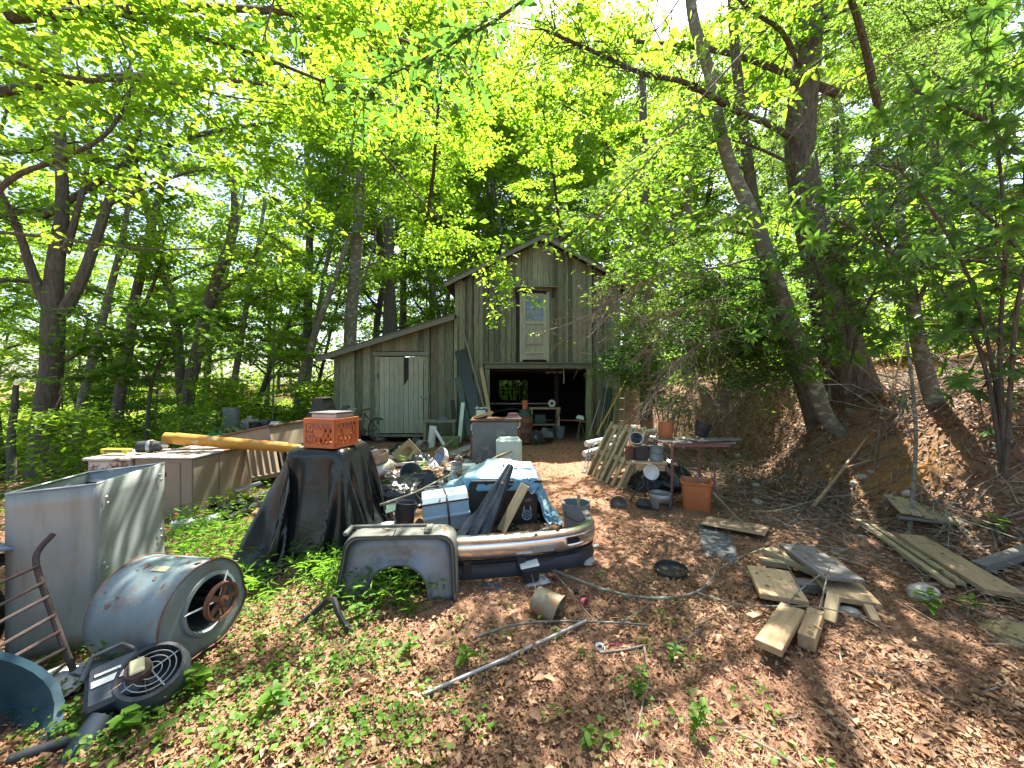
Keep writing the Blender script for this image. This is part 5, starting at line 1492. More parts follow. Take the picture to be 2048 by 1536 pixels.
simple('bin_bag', 'dusty dark bag with small debris behind the metal roof vent', 'rubbish bag', wrinkled(24, 20, .7, .6, dome(.30, .8), 12, .06), 'tarp_black', gp(805, 912), smooth=True, solid=.003)
# orange milk crate
ck = thing('milk_crate', 'orange plastic milk crate with diamond lattice on the black tarp', 'crate', (-1.74, 3.72, 1.008), rz=math.radians(-16))
cw, cdp, ch, th_ = .345, .33, .27, .010
def lattice(w_, h_):
    mb = MB()
    mb.box((0, 0, .0175), (w_, th_, .035)); mb.box((0, 0, h_ - .022), (w_, th_ + .004, .044))
    for sx in (-1, 1): mb.box((sx * (w_ / 2 - .014), 0, h_ / 2), (.028, th_ + .002, h_ - .08))
    z0, z1, x0, x1 = .035, h_ - .044, -w_ / 2 + .028, w_ / 2 - .028
    st, sl_ = .052, 1.75
    for sgn in (-1, 1):
        c = -6 * st
        while c < 6 * st + .2:
            pts = []
            for k in range(41):
                z = z0 + (z1 - z0) * k / 40
                xx = sgn * ((z - z0) / sl_ ) + c * sgn - sgn * .02
                if x0 <= xx <= x1: pts.append((xx, z))
            if len(pts) > 3:
                a, b = V((pts[0][0], 0, pts[0][1])), V((pts[-1][0], 0, pts[-1][1]))
                mid = (a + b) / 2; L_ = (b - a).length; an = math.atan2(b.z - a.z, b.x - a.x)
                mb.box(mid, (L_, th_ * (.8 if sgn > 0 else .7), .011), rot=(0, -an, 0))
            c += st
    hexa = [(-.055, .13), (-.04, .10), (.04, .10), (.055, .13), (.04, .16), (-.04, .16)]
    mb.prism(hexa, -th_ * .6, th_ * .6)
    mb.prism([(-.06, h_ - .115), (.06, h_ - .115), (.05, h_ - .10), (-.05, h_ - .10)], -th_ * .55, th_ * .55)
    return mb
for k, (px_, py_, rz_, w_) in enumerate(((0, -cdp / 2, 0, cw), (0, cdp / 2, PI, cw), (-cw / 2, 0, -PI / 2, cdp - .012), (cw / 2, 0, PI / 2, cdp - .012))):
    o = lattice(w_, ch).build('side_panel', M['crate_orange'], ck); o.location = (px_, py_, 0); o.rotation_euler = (0, 0, rz_)
MB().box((0, 0, .008), (cw - .02, cdp - .02, .012)).build('base', M['crate_orange'], ck)
t = thing('square_tin', 'shallow aluminium pan sitting in the top of the orange crate', 'pan', (-1.74, 3.74, 1.168), rz=math.radians(-16))
mb = MB(); mb.box((0, 0, .08), (.27, .25, .16), taper=1.05); mb.build('body', M['zinc'], t, bevel=.015)
mb = MB(); mb.box((0, 0, .162), (.295, .275, .006)); mb.build('rim', M['steel'], t)

# ================================================================ scrap heap before the barn
def pot(name, label, cat, loc, r0, r1, h_, mt, rot=(0, 0, 0), n=22, ribs=0, group=None, handle=False, inner=None):
    t = thing(name, label, cat, loc, rot=rot, group=group)
    pr = [(r0 * .92, .0), (r0, .008)]
    for k in range(1, 8):
        f = k / 8
        pr.append((r0 + (r1 - r0) * f + (.004 if ribs and k in ribs else 0), h_ * f))
    pr += [(r1, h_ - .006), (r1 + .007, h_ - .003), (r1 + .006, h_ + .003), (r1 - .004, h_), (r0 * .95, .012), (.0, .012)]
    mb = MB(); mb.lathe(pr, n, cap0=True); mb.build('body', M[mt], t, True)
    if handle:
        mb = MB(); mb.tube([(-r1, 0, h_ * .9), (-r1 * .8, -r1 * .7, h_ * .62), (0, -r1 * 1.1, h_ * .5), (r1 * .8, -r1 * .7, h_ * .62), (r1, 0, h_ * .9)], .004, 5); mb.build('handle', M['iron'], t)
    return t
# turbine roof vent
tv = thing('roof_vent', 'ribbed silver turbine roof vent lying upright in the scrap', 'roof vent', gp(765, 958, .0), rot=(math.radians(10), math.radians(-10), 0))
mb = MB()
for k in range(18):
    a0 = 2 * PI * k / 18
    def rib(i, j, a0=a0):
        f = i / 8; a = a0 + j * .30 + .25 * math.sin(f * PI) * .6
        rr = .13 + .115 * math.sin(f * PI) + (.018 if j == 1 else 0) * math.sin(f * PI)
        return (rr * math.cos(a), rr * math.sin(a), .03 + .30 * f)
    m_ = MB(); m_.grid(9, 3, rib); o = m_.build('vane', M['vent_metal'], tv, True)
mb = MB(); mb.lathe([(.14, .30), (.185, .33), (.185, .45), (.19, .46), (.178, .46), (.172, .34), (.0, .335)], 26); mb.build('collar', M['vent_metal'], tv, True)
mb = MB(); mb.lathe([(.0, .0), (.15, .01), (.14, .04)], 26); mb.build('base_plate', M['vent_metal'], tv, True)
for k, (a, b) in enumerate((((735, 935), (870, 985)), ((732, 905), (800, 915)))):
    plank('metal_strip', ('thin pale angle strip lying before the roof vent', 'pale flat strip lying behind the roof vent')[k], 'strip', gp(*a, .12), gp(*b, .08), .03, .03, 'pvc')
cb = pot('wire_basket', 'tipped clear glass light globe in the scrap heap', 'light globe', gp(812, 958, .14), .10, .17, .26, 'grey_plastic', rot=(math.radians(62), 0, math.radians(35)))
dome_ = thing('white_basin', 'white plastic basin on edge showing a dark blue inside', 'basin', gp(880, 915, .16), rot=(math.radians(70), 0, math.radians(-55)))
mb = MB(); mb.lathe([(0, -.15), (.10, -.14), (.19, -.06), (.215, .02), (.205, .02)], 24); mb.build('bowl', M['white_plastic'], dome_, True)
mb = MB(); mb.lathe([(0, -.12), (.1, -.11), (.18, -.04), (.204, .022)], 24); mb.build('lining', M['lavender'], dome_, True)
wbx = thing('wooden_box', 'tipped yellowish wooden drawer box with oval cut-out by the shed door', 'drawer', gp(812, 905, .22), rot=(math.radians(-20), math.radians(-38), math.radians(30)))
for (c, s) in (((0, 0, -.17), (.42, .30, .02)), ((-.2, 0, 0), (.02, .30, .32)), ((.2, 0, 0), (.02, .30, .32)), ((0, .145, 0), (.38, .015, .32))):
    MB().box(c, s).build('side_board', M['lumber_green'], wbx, bevel=.003)
mb = MB()
def oval(i, j):
    a = 2 * PI * i / 24; f = j / 2
    ox, oz = .13 * math.cos(a), .09 * math.sin(a)
    sx_ = .19 / max(abs(math.cos(a)), .01); sz_ = .16 / max(abs(math.sin(a)), .01); rr = min(sx_, sz_)
    return (ox + (rr * math.cos(a) - ox) * f, -.145, oz + (rr * math.sin(a) - oz) * f)
mb.grid(24, 3, oval, closed_u=True); mb.build('front_board', M['lumber_green'], wbx, solid=.015)
# small workbench / frame by lean-to corner
wt = thing('potting_bench', 'small grey plank bench against the lean-to corner', 'bench', (-1.9, 10.2, 0))
box_part('bench_top', (0, 0, .62), (.85, .4, .05), M['wood_trim'], wt)
for sx in (-1, 1):
    for sy in (-1, 1): box_part('leg', (sx * .38, sy * .15, .30), (.06, .06, .6), M['wood_old'], wt)
simple('dark_gloves', 'heap of dark rags on the plank bench', 'rags', wrinkled(14, 12, .4, .3, dome(.10), 5, .03), 'felt', (-1.85, 10.2, .646), smooth=True, solid=.004)
pole('pvc_pipe', 'thick white pipe standing on end before the plank bench', 'pipe', [gp(862, 895), gp(862, 895) + V((.05, .05, .55))], .10, 'pvc', n=16)
pole('pvc_pipe', 'thin white pipe leaning in the scrap behind the basin', 'pipe', [gp(888, 890, .1), gp(878, 890, .1) + V((-.12, .05, .38))], .04, 'pvc', n=12)
simple('tin_sheet', 'bent pale metal sheet lying behind the paint can', 'metal sheet', wrinkled(8, 8, .5, .4, lambda u, v: .10 + .16 * u, 21, .02), 'zinc', gp(922, 915), smooth=True, solid=.004, rz=.3)
simple('green_trough', 'mossy flat-sided planter box by the bench', 'planter', MB().box((0, 0, .13), (.45, .3, .26), taper=1.1), 'wood_moss', gp(900, 893), bevel=.01)
pc = pot('paint_can', 'grey metal paint can beside the white carton', 'can', gp(912, 950), .09, .09, .22, 'zinc', handle=True)
mb = MB(); mb.lathe([(.0911, .05), (.0911, .17)], 22); mb.build('paper_label', M['paper'], pc, True)
t = thing('white_carton', 'square white carton beside the paint can', 'carton', gp(938, 960), rz=.2)
MB().box((0, 0, .13), (.22, .2, .26)).build('body', M['white_plastic'], t, bevel=.006)
MB().box((0, -.03, .264), (.21, .13, .006), rot=(.1, 0, 0)).build('flap', M['white_plastic'], t)
simple('terracotta_tile', 'pinkish slab lying beside the black bag', 'slab', MB().box((0, 0, .04), (.34, .3, .06)), 'cardboard', gp(895, 985, .10), bevel=.008, rot=(.2, -.1, .4))
simple('grey_board', 'grey sheet scrap leaning below the blue tarp edge', 'sheet', MB().box((0, 0, .12), (.4, .02, .3)), 'grey_plastic', gp(885, 1010, .05), rot=(-.9, 0, .35))
# smaller scrap strewn between the bin bag and the lean-to
fl = thing('flashing_tray', 'shallow pale metal flashing tray full of leaves behind the roof vent', 'tray', gp(800, 925, .06), rot=(.12, -.05, .15))
MB().box((0, 0, 0), (.95, .42, .012)).build('base', M['zinc'], fl)
for (c, s_) in (((0, -.21, .03), (.95, .012, .06)), ((0, .21, .03), (.95, .012, .06)), ((-.475, 0, .03), (.012, .40, .06)), ((.475, 0, .03), (.012, .40, .06))):
    MB().box(c, s_).build('rim', M['pvc'], fl)
MB().grid(12, 6, lambda i, j: (-.42 + i * .076, -.17 + j * .068, .012 + .02 * abs(math.sin(i * 2.1 + j * 1.7)))).build('leaf_fill', M['cardboard'], fl, True)
simple('paper_card', 'small pinkish card leaning on the roof vent', 'card', MB().box((0, 0, 0), (.09, .006, .10)), 'paper', gp(788, 950, .06), rot=(-.5, .2, .3))
simple('denim_bundle', 'crumpled dark blue cloth bundle beside the white basin', 'cloth', wrinkled(24, 18, .7, .45, dome(.24, .7), 51, .05), 'lavender' if False else 'sheet_dark', gp(836, 928), smooth=True, solid=.004)
t = thing('hub_cap', 'dull wheel cover lying flat by the drawer-like wooden box', 'hub cap', gp(770, 905, .03), rot=(.15, .1, 0))
MB().lathe([(0, .05), (.05, .05), (.10, .03), (.17, .03), (.19, 0)], 24).build('disc', M['steel'], t, True)
pot('tin_can', 'small rusty can lying by the paint can', 'can', gp(893, 948, .05), .05, .05, .13, 'rust', rot=(1.4, 0, .6))
pot('plant_pot', 'grey plastic nursery pot tipped over near the bin bag', 'pot', gp(868, 962, .09), .07, .10, .17, 'grey_plastic', rot=(1.2, .2, -.5))
pot('blue_bowl', 'chipped blue enamel bowl upside down in the scrap', 'bowl', gp(860, 940, .10), .05, .11, .09, 'lavender', rot=(2.9, 0, 0))
plank('scrap_lath', 'thin pale lath lying across the scrap before the basin', 'lath', gp(840, 950, .14), gp(905, 930, .18), .04, .015, 'lumber')
plank('scrap_lath', 'dark lath sticking up from the scrap beside the globe', 'lath', gp(822, 945, .02), gp(835, 945, .02) + V((.05, 0, .38)), .04, .015, 'lumber_grey')
plank('scrap_lath', 'whitewashed lath lying behind the paint can', 'lath', gp(900, 915, .05), gp(945, 905, .10), .06, .015, 'pvc')
simple('foam_chunk', 'white foam chunk by the foot of the grey cabinet', 'foam', MB().box((0, 0, .05), (.16, .10, .09), taper=.8), 'paper', gp(938, 930), bevel=.015, rz=.4)
simple('metal_duct_end', 'short dented zinc duct end lying before the bench', 'duct end', MB().lathe([(.12, 0), (.12, .25), (.11, .25), (.11, 0), (.12, 0)], 20), 'zinc', gp(840, 890, .12), smooth=True, rot=(1.5, 0, .7))
pole('wire_loop', 'loop of black wire rising from the scrap heap', 'wire', [gp(850, 960, .1), gp(845, 955, .5), gp(870, 950, .62), gp(895, 955, .45), gp(893, 960, .15)], .006, 'rubber')
simple('sack_heap', 'slumped grey-green feed sack under the fallen pale branch', 'sack', wrinkled(22, 18, .7, .5, dome(.22, .7), 63, .04), 'felt', gp(880, 1000), smooth=True, solid=.004, rz=.5)
pole('garden_tool', 'long thin tool handle lying from scrap to bench', 'handle', [gp(870, 905, .2), gp(905, 880, .75)], .014, 'lumber_grey')
q = random.Random(91)
for k in range(64):                               # small broken scraps that fill the heap
    px, py = q.uniform(735, 940), q.uniform(893, 985)
    p = gp(px, py, q.uniform(.03, .16)); kind_ = k % 4
    mt_ = ('pvc', 'zinc', 'lumber_grey', 'sheet_dark', 'white_enamel', 'galv_pipe', 'brown_metal')[k % 7]
    if kind_ == 0: mb = wrinkled(8, 7, q.uniform(.12, .3), q.uniform(.1, .25), dome(q.uniform(.05, .14)), 200 + k, .03)
    elif kind_ == 1: mb = MB().box((0, 0, 0), (q.uniform(.15, .4), q.uniform(.03, .09), .015))
    elif kind_ == 2: mb = MB().lathe([(.0, 0), (.05, 0), (.07, .06), (.06, .06)], 12)
    else: mb = MB().tube([(0, 0, 0), (.1, q.uniform(-.05, .05), .05), (.25, 0, q.uniform(-.05, .1))], q.uniform(.006, .02), 6)
    lab = ('crumpled scrap of sheeting in the heap before the lean-to', 'narrow broken strip in the heap before the lean-to', 'small discarded dish in the heap before the lean-to', 'short bent rod in the heap before the lean-to')[kind_]
    simple(('sheet_scrap', 'strip_scrap', 'small_dish', 'bent_rod')[kind_], lab, 'scrap', mb, mt_, p, group='small scraps in the heap before the lean-to', smooth=kind_ != 1, rot=(q.uniform(-.5, .5), q.uniform(-.5, .5), q.uniform(0, 6.3)), solid=.003 if kind_ == 0 else 0)
# grey fridge cabinet with the white container
fr = thing('grey_cabinet', 'tall dark grey metal cabinet with brown sides before the barn', 'cabinet', (-.33, 7.62, H(-.3, 7.6)), rz=math.radians(2))
MB().box((0, 0, .44), (.86, .62, .86)).build('body', M['slate_metal'], fr, bevel=.012)
MB().box((-.455, .03, .30), (.045, .60, .56)).build('side_panel', M['brown_metal'], fr, bevel=.006)
MB().box((.455, .03, .36), (.045, .60, .68)).build('side_panel', M['brown_metal'], fr, bevel=.006)
MB().box((0, 0, .89), (.95, .66, .03)).build('top', M['rust'], fr, bevel=.006)
MB().box((-.45, 0, .74), (.05, .3, .14)).build('insulation', M['cloth'], fr, bevel=.02)
MB().box((.46, 0, .80), (.06, .3, .10)).build('insulation', M['cloth'], fr, bevel=.02)
zc = H(-.3, 7.6) + .906
bt = thing('car_battery', 'dark car battery with a pale green label on the grey cabinet', 'battery', (-.62, 7.75, zc))
MB().box((0, 0, .10), (.25, .17, .20)).build('case', M['green_panel'], bt, bevel=.008)
MB().box((0, -.088, .11), (.18, .004, .10)).build('label_sticker', M['jug'], bt)
for sx in (-.08, .08): MB().lathe([(.014, .2), (.014, .225)], 8, T(sx, 0, 0), cap1=True).build('terminal', M['zinc'], bt)
plank('scrap_board', 'thick short board tilted on top of the grey cabinet', 'board', (-.73, 7.50, zc + .03), (-.38, 7.45, zc + .13), .16, .05, 'lumber')
t = thing('enamel_cover', 'pinkish enamel casserole lid lying on the grey cabinet', 'lid', (.02, 7.58, zc))
MB().lathe([(.15, .0), (.155, .015), (.13, .05), (.11, .055), (.105, .10), (.08, .115), (0, .12)], 22).build('body', M['lavender'] if False else M['pink_iron'], t, True)
MB().lathe([(.17, .0), (.172, .012), (.15, .02)], 22).build('rim', M['white_enamel'], t, True)
simple('rusty_plate', 'flat rusty plate under the enamel lid', 'plate', MB().box((0, 0, .005), (.4, .3, .008)), 'rust', (-.12, 7.5, zc), rz=.3)
jg = thing('white_container', 'large white plastic container standing before the grey cabinet', 'container', (-.055, 6.92, H(0, 6.9) - .02), rz=.03)
MB().box((0, 0, .33), (.47, .24, .66), taper=.97).build('body', M['jug'], jg, bevel=.045)
MB().box((0, 0, .663), (.38, .16, .03), taper=.9).build('top_ridge', M['jug'], jg, bevel=.012)
MB().box((0, -.122, .42), (.26, .008, .08)).build('moulded_band', M['jug'], jg, bevel=.003)
pole('mossy_stick', 'short mossy stick propped against the white container', 'stick', [at(968, 928, 6.4), at(1000, 912, 6.4), at(1025, 902, 6.45)], [.03, .026, .018], 'lumber_green')

# ================================================================ black stove, blue tarp, leaning things
st = thing('black_stove', 'black metal stove box with pale painted motifs under the blue tarp', 'stove', (-.08, 4.62, 0), rz=math.radians(3))
MB().box((-.03, 0, .26), (.78, .60, .46)).build('body', M['stove_black'], st, bevel=.008)
MB().box((0, .0, .505), (.80, .64, .035)).build('top_plate', M['stove_black'], st, bevel=.006)
MB().box((.165, -.306, .26), (.37, .016, .42)).build('door', M['stove_black'], st, bevel=.006)
for zz in (.12, .40): MB().box((.36, -.312, zz), (.04, .03, .05)).build('hinge', M['stove_black'], st, bevel=.004)
MB().lathe([(.0, .012), (.026, .01), (.03, 0)], 16, T(.29, -.316, .395) @ R(x=PI / 2)).build('draft_knob', M['paper'], st, True)
mb = MB()
Me = T(.23, -.317, .13) @ R(x=PI / 2)
mb.lathe([(.042, 0), (.052, .004), (.058, 0)], 22, Me)
mb.lathe([(.012, 0), (.018, .004), (.022, 0)], 12, Me)
for k in range(6):
    a = 2 * PI * k / 6; mb.box((.034 * math.cos(a), .034 * math.sin(a), .001), (.026, .010, .003), M=Me, rot=(0, 0, a))
mb.build('rosette', M['emblem_blue'], st)
mb = MB()                                         # numerals and scratched motifs painted on the door
def glyph(ch_, x0, z0, w_=.018, h_=.036):
    seg = {'1': [((.5, 0), (.5, 1))], '6': [((.9, .9), (.2, .7)), ((.2, .7), (.1, .2)), ((.1, .2), (.9, .1)), ((.9, .1), (.8, .5)), ((.8, .5), (.1, .45))],
           '8': [((.5, 1), (.1, .75)), ((.1, .75), (.9, .25)), ((.9, .25), (.5, 0)), ((.5, 0), (.1, .25)), ((.1, .25), (.9, .75)), ((.9, .75), (.5, 1))], '0': [((.1, .1), (.1, .9)), ((.1, .9), (.9, .9)), ((.9, .9), (.9, .1)), ((.9, .1), (.1, .1))], '7': [((.1, 1), (.9, 1)), ((.9, 1), (.4, 0))]}
    for a, b in seg[ch_]:
        mb.tube([(x0 + a[0] * w_, -.3165, z0 + a[1] * h_), (x0 + b[0] * w_, -.3165, z0 + b[1] * h_)], .002, 4)
for k, c in enumerate('1880'): glyph(c, .195 + k * .023, .275 + k * .004)
mb.build('numerals', M['etched'], st)
mb = MB()
for sgn in (-1, 1): mb.prism([(.235 + sgn * .03, .25), (.235 + sgn * .045, .20), (.235 + sgn * .05, .17), (.235 + sgn * .03, .19)], -.3175, -.316)
mb.build('leaf_motif', M['etched'], st)
MB().box((0, -.1, .015), (.95, .75, .03)).build('base_plate', M['iron'], st)

bt_ = thing('blue_tarp', 'faded light-blue tarp thrown over the black stove, trailing to the ground', 'tarp', (-.05, 4.7, 0))
mb = MB(); mb.add(*CLOTH_BLUE); mb.build('sheet', M['tarp_blue'], bt_, True, solid=.003)

bb = thing('mail_box', 'grey-blue metal box with hinged sloping lid and black strap', 'metal box', (-.69, 4.10, .10), rot=(math.radians(4), math.radians(-5), math.radians(13)))
pr = [(-.15, 0), (-.15, .15), (-.165, .165), (-.155, .185), (-.115, .31), (-.08, .345), (-.02, .36), (.12, .36), (.14, .34), (.14, 0)]
def yz_prism(poly, x0, x1):
    m_ = MB(); m_.prism([(y, z) for y, z in poly], x0, x1, M=Matrix(((0, 1, 0, 0), (1, 0, 0, 0), (0, 0, 1, 0), (0, 0, 0, 1)))); return m_
yz_prism(pr, -.235, .235).build('body', M['box_blue'], bb, bevel=.006)
yz_prism([(-.176, .150), (-.176, .170), (-.16, .182), (-.14, .182), (-.14, .150)], -.24, .24).build('lip', M['box_blue'], bb, bevel=.003)
yz_prism([(-.128, .288), (-.128, .305), (-.11, .312), (-.10, .29)], -.236, .236).build('seam', M['iron'], bb)
mb = MB(); mb.tube([(.02, -.158, 0), (.02, -.158, .14), (.02, -.182, .17), (.02, -.125, .31), (.01, -.03, .366), (.0, .1, .366)], .010, 5); mb.build('strap', M['rubber'], bb, True)
MB().box((0, 0, -.06), (.5, .34, .10)).build('base', M['iron'], bb)
# dark folded sheeting leaning on the stove
for k, (a, b, lb_, s_) in enumerate((((1021, 931, 4.28), (948, 1082, 3.75), 'taller folded dark tarp bundle leaning on the black stove', 1.0), ((1004, 975, 4.1), (925, 1085, 3.72), 'shorter folded dark tarp bundle leaning beside the taller one', .85))):
    A, B = at(*a), at(*b); L_ = (A - B).length
    t = thing('tarp_bundle', lb_, 'tarp bundle', B, group='folded tarps leaning on the stove')
    z_ = (A - B).normalized(); rot_ = z_.to_track_quat('Z', 'Y').to_matrix().to_4x4()
    def pleat(an, i, s_=s_): return 1 + .34 * (abs(math.sin(2.5 * an + .25 * i)) - .5) + .08 * math.sin(9 * an)
    mb = MB(); mb.lathe([(.105 * s_, 0), (.11 * s_, .12), (.10 * s_, .25), (.09 * s_, L_ * .45), (.07 * s_, L_ * .65), (.05 * s_, L_ * .82), (.042 * s_, L_ * .93), (.03 * s_, L_)], 40, rot_, cap1=True, fn=pleat)
    mb.build('fabric', M['sheet_dark'], t, True)
    mb = MB(); mb.tube([rot_ @ V((.0, -.085 * s_, .05)), rot_ @ V((.0, -.075 * s_, L_ * .5))], .005, 5); mb.build('seam', M['lumber_green'], t)
plank('leaning_board', 'knotty weathered board leaning across the stove door', 'board', at(1050, 970, 4.22), at(1002, 1062, 3.95), .10, .03, 'lumber_green', up=(0, -1, .4))

# ---- buckets and the round lid behind the fender
bk = pot('grey_bucket', 'grey plastic bucket with a stick behind the bumper end', 'bucket', gp(1152, 1064), .125, .150, .325, 'grey_plastic', ribs=(5, 6), handle=True)
p = gp(1152, 1064)
pole('wood_stake', 'square stake standing in the grey bucket', 'stake', [p + V((.03, .03, .03)), p + V((.035, .035, .40))], .018, 'lumber', n=4)
tl = thing('round_cover', 'large pale round lid lying tilted behind the grey fender', 'lid', gp(800, 1058, .10), rot=(math.radians(-14), math.radians(8), 0))
MB().lathe([(.0, .05), (.16, .05), (.21, .03), (.225, 0), (.215, 0)], 30).build('body', M['white_enamel'], tl, True)
MB().lathe([(.222, -.01), (.232, 0), (.222, .012)], 30).build('rim', M['iron'], tl, True)
sp_ = thing('stovepipe', 'short black stovepipe standing on the round lid', 'pipe', gp(806, 1056, .16), rot=(math.radians(-5), math.radians(6), 0))
MB().lathe([(.095, 0), (.10, .01), (.098, .25), (.104, .255), (.10, .26), (.092, .25), (.088, .02)], 24).build('body', M['black_plastic'], sp_, True)
pole('dry_stalk', 'dry stem standing in the black stovepipe', 'stem', [gp(806, 1060, .2), gp(806, 1060, .45) + V((-.05, 0, 0)), gp(806, 1060, .78) + V((-.12, .02, 0))], .004, 'twig')
simple('leaf_scoop', 'rusty pan of brown leaves between lid and metal box', 'pan', wrinkled(14, 12, .3, .3, dome(.08), 31, .02), 'rust', gp(838, 1055, .10), smooth=True, solid=.004)
plank('dark_sheet', 'flat dark olive sheet lying behind the round lid', 'sheet', at(735, 1030, 4.2), at(800, 1010, 4.4), .25, .01, 'green_panel')

# ================================================================ truck bumper and fender
bp = thing('truck_bumper', 'chrome truck bumper with dark lower valance lying on the leaves', 'bumper', (0, 0, 0))
path = smooth_path([V((-1.22, 3.42, 0)), V((-1.15, 3.20, 0)), V((-.95, 3.08, 0)), V((-.5, 3.09, 0)), V((0, 3.16, 0)), V((.42, 3.27, 0)), V((.62, 3.37, 0)), V((.735, 3.52, 0)), V((.745, 3.80, 0))], 7)
acc = [0]
for i in range(1, len(path)): acc.append(acc[-1] + (path[i] - path[i - 1]).length)
TL = acc[-1]
def on_path(s):
    s = min(TL - 1e-4, max(0, s))
    for i in range(1, len(path)):
        if acc[i] >= s:
            f = (s - acc[i - 1]) / max(1e-9, acc[i] - acc[i - 1])
            p = path[i - 1].lerp(path[i], f); d = (path[min(i + 1, len(path) - 1)] - path[max(i - 2, 0)]).normalized()
            return p, V((d.y, -d.x, 0))
bzb = lambda s: .02 + .012 * s / TL
NS = 90
face = [(-.06, .335), (-.015, .338), (.012, .325), (.018, .30), (.014, .285), (.020, .275), (.022, .22), (.016, .185), (.0, .165), (-.03, .16)]
def bump_pt(i, j):
    p, n_ = on_path(TL * i / (NS - 1)); o_, z = face[j]
    e = 1.0
    return tuple(p + n_ * o_ + V((0, 0, z + bzb(0))))
hs_ = [i for i in range(NS) if .45 < on_path(TL * i / (NS - 1))[0].x < .615 and i > NS // 2]
s_hole = (hs_[0], hs_[-1])
sA, sB = s_hole[0] / (NS - 1), s_hole[1] / (NS - 1)
mb = MB(); mb.grid(NS, len(face), bump_pt, skip=lambda i, j: s_hole[0] <= i < s_hole[1] and j in (5,))
mb.build('chrome_face', M['chrome'], bp, True, solid=.004)
val = [(-.02, .158), (.004, .15), (-.012, .12), (-.004, .105), (.012, .06), (.004, .012), (-.03, .0)]
mb = MB(); mb.grid(NS, len(val), lambda i, j: tuple(on_path(TL * i / (NS - 1))[0] + on_path(TL * i / (NS - 1))[1] * val[j][0] + V((0, 0, val[j][1] + .012))))
mb.build('valance', M['valance'], bp, True, solid=.006)
for s0, s1, z in ((.33, .40, .115), (.44, .56, .12), (.60, .70, .13)):      # slots under the chrome
    mb = MB(); mb.grid(8, 2, lambda i, j: tuple(on_path(TL * (s0 + (s1 - s0) * i / 7))[0] + on_path(TL * .5)[1] * .012 + V((0, 0, z + .022 * j))))
    mb.build('vent_slot', M['iron'], bp, solid=.004)
for s0 in (.415, .585):
    p, n_ = on_path(TL * s0); o = MB().box((0, 0, 0), (.07, .03, .10)).build('bracket', M['black_plastic'], bp, bevel=.004); o.location = p + n_ * .012 + V((0, 0, .125)); o.rotation_euler = (0, 0, math.atan2(n_.y, n_.x) + PI / 2)
p, n_ = on_path(TL * .66); o = MB().box((0, 0, 0), (.19, .008, .06)).build('plate_recess', M['zinc'], bp, bevel=.003); o.location = p + n_ * .024 + V((0, 0, .235)); o.rotation_euler = (0, 0, math.atan2(n_.y, n_.x) + PI / 2)
p, n_ = on_path(TL * (sA + sB) / 2); o = MB().box((0, 0, 0), (.15, .01, .075)).build('lamp_hole_shade', M['iron'], bp, bevel=.003); o.location = p - n_ * .05 + V((0, 0, .265)); o.rotation_euler = (0, 0, math.atan2(n_.y, n_.x) + PI / 2)  # dark plate behind the opening stands in for the shade inside
mb = MB()
for ss in (sA, sB):
    mb = MB(); p, n_ = on_path(TL * ss); mb.tube([p + n_ * .024 + V((0, 0, .292)), p + n_ * .024 + V((0, 0, .236))], .004, 4); mb.build('lamp_frame', M['chrome'], bp)

mb = MB(); pts = [on_path(TL * s)[0] - on_path(TL * s)[1] * .06 + V((0, 0, .2)) for s in (.05, .2, .4, .6, .8, .95)]
mb.tube(pts, .025, 6); mb.build('backing_bar', M['rust_iron'], bp)

fd = thing('truck_fender', 'grey truck fender shell with wheel arch standing on edge in weeds', 'fender', (-.835, 2.83, 0), rz=math.radians(3))
NF = 49
def outer(k, sx=1.0, sz=1.0):
    t = k / (NF - 1)                              # from left foot over the top to right foot
    hw, hh, rc = .41 * sx, .475 * sz, .10
    L1, L2, L3 = hh - rc, 2 * (hw - rc), hh - rc
    arc = PI / 2 * rc
    tot = L1 + L2 + L3 + 2 * arc; s = t * tot
    if s < L1: x, z = -hw - .045 * (1 - s / L1), s
    elif s < L1 + arc: a = (s - L1) / rc; x, z = -hw + rc - rc * math.cos(a), L1 + rc * math.sin(a)
    elif s < L1 + arc + L2: x, z = -hw + rc + (s - L1 - arc), hh
    elif s < L1 + 2 * arc + L2: a = (s - L1 - arc - L2) / rc; x, z = hw - rc + rc * math.sin(a), hh - rc + rc * math.cos(a)
    else: u = (s - L1 - 2 * arc - L2) / L3; x, z = hw + .02 * u, (hh - rc) * (1 - u)
    return x, z
def arch(k):
    t = k / (NF - 1)
    a = PI * (1 - t)
    x = .225 * math.cos(a) - .01; z = .255 * math.sin(a) ** .8 if 0 < t < 1 else 0
    return x, z
rows = [(0, .20, 0), (0, .10, 0), (0, .015, 0), (.03, .0, 0), (.09, .0, 0), (.13, .035, 0), (.45, .05, 0), (.85, .045, 0), (.95, .015, 0), (1.0, .02, 0), (1.0, .10, 0)]
def fend(i, j):
    f, y, _ = rows[j]
    ox, oz = outer(i); ax, az = arch(i)
    lean_ = .10 * oz
    z = oz + (az - oz) * f
    return (ox + (ax - ox) * f, y + .16 * z - .04, max(z, .004))
mb = MB(); mb.grid(NF, 6, fend); mb.build('rim', M['fender_grey'], fd, True, solid=.004)
mb = MB(); mb.grid(NF, 6, lambda i, j: fend(i, j + 5)); mb.build('inner_panel', M['fender_silver'], fd, True, solid=.004)
mb = MB(); mb.box((-.10, .20, .482), (.62, .02, .03)).box((-.405, .13, .482), (.03, .16, .03)).box((.20, .13, .482), (.05, .16, .03)); mb.build('top_flange', M['fender_grey'], fd, bevel=.006)
mb = MB(); mb.tube([fend(k, 3) for k in range(2, NF - 2)], .008, 5); mb.build('edge_seam', M['iron'], fd)
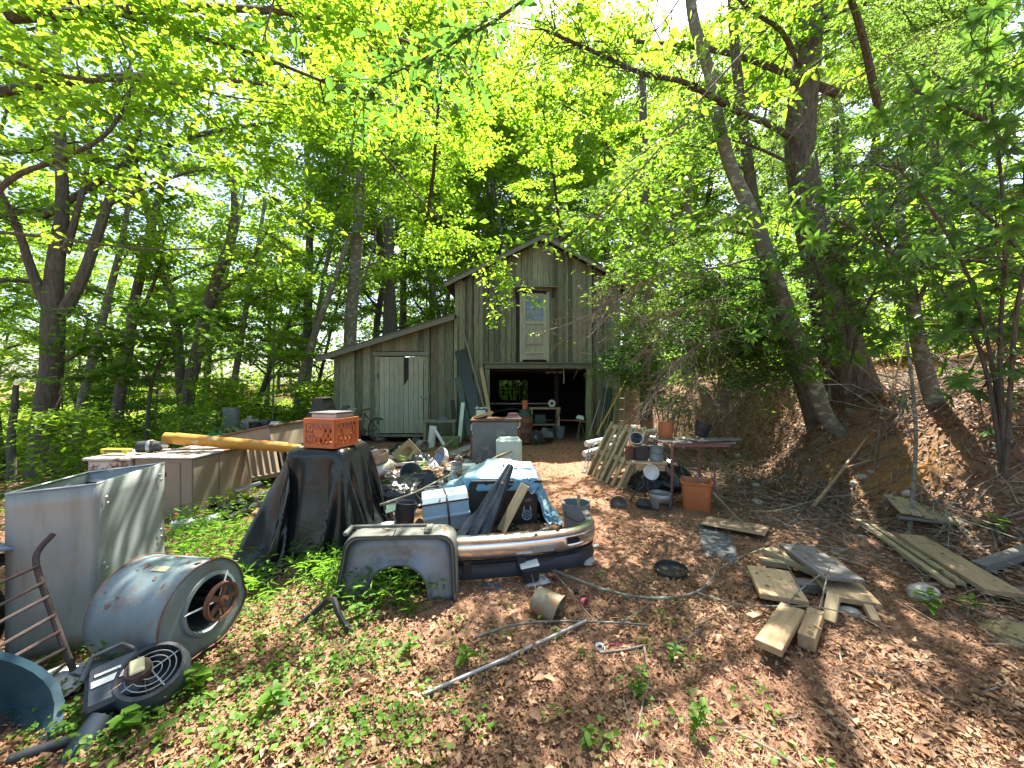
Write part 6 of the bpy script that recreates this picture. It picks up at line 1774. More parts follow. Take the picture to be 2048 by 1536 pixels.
pole('fender_liner', 'black rubber arch strip curling in weeds beside the fender', 'rubber strip', [gp(598, 1250, .02), gp(628, 1225, .06), gp(655, 1200, .14), gp(668, 1200, .17), gp(676, 1225, .12), gp(690, 1250, .04), gp(702, 1258, .01)], .020, 'rubber', n=6)
# vent boot, plate, rusty pot and small things in front
vb = thing('roof_boot', 'black rubber vent boot with pale oval top beside the bumper', 'vent boot', gp(1062, 1160, .01), rot=(math.radians(8), math.radians(-8), .15))
MB().box((0, 0, .07), (.13, .10, .14), taper=1.12).build('body', M['rubber'], vb, bevel=.018)
MB().box((0, 0, .146), (.155, .10, .012)).build('top_plate', M['pvc'], vb, bevel=.005)
simple('white_tile', 'cracked white plate under the black vent boot', 'plate', MB().box((0, 0, .006), (.24, .13, .008)), 'white_enamel', gp(1068, 1165), rz=.35, rot=(0, -.05, .35))
rp = pot('rusty_pot', 'rust-stained tin pot tipped on its side in the leaves', 'pot', gp(1070, 1195, .10), .085, .108, .19, 'pot_rust', rot=(math.radians(105), math.radians(0), math.radians(60)))
simple('pink_cup', 'small crushed pink cup by the fallen branch', 'cup', MB().lathe([(.018, 0), (.026, .05), (.022, .05)], 12, cap0=True, fn=lambda a, i: 1 + .2 * math.sin(2 * a)), 'pink', gp(1164, 1202, .02), smooth=True, rot=(1.3, 0, .5))
simple('plastic_bit', 'small black plastic knob next to the pink cup', 'knob', MB().lathe([(0, 0), (.02, .004), (.025, .02), (.015, .035), (0, .036)], 12), 'black_plastic', gp(1152, 1186), smooth=True)
simple('grey_rag', 'small grey rag lying on leaves before the bumper', 'rag', wrinkled(12, 10, .16, .12, dome(.03), 14, .012), 'felt', gp(985, 1172), smooth=True, solid=.004)
pole('conduit_pole', 'long straight grey conduit lying on the leaves', 'pipe', [gp(850, 1388, .02), gp(1010, 1318, .025), gp(1172, 1242, .03)], .0125, 'galv_pipe', n=10)
simple('tape_ring', 'white plastic ring lying on the leaves', 'ring', MB().lathe([(.012, 0), (.03, 0), (.03, .012), (.012, .012), (.012, 0)], 16), 'paper', gp(1200, 1296, .012), smooth=True, rot=(.3, .1, 0))
cmb = thing('red_comb', 'red scrub brush comb half buried in leaves', 'brush', gp(1238, 1290, .012), rz=-.05)
MB().box((0, 0, 0), (.13, .014, .016)).build('back_bar', M['red_plastic'], cmb, bevel=.003)
mb = MB()
for k in range(18): mb.box((-.06 + k * .007, .004, .025), (.003, .004, .04), taper=.5)
mb.build('bristles', M['iron'], cmb)
simple('white_chip', 'small white card scrap beside the bumper end', 'card', MB().box((0, 0, .004), (.07, .05, .004)), 'paper', gp(1192, 1092, .01), rz=.5)
simple('pale_block', 'pale cement lump under the bumper end', 'stone', MB().lathe([(.05, 0), (.075, .02), (.06, .05), (0, .06)], 9, cap0=True), 'stone', gp(1176, 1128), smooth=True)
# ================================================================ right of the path: pallet, stand, table, lumber
b0, b1 = gp(1172, 948), gp(1238, 980)
bd = (b1 - b0).normalized(); pr_ = V((bd.y * -1, bd.x, 0)); pr_ = pr_ if pr_.x > 0 else -pr_
pal = thing('wooden_pallet', 'greenish weathered slatted pallet leaning back beside the path', 'pallet', b0)
up_p = (pr_ * .50 + V((0, 0, .90))).normalized()
nrm_p = bd.cross(up_p).normalized()
wd_p = (b1 - b0).length
for k, f in enumerate((.02, .21, .36, .47, .64, .80, .97)):
    c = bd * (wd_p * f)
    o = MB().box((0, 0, 0), (1.08 if k in (0, 3) else .98, .075, .022)).build('slat', M['lumber_green'], pal, bevel=.003)
    o.matrix_local = along(c, c + up_p * 1.0, nrm_p)
    if k in (0, 3, 6):
        o = MB().box((0, 0, 0), (1.02, .085, .038)).build('stringer', M['lumber_green'], pal, bevel=.003)
        o.matrix_local = along(c, c + up_p * 1.0, bd); o.matrix_local.translation
        o.location = o.location - nrm_p * .05 * (1 if nrm_p.x > 0 else -1) * -1
for f in (.45, .96):
    o = MB().box((0, 0, 0), (wd_p + .06, .085, .022)).build('cross_board', M['lumber_green'], pal, bevel=.003)
    a = up_p * f
    o.matrix_local = along(a - nrm_p * .024, a + bd * wd_p - nrm_p * .024, nrm_p)
# pale gutters and pipes heaped behind it
for k, (a, b, da, db, r_, lb_) in enumerate((((1172, 888), (1262, 868), 7.6, 8.3, .06, 'pale gutter pipe lowest in the heap behind the pallet'), ((1168, 908), (1250, 884), 7.0, 7.6, .055, 'pale gutter pipe nearest the pallet foot'),
                                          ((1198, 885), (1290, 858), 7.4, 8.4, .05, 'pale pipe across the middle of the heap behind the pallet'), ((1230, 880), (1310, 862), 7.0, 7.8, .06, 'pale pipe topmost in the heap behind the pallet'),
                                          ((1255, 868), (1318, 880), 6.8, 6.9, .055, 'pale pipe end behind the tilted percolator'))):
    pole('gutter_pipe', lb_, 'pipe', [at(*a, da), at(*b, db)], r_, 'pvc', group='pale pipes behind the pallet', n=12)
simple('pipe_elbow', 'pale square downspout elbow on top of the pipe heap', 'pipe elbow', MB().box((0, 0, .06), (.20, .12, .10)).box((.09, 0, .14), (.10, .12, .14)), 'pvc', at(1262, 872, 7.5), bevel=.015, rz=.5)
lc = thing('lawn_chair', 'bare aluminium lawn chair frame lying by the pallet foot', 'chair frame', gp(1168, 945))
for dx in (0, .07):
    mb = MB(); pts = [at(1165 + dx * 90, 945, 6.55), at(1172 + dx * 90, 920, 6.7), at(1180 + dx * 90, 893, 6.8), at(1190 + dx * 90, 886, 6.9), at(1210, 890, 7.1)]
    mb.tube([p - gp(1168, 945) for p in smooth_path(pts, 5)], .011, 7); mb.build('frame_tube', M['zinc'], lc, True)
mb = MB(); mb.tube([at(1172, 915, 6.72) - gp(1168, 945), at(1205, 922, 6.9) - gp(1168, 945)], .010, 6); mb.build('cross_tube', M['zinc'], lc, True)

# iron stand with board and pots
s0 = gp(1292, 1006)
sd_ = thing('plant_stand', 'spidery black iron stand carrying a mossy board and old pots', 'stand', s0)
sz = .56
MB().box((0.02, .02, sz), (.46, .30, .03), rot=(0, 0, -.15)).build('board', M['lumber_green'], sd_, bevel=.004)
MB().box((0.03, -.08, sz - .06), (.36, .05, .09), rot=(0, 0, -.15)).build('apron', M['lumber'], sd_, bevel=.004)
for k, (dx, dy, ex, ey_) in enumerate(((-.02, -.04, -.20, .06), (.0, -.05, .02, -.12), (.03, -.03, .14, -.02), (.02, .03, .05, .18))):
    mb = MB(); mb.tube(smooth_path([(dx, dy, sz - .02), (dx * .5 + ex * .1, dy, .36), (ex * .45, ey_ * .5, .22), (ex, ey_, .0)], 5), .010, 6); mb.build('leg', M['iron'], sd_, True)
mb = MB(); mb.tube([(.04 * math.cos(k * .52), .04 * math.sin(k * .52), .33) for k in range(12)], .006, 5, closed=True); mb.build('ring', M['iron'], sd_)
zs = s0.z + sz + .016
pt1 = thing('box_planter', 'black square pot on the iron stand board', 'pot', (s0.x - .06, s0.y + .06, zs))
MB().box((0, 0, .10), (.17, .17, .20), taper=1.08).build('body', M['black_plastic'], pt1, bevel=.01)
pot('metal_bucket', 'grey galvanised pail standing on the iron stand board', 'bucket', (s0.x + .13, s0.y - .02, zs), .085, .092, .19, 'blower_paint', handle=True)
t = thing('percolator_pot', 'tilted ribbed aluminium pot perched on the pots of the iron stand', 'pot', (s0.x - .14, s0.y + .02, zs + .22), rot=(math.radians(52), math.radians(-14), 0))
MB().lathe([(.07, 0), (.078, .01), (.08, .05), (.084, .06), (.08, .07), (.083, .13), (.09, .14), (.09, .155), (.083, .155), (.078, .03), (0, .03)], 24, cap0=True).build('body', M['steel'], t, True)
MB().lathe([(.0, .06), (.05, .062), (.06, .07)], 20).build('strainer', M['iron'], t, True)
t = thing('enamel_bowl', 'dull white enamel bowl hung on the front of the iron stand', 'bowl', (s0.x - .01, s0.y - .20, s0.z + sz - .10), rot=(math.radians(72), math.radians(12), 0))
MB().lathe([(.05, -.07), (.085, -.03), (.10, .03), (.096, .03), (.08, -.02), (.0, -.06)], 24, cap0=True).build('body', M['white_enamel'], t, True)
simple('wood_block', 'small brown block beside the percolator on the stand', 'block', MB().box((0, 0, .08), (.09, .12, .2)), 'brown_metal', (s0.x - .19, s0.y + .10, zs), bevel=.006)
t = thing('iron_kettle', 'black iron kettle base sitting on the ground under the stand', 'kettle', gp(1288, 1014, .0))
MB().lathe([(.05, 0), (.10, .015), (.11, .05), (.07, .09), (.03, .10), (0, .10)], 18).build('body', M['iron'], t, True)
t = thing('broken_pail', 'broken grey metal pail with cut-out side next to the table leg', 'bucket', gp(1320, 1016))
mb = MB(); mb.grid(29, 5, lambda i, j: ((.13 + .01 * j / 4) * math.cos(2 * PI * i / 28), (.13 + .01 * j / 4) * math.sin(2 * PI * i / 28), .05 * j), skip=lambda i, j: 19 <= i <= 23 and j < 2)
mb.build('body', M['galv_pipe'], t, True, solid=.004)
t = thing('tin_bowl', 'dark tin bowl tipped on the leaves by the path', 'bowl', gp(1238, 1006, .06), rot=(math.radians(100), 0, math.radians(-20)))
MB().lathe([(.06, -.06), (.10, -.02), (.115, .03), (.108, .03), (.09, -.02), (.0, -.05)], 20, cap0=True).build('body', M['galv_pipe'], t, True)

# table with pink legs
tq = V((2.62, 5.36, H(2.6, 5.4)))
tb2 = thing('metal_table', 'thin-topped table with chipped pink iron legs beneath the bank', 'table', tq)
zt2 = .80 - tq.z
MB().box((-.08, .10, zt2), (.98, .50, .02)).build('table_top', M['lumber_grey'], tb2, bevel=.004)
MB().box((-.02, -.10, zt2 - .035), (.75, .03, .05)).build('apron', M['pink_iron'], tb2, bevel=.004)
for (lx, ly, bx, by) in ((-.45, -.14, -.50, -.26), (.03, .10, .06, .12), (-.48, .34, -.52, .40), (.36, .30, .38, .34)):
    mb = MB(); mb.tube([(lx, ly, zt2 - .01), (bx, by, -.05)], .017, 4); mb.build('leg', M['pink_iron'], tb2)
plank('grey_board', 'long thin grey board sticking out across the pink-legged table', 'board', V((2.45, 5.20, .835)), V((3.12, 5.33, .845)), .20, .02, 'lumber_grey')
t = thing('clay_cylinder', 'orange clay flue cylinder standing on the pink-legged table', 'flue tile', (2.24, 5.62, .812))
MB().lathe([(.098, 0), (.102, .01), (.102, .225), (.096, .235), (.088, .23), (.088, .01)], 26, cap0=True).build('body', M['terracotta'], t, True)
pot('black_pot', 'black plastic nursery pot tilted on the table end', 'pot', (2.72, 5.55, .845), .085, .115, .20, 'black_plastic', rot=(math.radians(4), math.radians(12), 0), ribs=(5, 6))
simple('yellow_cloth', 'folded yellowish cloth on the table between the pots', 'cloth', wrinkled(12, 8, .26, .2, dome(.04), 17, .012), 'label_yellow', (2.46, 5.58, .812), smooth=True, solid=.01)
simple('black_heap', 'heap of black sheeting sagging under the pink-legged table', 'plastic sheet', wrinkled(24, 18, 1.1, .8, dome(.42, .6), 22, .05), 'tarp_black', (2.35, 6.05, H(2.35, 6)), smooth=True, solid=.004)
plank('grey_beam', 'grey squared timber propped from the stand towards the terracotta bin', 'beam', at(1322, 925, 5.6), at(1362, 968, 5.2), .05, .05, 'lumber_grey')
# square terracotta bin
bn = thing('terracotta_bin', 'square orange-brown plastic bin with rounded corners beside the table', 'bin', gp(1392, 1018, -.02), rz=math.radians(-24))
def rsq(w_, r_, n=6):
    out = []
    for cx, cy_, a0 in ((w_ - r_, w_ - r_, 0), (-w_ + r_, w_ - r_, PI / 2), (-w_ + r_, -w_ + r_, PI), (w_ - r_, -w_ + r_, 1.5 * PI)):
        for k in range(n): a = a0 + PI / 2 * k / (n - 1); out.append((cx + r_ * math.cos(a), cy_ + r_ * math.sin(a)))
    return out
lv_ = [(.155, 0), (.158, .01), (.172, .34), (.184, .345), (.186, .372), (.174, .374), (.166, .36), (.150, .03), (.01, .028)]
rings = [(rsq(w_, min(.05, w_ * .9)), z) for w_, z in lv_]
nr_ = len(rings[0][0])
mb = MB(); mb.grid(nr_, len(lv_), lambda i, j: (rings[j][0][i][0], rings[j][0][i][1], rings[j][1]), closed_u=True); mb.build('body', M['terracotta'], bn, True)

# cardboard, felt strip, round pan
plank('cardboard_sheet', 'tan cardboard sheet lying half under leaves beyond the grey felt', 'cardboard', gp(1408, 1040, .05), gp(1535, 1062, .05), .34, .008, 'cardboard')
ft = wrinkled(20, 8, 1.0, .30, lambda u, v: .03 + .03 * math.sin(u * 5), 41, .01)
simple('roofing_felt', 'strip of dark grey roofing felt lying under leaves', 'felt strip', ft, 'felt', gp(1432, 1085), smooth=True, solid=.004, rz=math.radians(66))
t = thing('round_pan', 'round blackened cake pan of wet leaves on the forest floor', 'pan', gp(1342, 1148, .0), rot=(.05, -.05, 0))
MB().lathe([(.0, .012), (.115, .012), (.125, .02), (.128, .055), (.134, .055), (.130, .0), (0, 0)], 30).build('body', M['iron'], t, True)
MB().lathe([(.0, .025), (.08, .022), (.12, .02)], 20, fn=lambda a, i: 1 + .05 * math.sin(5 * a)).build('leaf_soup', M['dark_wood'], t, True)

# pile of cut planks in the foreground
PL = 'cut planks scattered in the leaves'
plank('cut_plank', 'wide dark grey plank uppermost on the crossed lumber heap', 'plank', gp(1592, 1092, .17), gp(1688, 1160, .17), .27, .028, 'lumber_grey', group=PL)
plank('cut_plank', 'wide yellowish plank under the dark grey one, sawn end forward', 'plank', gp(1630, 1112, .10), gp(1712, 1205, .08), .28, .036, 'lumber', group=PL)
plank('cut_plank', 'short wide pale plank at the left of the lumber heap', 'plank', gp(1535, 1140, .07), gp(1568, 1200, .07), .29, .038, 'lumber', group=PL)
plank('cut_plank', 'thick yellow plank sloping beneath the dark grey one', 'plank', gp(1535, 1100, .12), gp(1660, 1155, .10), .12, .05, 'lumber_green', group=PL)
plank('cut_plank', 'short mossy offcut poking from the back of the lumber heap', 'plank', gp(1520, 1122, .07), gp(1580, 1130, .07), .07, .05, 'lumber_green', group=PL)
plank('cut_plank', 'reddish stub plank jutting towards the viewer below the heap', 'plank', gp(1585, 1218, .11), gp(1536, 1296, .10), .13, .042, 'lumber', group=PL)
plank('cut_plank', 'grooved short post with a knot beside the reddish stub', 'post', gp(1632, 1230, .06), gp(1612, 1285, .06), .085, .085, 'lumber', group=PL)
plank('cut_plank', 'thin upright offcut standing under the sawn wide plank', 'plank', gp(1668, 1190, .14), gp(1658, 1245, .02), .07, .05, 'lumber_green', group=PL)
plank('cut_plank', 'split wedge of wood leaning at the right of the heap', 'plank', gp(1735, 1212, .08), gp(1752, 1245, .03), .05, .04, 'lumber', group=PL)
plank('cut_plank', 'tiny sawn block lying left of the reddish stub', 'block', gp(1498, 1236, .02), gp(1520, 1230, .02), .05, .035, 'lumber', group=PL)
plank('cut_plank', 'dark beam end hidden beneath the lumber heap', 'beam', gp(1580, 1170, .04), gp(1690, 1175, .04), .10, .07, 'lumber_grey', group=PL)
PR = 'long planks on the slope'
plank('long_strip', 'nearer of two long thin yellow strips lying on the slope', 'strip', gp(1716, 1040, .06), gp(1902, 1172, .06), .055, .03, 'lumber_green', group=PR)
plank('long_strip', 'farther of two long thin yellow strips lying on the slope', 'strip', gp(1738, 1045, .06), gp(1924, 1168, .06), .055, .03, 'lumber_green', group=PR)
plank('wide_board', 'long wide pale board on the slope beside the thin strips', 'board', gp(1818, 1072, .08), gp(2012, 1188, .08), .23, .036, 'lumber', group=PR)
pb = thing('jointed_board', 'square panel of narrow jointed boards leaning on the leafy slope', 'panel', gp(1850, 1030, .02))
pbm = along(V((0, 0, 0)), V((.36, -.62, -.08)), (-.55, -.3, .9)).to_3x3().to_4x4()
for k in range(6):
    o = MB().box((0, 0, 0), (.46 + .02 * (k % 2), .080, .022)).build('plank', M['lumber_green'], pb, bevel=.003); o.matrix_local = R(z=math.radians(62)) @ R(x=math.radians(0), y=math.radians(-8)) @ T(0, -.23 + k * .092, .03 + .012 * k)
for k in (-1, 1):
    o = MB().box((0, 0, 0), (.05, .56, .03)).build('batten', M['lumber_grey'], pb, bevel=.003); o.matrix_local = R(z=math.radians(62)) @ R(y=math.radians(-8)) @ T(k * .2, 0, .03)
plank('grey_beam', 'grey weathered beam running off the slope at the frame edge', 'beam', gp(1958, 1135, .06), gp(2110, 1085, .06), .10, .07, 'lumber_grey')
def rock(name, label, cat, loc, s, mt, seed, sub_=3):
    q = random.Random(seed); bm = bmesh.new(); bmesh.ops.create_icosphere(bm, subdivisions=sub_, radius=1)
    ph = [V((q.uniform(-3, 3), q.uniform(-3, 3), q.uniform(-3, 3))) for _ in range(5)]
    for v in bm.verts:
        k = 1 + .10 * sum(math.sin(v.co.dot(p) + i) for i, p in enumerate(ph)) / 2
        v.co = V((v.co.x * s[0] * k, v.co.y * s[1] * k, v.co.z * s[2] * k))
    me = bpy.data.meshes.new(name); bm.to_mesh(me); bm.free(); me.materials.append(M[mt])
    if sub_ > 2: me.shade_smooth()
    o = link(name, me); o.location = loc
    return tag(o, label, cat)
rock('pale_stone', 'pale angular stone below the thin yellow strips', 'stone', gp(1848, 1190, .0), (.13, .09, .085), 'stone', 2, 2)
rock('mossy_mound', 'sunlit mossy stone hump at the right edge of the slope', 'boulder', gp(2040, 1290, -.05), (.20, .2, .14), 'moss', 3)
rock('buried_stone', 'small grey stone bedded in leaves behind the lumber heap', 'stone', gp(1700, 1225, .0), (.07, .06, .04), 'stone', 4)

# fallen branches
FB = 'fallen branches'
def fallen(label, pts, r0, r1, mt='twig', subs=(), group=FB):
    P_ = smooth_path(pts, 5); b = P_[0].copy()
    t = thing('fallen_branch', label, 'branch', b, group=group)
    mb = MB(); mb.tube([p - b for p in P_], taper(r0, r1, len(P_)), 7); mb.build('stem', M[mt], t, True)
    for s_ in subs:
        q_ = smooth_path(s_, 4); mb = MB(); mb.tube([p - b for p in q_], taper(r1 * 1.1, r1 * .4, len(q_)), 5); mb.build('side_twig', M[mt], t, True)
    return t
G = lambda x, y, dz=.03: gp(x, y, dz)
fallen('lichen-covered fallen branch arching from bumper to the lumber heap', [G(1105, 1140, .05), G(1180, 1170, .05), G(1250, 1190, .04), G(1330, 1196, .04), G(1400, 1180, .05), G(1450, 1130, .06), G(1530, 1095, .08)], .014, .006, 'bark_lichen',
       [[G(1395, 1185, .05), G(1480, 1210, .05), G(1560, 1212, .12), G(1640, 1215, .14), G(1720, 1235, .1), G(1770, 1260, .08)], [G(1575, 1212, .12), G(1600, 1180, .22), G(1640, 1150, .3)], [G(1640, 1215, .14), G(1660, 1130, .34)], [G(1600, 1180, .22), G(1560, 1100, .45)]])
fallen('thin mossy fallen branch crossing the middle leaves', [G(950, 1275), G(1020, 1252), G(1100, 1243), G(1200, 1244), G(1300, 1250)], .010, .006, 'bark_lichen', [[G(1240, 1246), G(1280, 1222, .05), G(1300, 1205, .06)]])
fallen('short dead stick beside the white ring', [G(1200, 1306), G(1250, 1300), G(1290, 1290)], .010, .007, 'twig', [[G(1288, 1290), G(1294, 1330)]])
fallen('pale peeled branch leaning up the bank behind the bin', [G(1622, 1018, .02), at(1680, 945, 5.3), at(1730, 880, 5.5), at(1770, 820, 5.6), at(1810, 690, 5.8)], .022, .010, 'lumber', [[at(1690, 935, 5.3), at(1740, 920, 5.1)]])
fallen('long bare branch lying up the leafy slope', [at(1880, 900, 5.2), at(1930, 760, 5.4), at(1985, 650, 5.6)], .018, .008, 'twig')
fallen('crooked pale branch on the upper slope near the frame edge', [G(1990, 905, .3), at(1985, 820, 4.8), at(1995, 700, 5.0), at(2040, 600, 5.2)], .014, .008, 'bark_lichen')
fallen('straight bare pole lying across the upper bank', [at(1880, 722, 6.0), at(1960, 700, 5.6), at(2060, 660, 5.0)], .03, .02, 'lumber')
fallen('arching yellow stem lying before the hidden plank', [G(1500, 1022), G(1560, 1020, .08), G(1650, 995, .12), G(1720, 990, .05)], .009, .005, 'lumber_green')
fallen('tangled thin branch behind the terracotta bin', [at(1330, 905, 5.8), at(1400, 960, 5.0), at(1470, 1030, 4.4), at(1530, 1085, 3.9), G(1560, 1115)], .010, .005, 'twig', [[at(1400, 960, 5.0), at(1450, 980, 4.7), at(1500, 985, 4.5)], [at(1470, 1030, 4.4), at(1440, 1055, 4.2)], [at(1360, 930, 5.4), at(1380, 985, 5.0)]])
fallen('second thin branch rising behind the pink-legged table', [at(1310, 900, 6.0), at(1380, 930, 5.5), at(1430, 985, 5.0), at(1490, 1010, 4.7)], .009, .004, 'twig', [[at(1430, 985, 5.0), at(1425, 905, 5.2)], [at(1440, 990, 5.0), at(1440, 900, 5.2)]])
fallen('leaning branch rising past the orange clay cylinder', [at(1295, 905, 6.3), at(1325, 850, 6.2), at(1352, 790, 6.2), at(1400, 700, 6.3), at(1440, 610, 6.3)], .014, .006, 'bark_lichen')
fallen('twiggy dead branch by the tipped pot', [G(1085, 1120, .06), G(1130, 1170, .04), G(1170, 1220), G(1200, 1250)], .006, .003, 'twig', [[G(1060, 1140, .1), G(1075, 1190, .05)]])
fallen('pale branch lying between stovepipe and black bag', [gp(760, 1010, .35), gp(830, 985, .45), gp(900, 950, .55), at(945, 935, 5.2)], .012, .006, 'bark_lichen', [[gp(830, 985, .45), gp(850, 1010, .3)], [gp(850, 975, .45), gp(910, 965, .5)]])
q = random.Random(77)
for k in range(26):
    px, py = q.uniform(1250, 2040), q.uniform(1130, 1500)
    p = gp(px, py, .015); a = q.uniform(0, 6.28); L_ = q.uniform(.15, .5)
    e = p + V((math.cos(a) * L_, math.sin(a) * L_, 0)); e.z = H(e.x, e.y) + .02
    m_ = p.lerp(e, .5) + V((q.uniform(-.03, .03), q.uniform(-.03, .03), .01))
    b = p.copy(); mb = MB(); mb.tube([p - b, m_ - b, e - b], [.005, .004, .003], 5)
    o = mb.build('fallen_stick', M['twig'], None, True); o.location = b
    tag(o, 'short thin dead stick lying loose on the leaf litter', 'stick', 'loose sticks on the leaf litter')
# ================================================================ forest floor: leaf litter, straw, green cover
r = np.random.default_rng(21)
def in_view(n, y0, y1, xmax=None, p=1.0):
    """random ground points inside the view, denser towards the viewer"""
    u = r.random(n)
    y = (y0 ** (1 - p) + u * (y1 ** (1 - p) - y0 ** (1 - p))) ** (1 / (1 - p)) if p != 1.0 else y0 * (y1 / y0) ** u
    x = (r.random(n) * 2 - 1) * (1.42 * y + .5)
    return x, y
def proj(x, y, z):
    return CX + F * x / y, CY + F * (CZ - z) / y
def blob(px, py, cx, cy_, rx, ry):
    return np.clip(1.25 - np.hypot((px - cx) / rx, (py - cy_) / ry), 0, 1)

def green_amount(x, y):
    """where the green ground cover grows"""
    z = Hn(x, y)
    px, py = proj(x, y, z)
    g = np.zeros_like(x)
    for c in ((420, 1085, 95, 60, 1.0), (650, 1150, 90, 75, .9), (760, 1180, 100, 50, .8), (500, 1230, 120, 110, .7), (330, 1420, 300, 150, .85), (620, 1330, 240, 130, .70),
              (760, 1430, 230, 110, .5), (560, 1480, 220, 90, .7), (460, 1000, 70, 40, .7), (1085, 900, 45, 22, .85), (870, 905, 110, 16, .6), (1290, 1400, 60, 50, .22), (150, 1330, 90, 60, .6), (1100, 960, 20, 15, .6), (250, 930, 190, 40, .8), (120, 1000, 200, 60, .8)):
        g = np.maximum(g, c[4] * blob(px, py, *c[:4]))
    g = np.maximum(g, .07 * ((x < 1.3) & (y < 6)))
    g = np.maximum(g, .85 * np.clip((-x - 4.6) / 1.2, 0, 1) * (y > 5))
    nz = .5 + .5 * np.sin(x * 3.1 + 1.7 * np.sin(y * 2.3)) * np.sin(y * 3.7 + x)
    return np.clip(1.35 * g * (.40 + .95 * nz), 0, 1)

n = 190000
x, y = in_view(n, 1.15, 11.5, p=1.25)
toe_ = np.array([toe_at(b) for b in y])
g = green_amount(x, y)
drift = .5 + .5 * np.sin(x * 2.3 + 1.5 * np.sin(y * 1.9)) * np.sin(y * 2.9 + .8 * np.sin(x * 3.3))
keep = (r.random(n) > g * .6) & (r.random(n) < .28 + .9 * drift)
clay_ = bare(*proj(x, y, Hn(x, y)), x, y)
keep &= r.random(n) > clay_ * .85
pathc = np.clip(1 - np.abs(x - (.25 + y * .12)) / (.95 + .05 * y), 0, 1) * (y > 3.3)
keep &= r.random(n) > pathc * .62
x, y = x[keep], y[keep]
z = Hn(x, y) + r.random(len(x)) ** 2 * .028 + .004
m_ = len(x)
a = r.random(m_) * 6.283
D = np.stack([np.cos(a), np.sin(a), r.normal(size=m_) * .28], 1)
U = np.stack([r.normal(size=m_) * .42, r.normal(size=m_) * .42, np.ones(m_)], 1)
sz_ = (.012 + .037 * r.random(m_) ** 2.0) * np.where(y > 5, 1.35, 1) * np.where(r.random(m_) < .035, 1.9, 1)
lit = link('leaf_litter', leaf_mesh('leaf_litter', np.stack([x, y, z], 1), D, U, sz_, sz_ * (.45 + .3 * r.random(m_)), M['litter'], LEAF0, curl=1.6))
tag(lit, 'brown dead leaves covering the yard and bank', kind='stuff')
# litter up the right-hand slope
n = 48000
x = 3.6 + r.random(n) ** .8 * 9; y = 1.2 + r.random(n) * 9
k_ = (np.abs(x) < 1.45 * y + .6); x, y = x[k_], y[k_]
toe_ = np.array([toe_at(b) for b in y]); k_ = r.random(len(x)) > .9 * bare(*proj(x, y, Hn(x, y)), x, y); x, y = x[k_], y[k_]
m_ = len(x); a = r.random(m_) * 6.283
D = np.stack([np.cos(a), np.sin(a), r.normal(size=m_) * .35], 1); U = np.stack([r.normal(size=m_) * .4 - .4, r.normal(size=m_) * .4, np.ones(m_)], 1)
sz_ = .04 + .05 * r.random(m_)
tag(link('slope_litter', leaf_mesh('slope_litter', np.stack([x, y, Hn(x, y) + .004 + r.random(m_) * .03], 1), D, U, sz_, sz_ * .6, M['litter'], LEAF0, curl=1.6)), 'brown dead leaves lying on the slope above the clay bank', kind='stuff')
# litter of the woods on the left and behind
n = 22000
x = np.concatenate([-5 - r.random(n) * 12, r.random(n // 2) * 16 - 6]); y = np.concatenate([5 + r.random(n) * 14, 18.5 + r.random(n // 2) * 12])
m_ = len(x); a = r.random(m_) * 6.283
D = np.stack([np.cos(a), np.sin(a), r.normal(size=m_) * .3], 1); U = np.stack([r.normal(size=m_) * .4, r.normal(size=m_) * .4, np.ones(m_)], 1)
sz_ = .08 + .07 * r.random(m_)
tag(link('woods_litter', leaf_mesh('woods_litter', np.stack([x, y, Hn(x, y) + .01 + r.random(m_) * .03], 1), D, U, sz_, sz_ * .6, M['litter'], LEAF0)), 'brown dead leaves on the floor of the woods', kind='stuff')

# broken twigs and root ends strewn down the cut bank and over the leaves
n = 9000
y = 2.2 + r.random(n) * 9.5; x = np.array([toe_at(b) for b in y]) - 1.2 + r.random(n) ** .8 * 4.2
m_ = len(x); a = r.normal(size=m_) * .9 + 2.2
D = np.stack([np.cos(a), np.sin(a), r.normal(size=m_) * .25], 1)
D[:, 2] += np.array([(H(p + .1 * d[0], q + .1 * d[1]) - H(p, q)) / .1 for p, q, d in zip(x, y, D)])
tag(link('bank_twigs', leaf_mesh('bank_twigs', np.stack([x, y, Hn(x, y) + .02 + r.random(m_) * .05], 1), D, np.stack([r.normal(size=m_), r.normal(size=m_), np.ones(m_)], 1), .12 + .5 * r.random(m_) ** 2, .008 + .008 * r.random(m_), M['twig'], STRIP)), 'dead twigs and root ends littering the cut bank', kind='stuff')

# reddish pine straw over the path and the nearest ground
n = 60000
x, y = in_view(n, 1.2, 9.0, p=1.3)
w_ = np.clip(1 - np.hypot((x - .9) / 1.5, (y - 2.0) / .9), 0, 1) + .9 * np.clip(1 - np.abs(x - (.3 + y * .12)) / (1.3 + .05 * y), 0, 1) * (y > 2.6) + .35 * (x > .2) + .12
k_ = r.random(n) < w_; x, y = x[k_], y[k_]
m_ = len(x); a = r.random(m_) * 6.283
D = np.stack([np.cos(a), np.sin(a), r.normal(size=m_) * .12], 1); U = np.stack([r.normal(size=m_) * .2, r.normal(size=m_) * .2, np.ones(m_)], 1)
tag(link('pine_straw', leaf_mesh('pine_straw', np.stack([x, y, Hn(x, y) + .006 + r.random(m_) * .022], 1), D, U, .06 + .06 * r.random(m_), .0028, M['pine_straw'], STRIP)), 'reddish fallen pine needles over path and yard', kind='stuff')

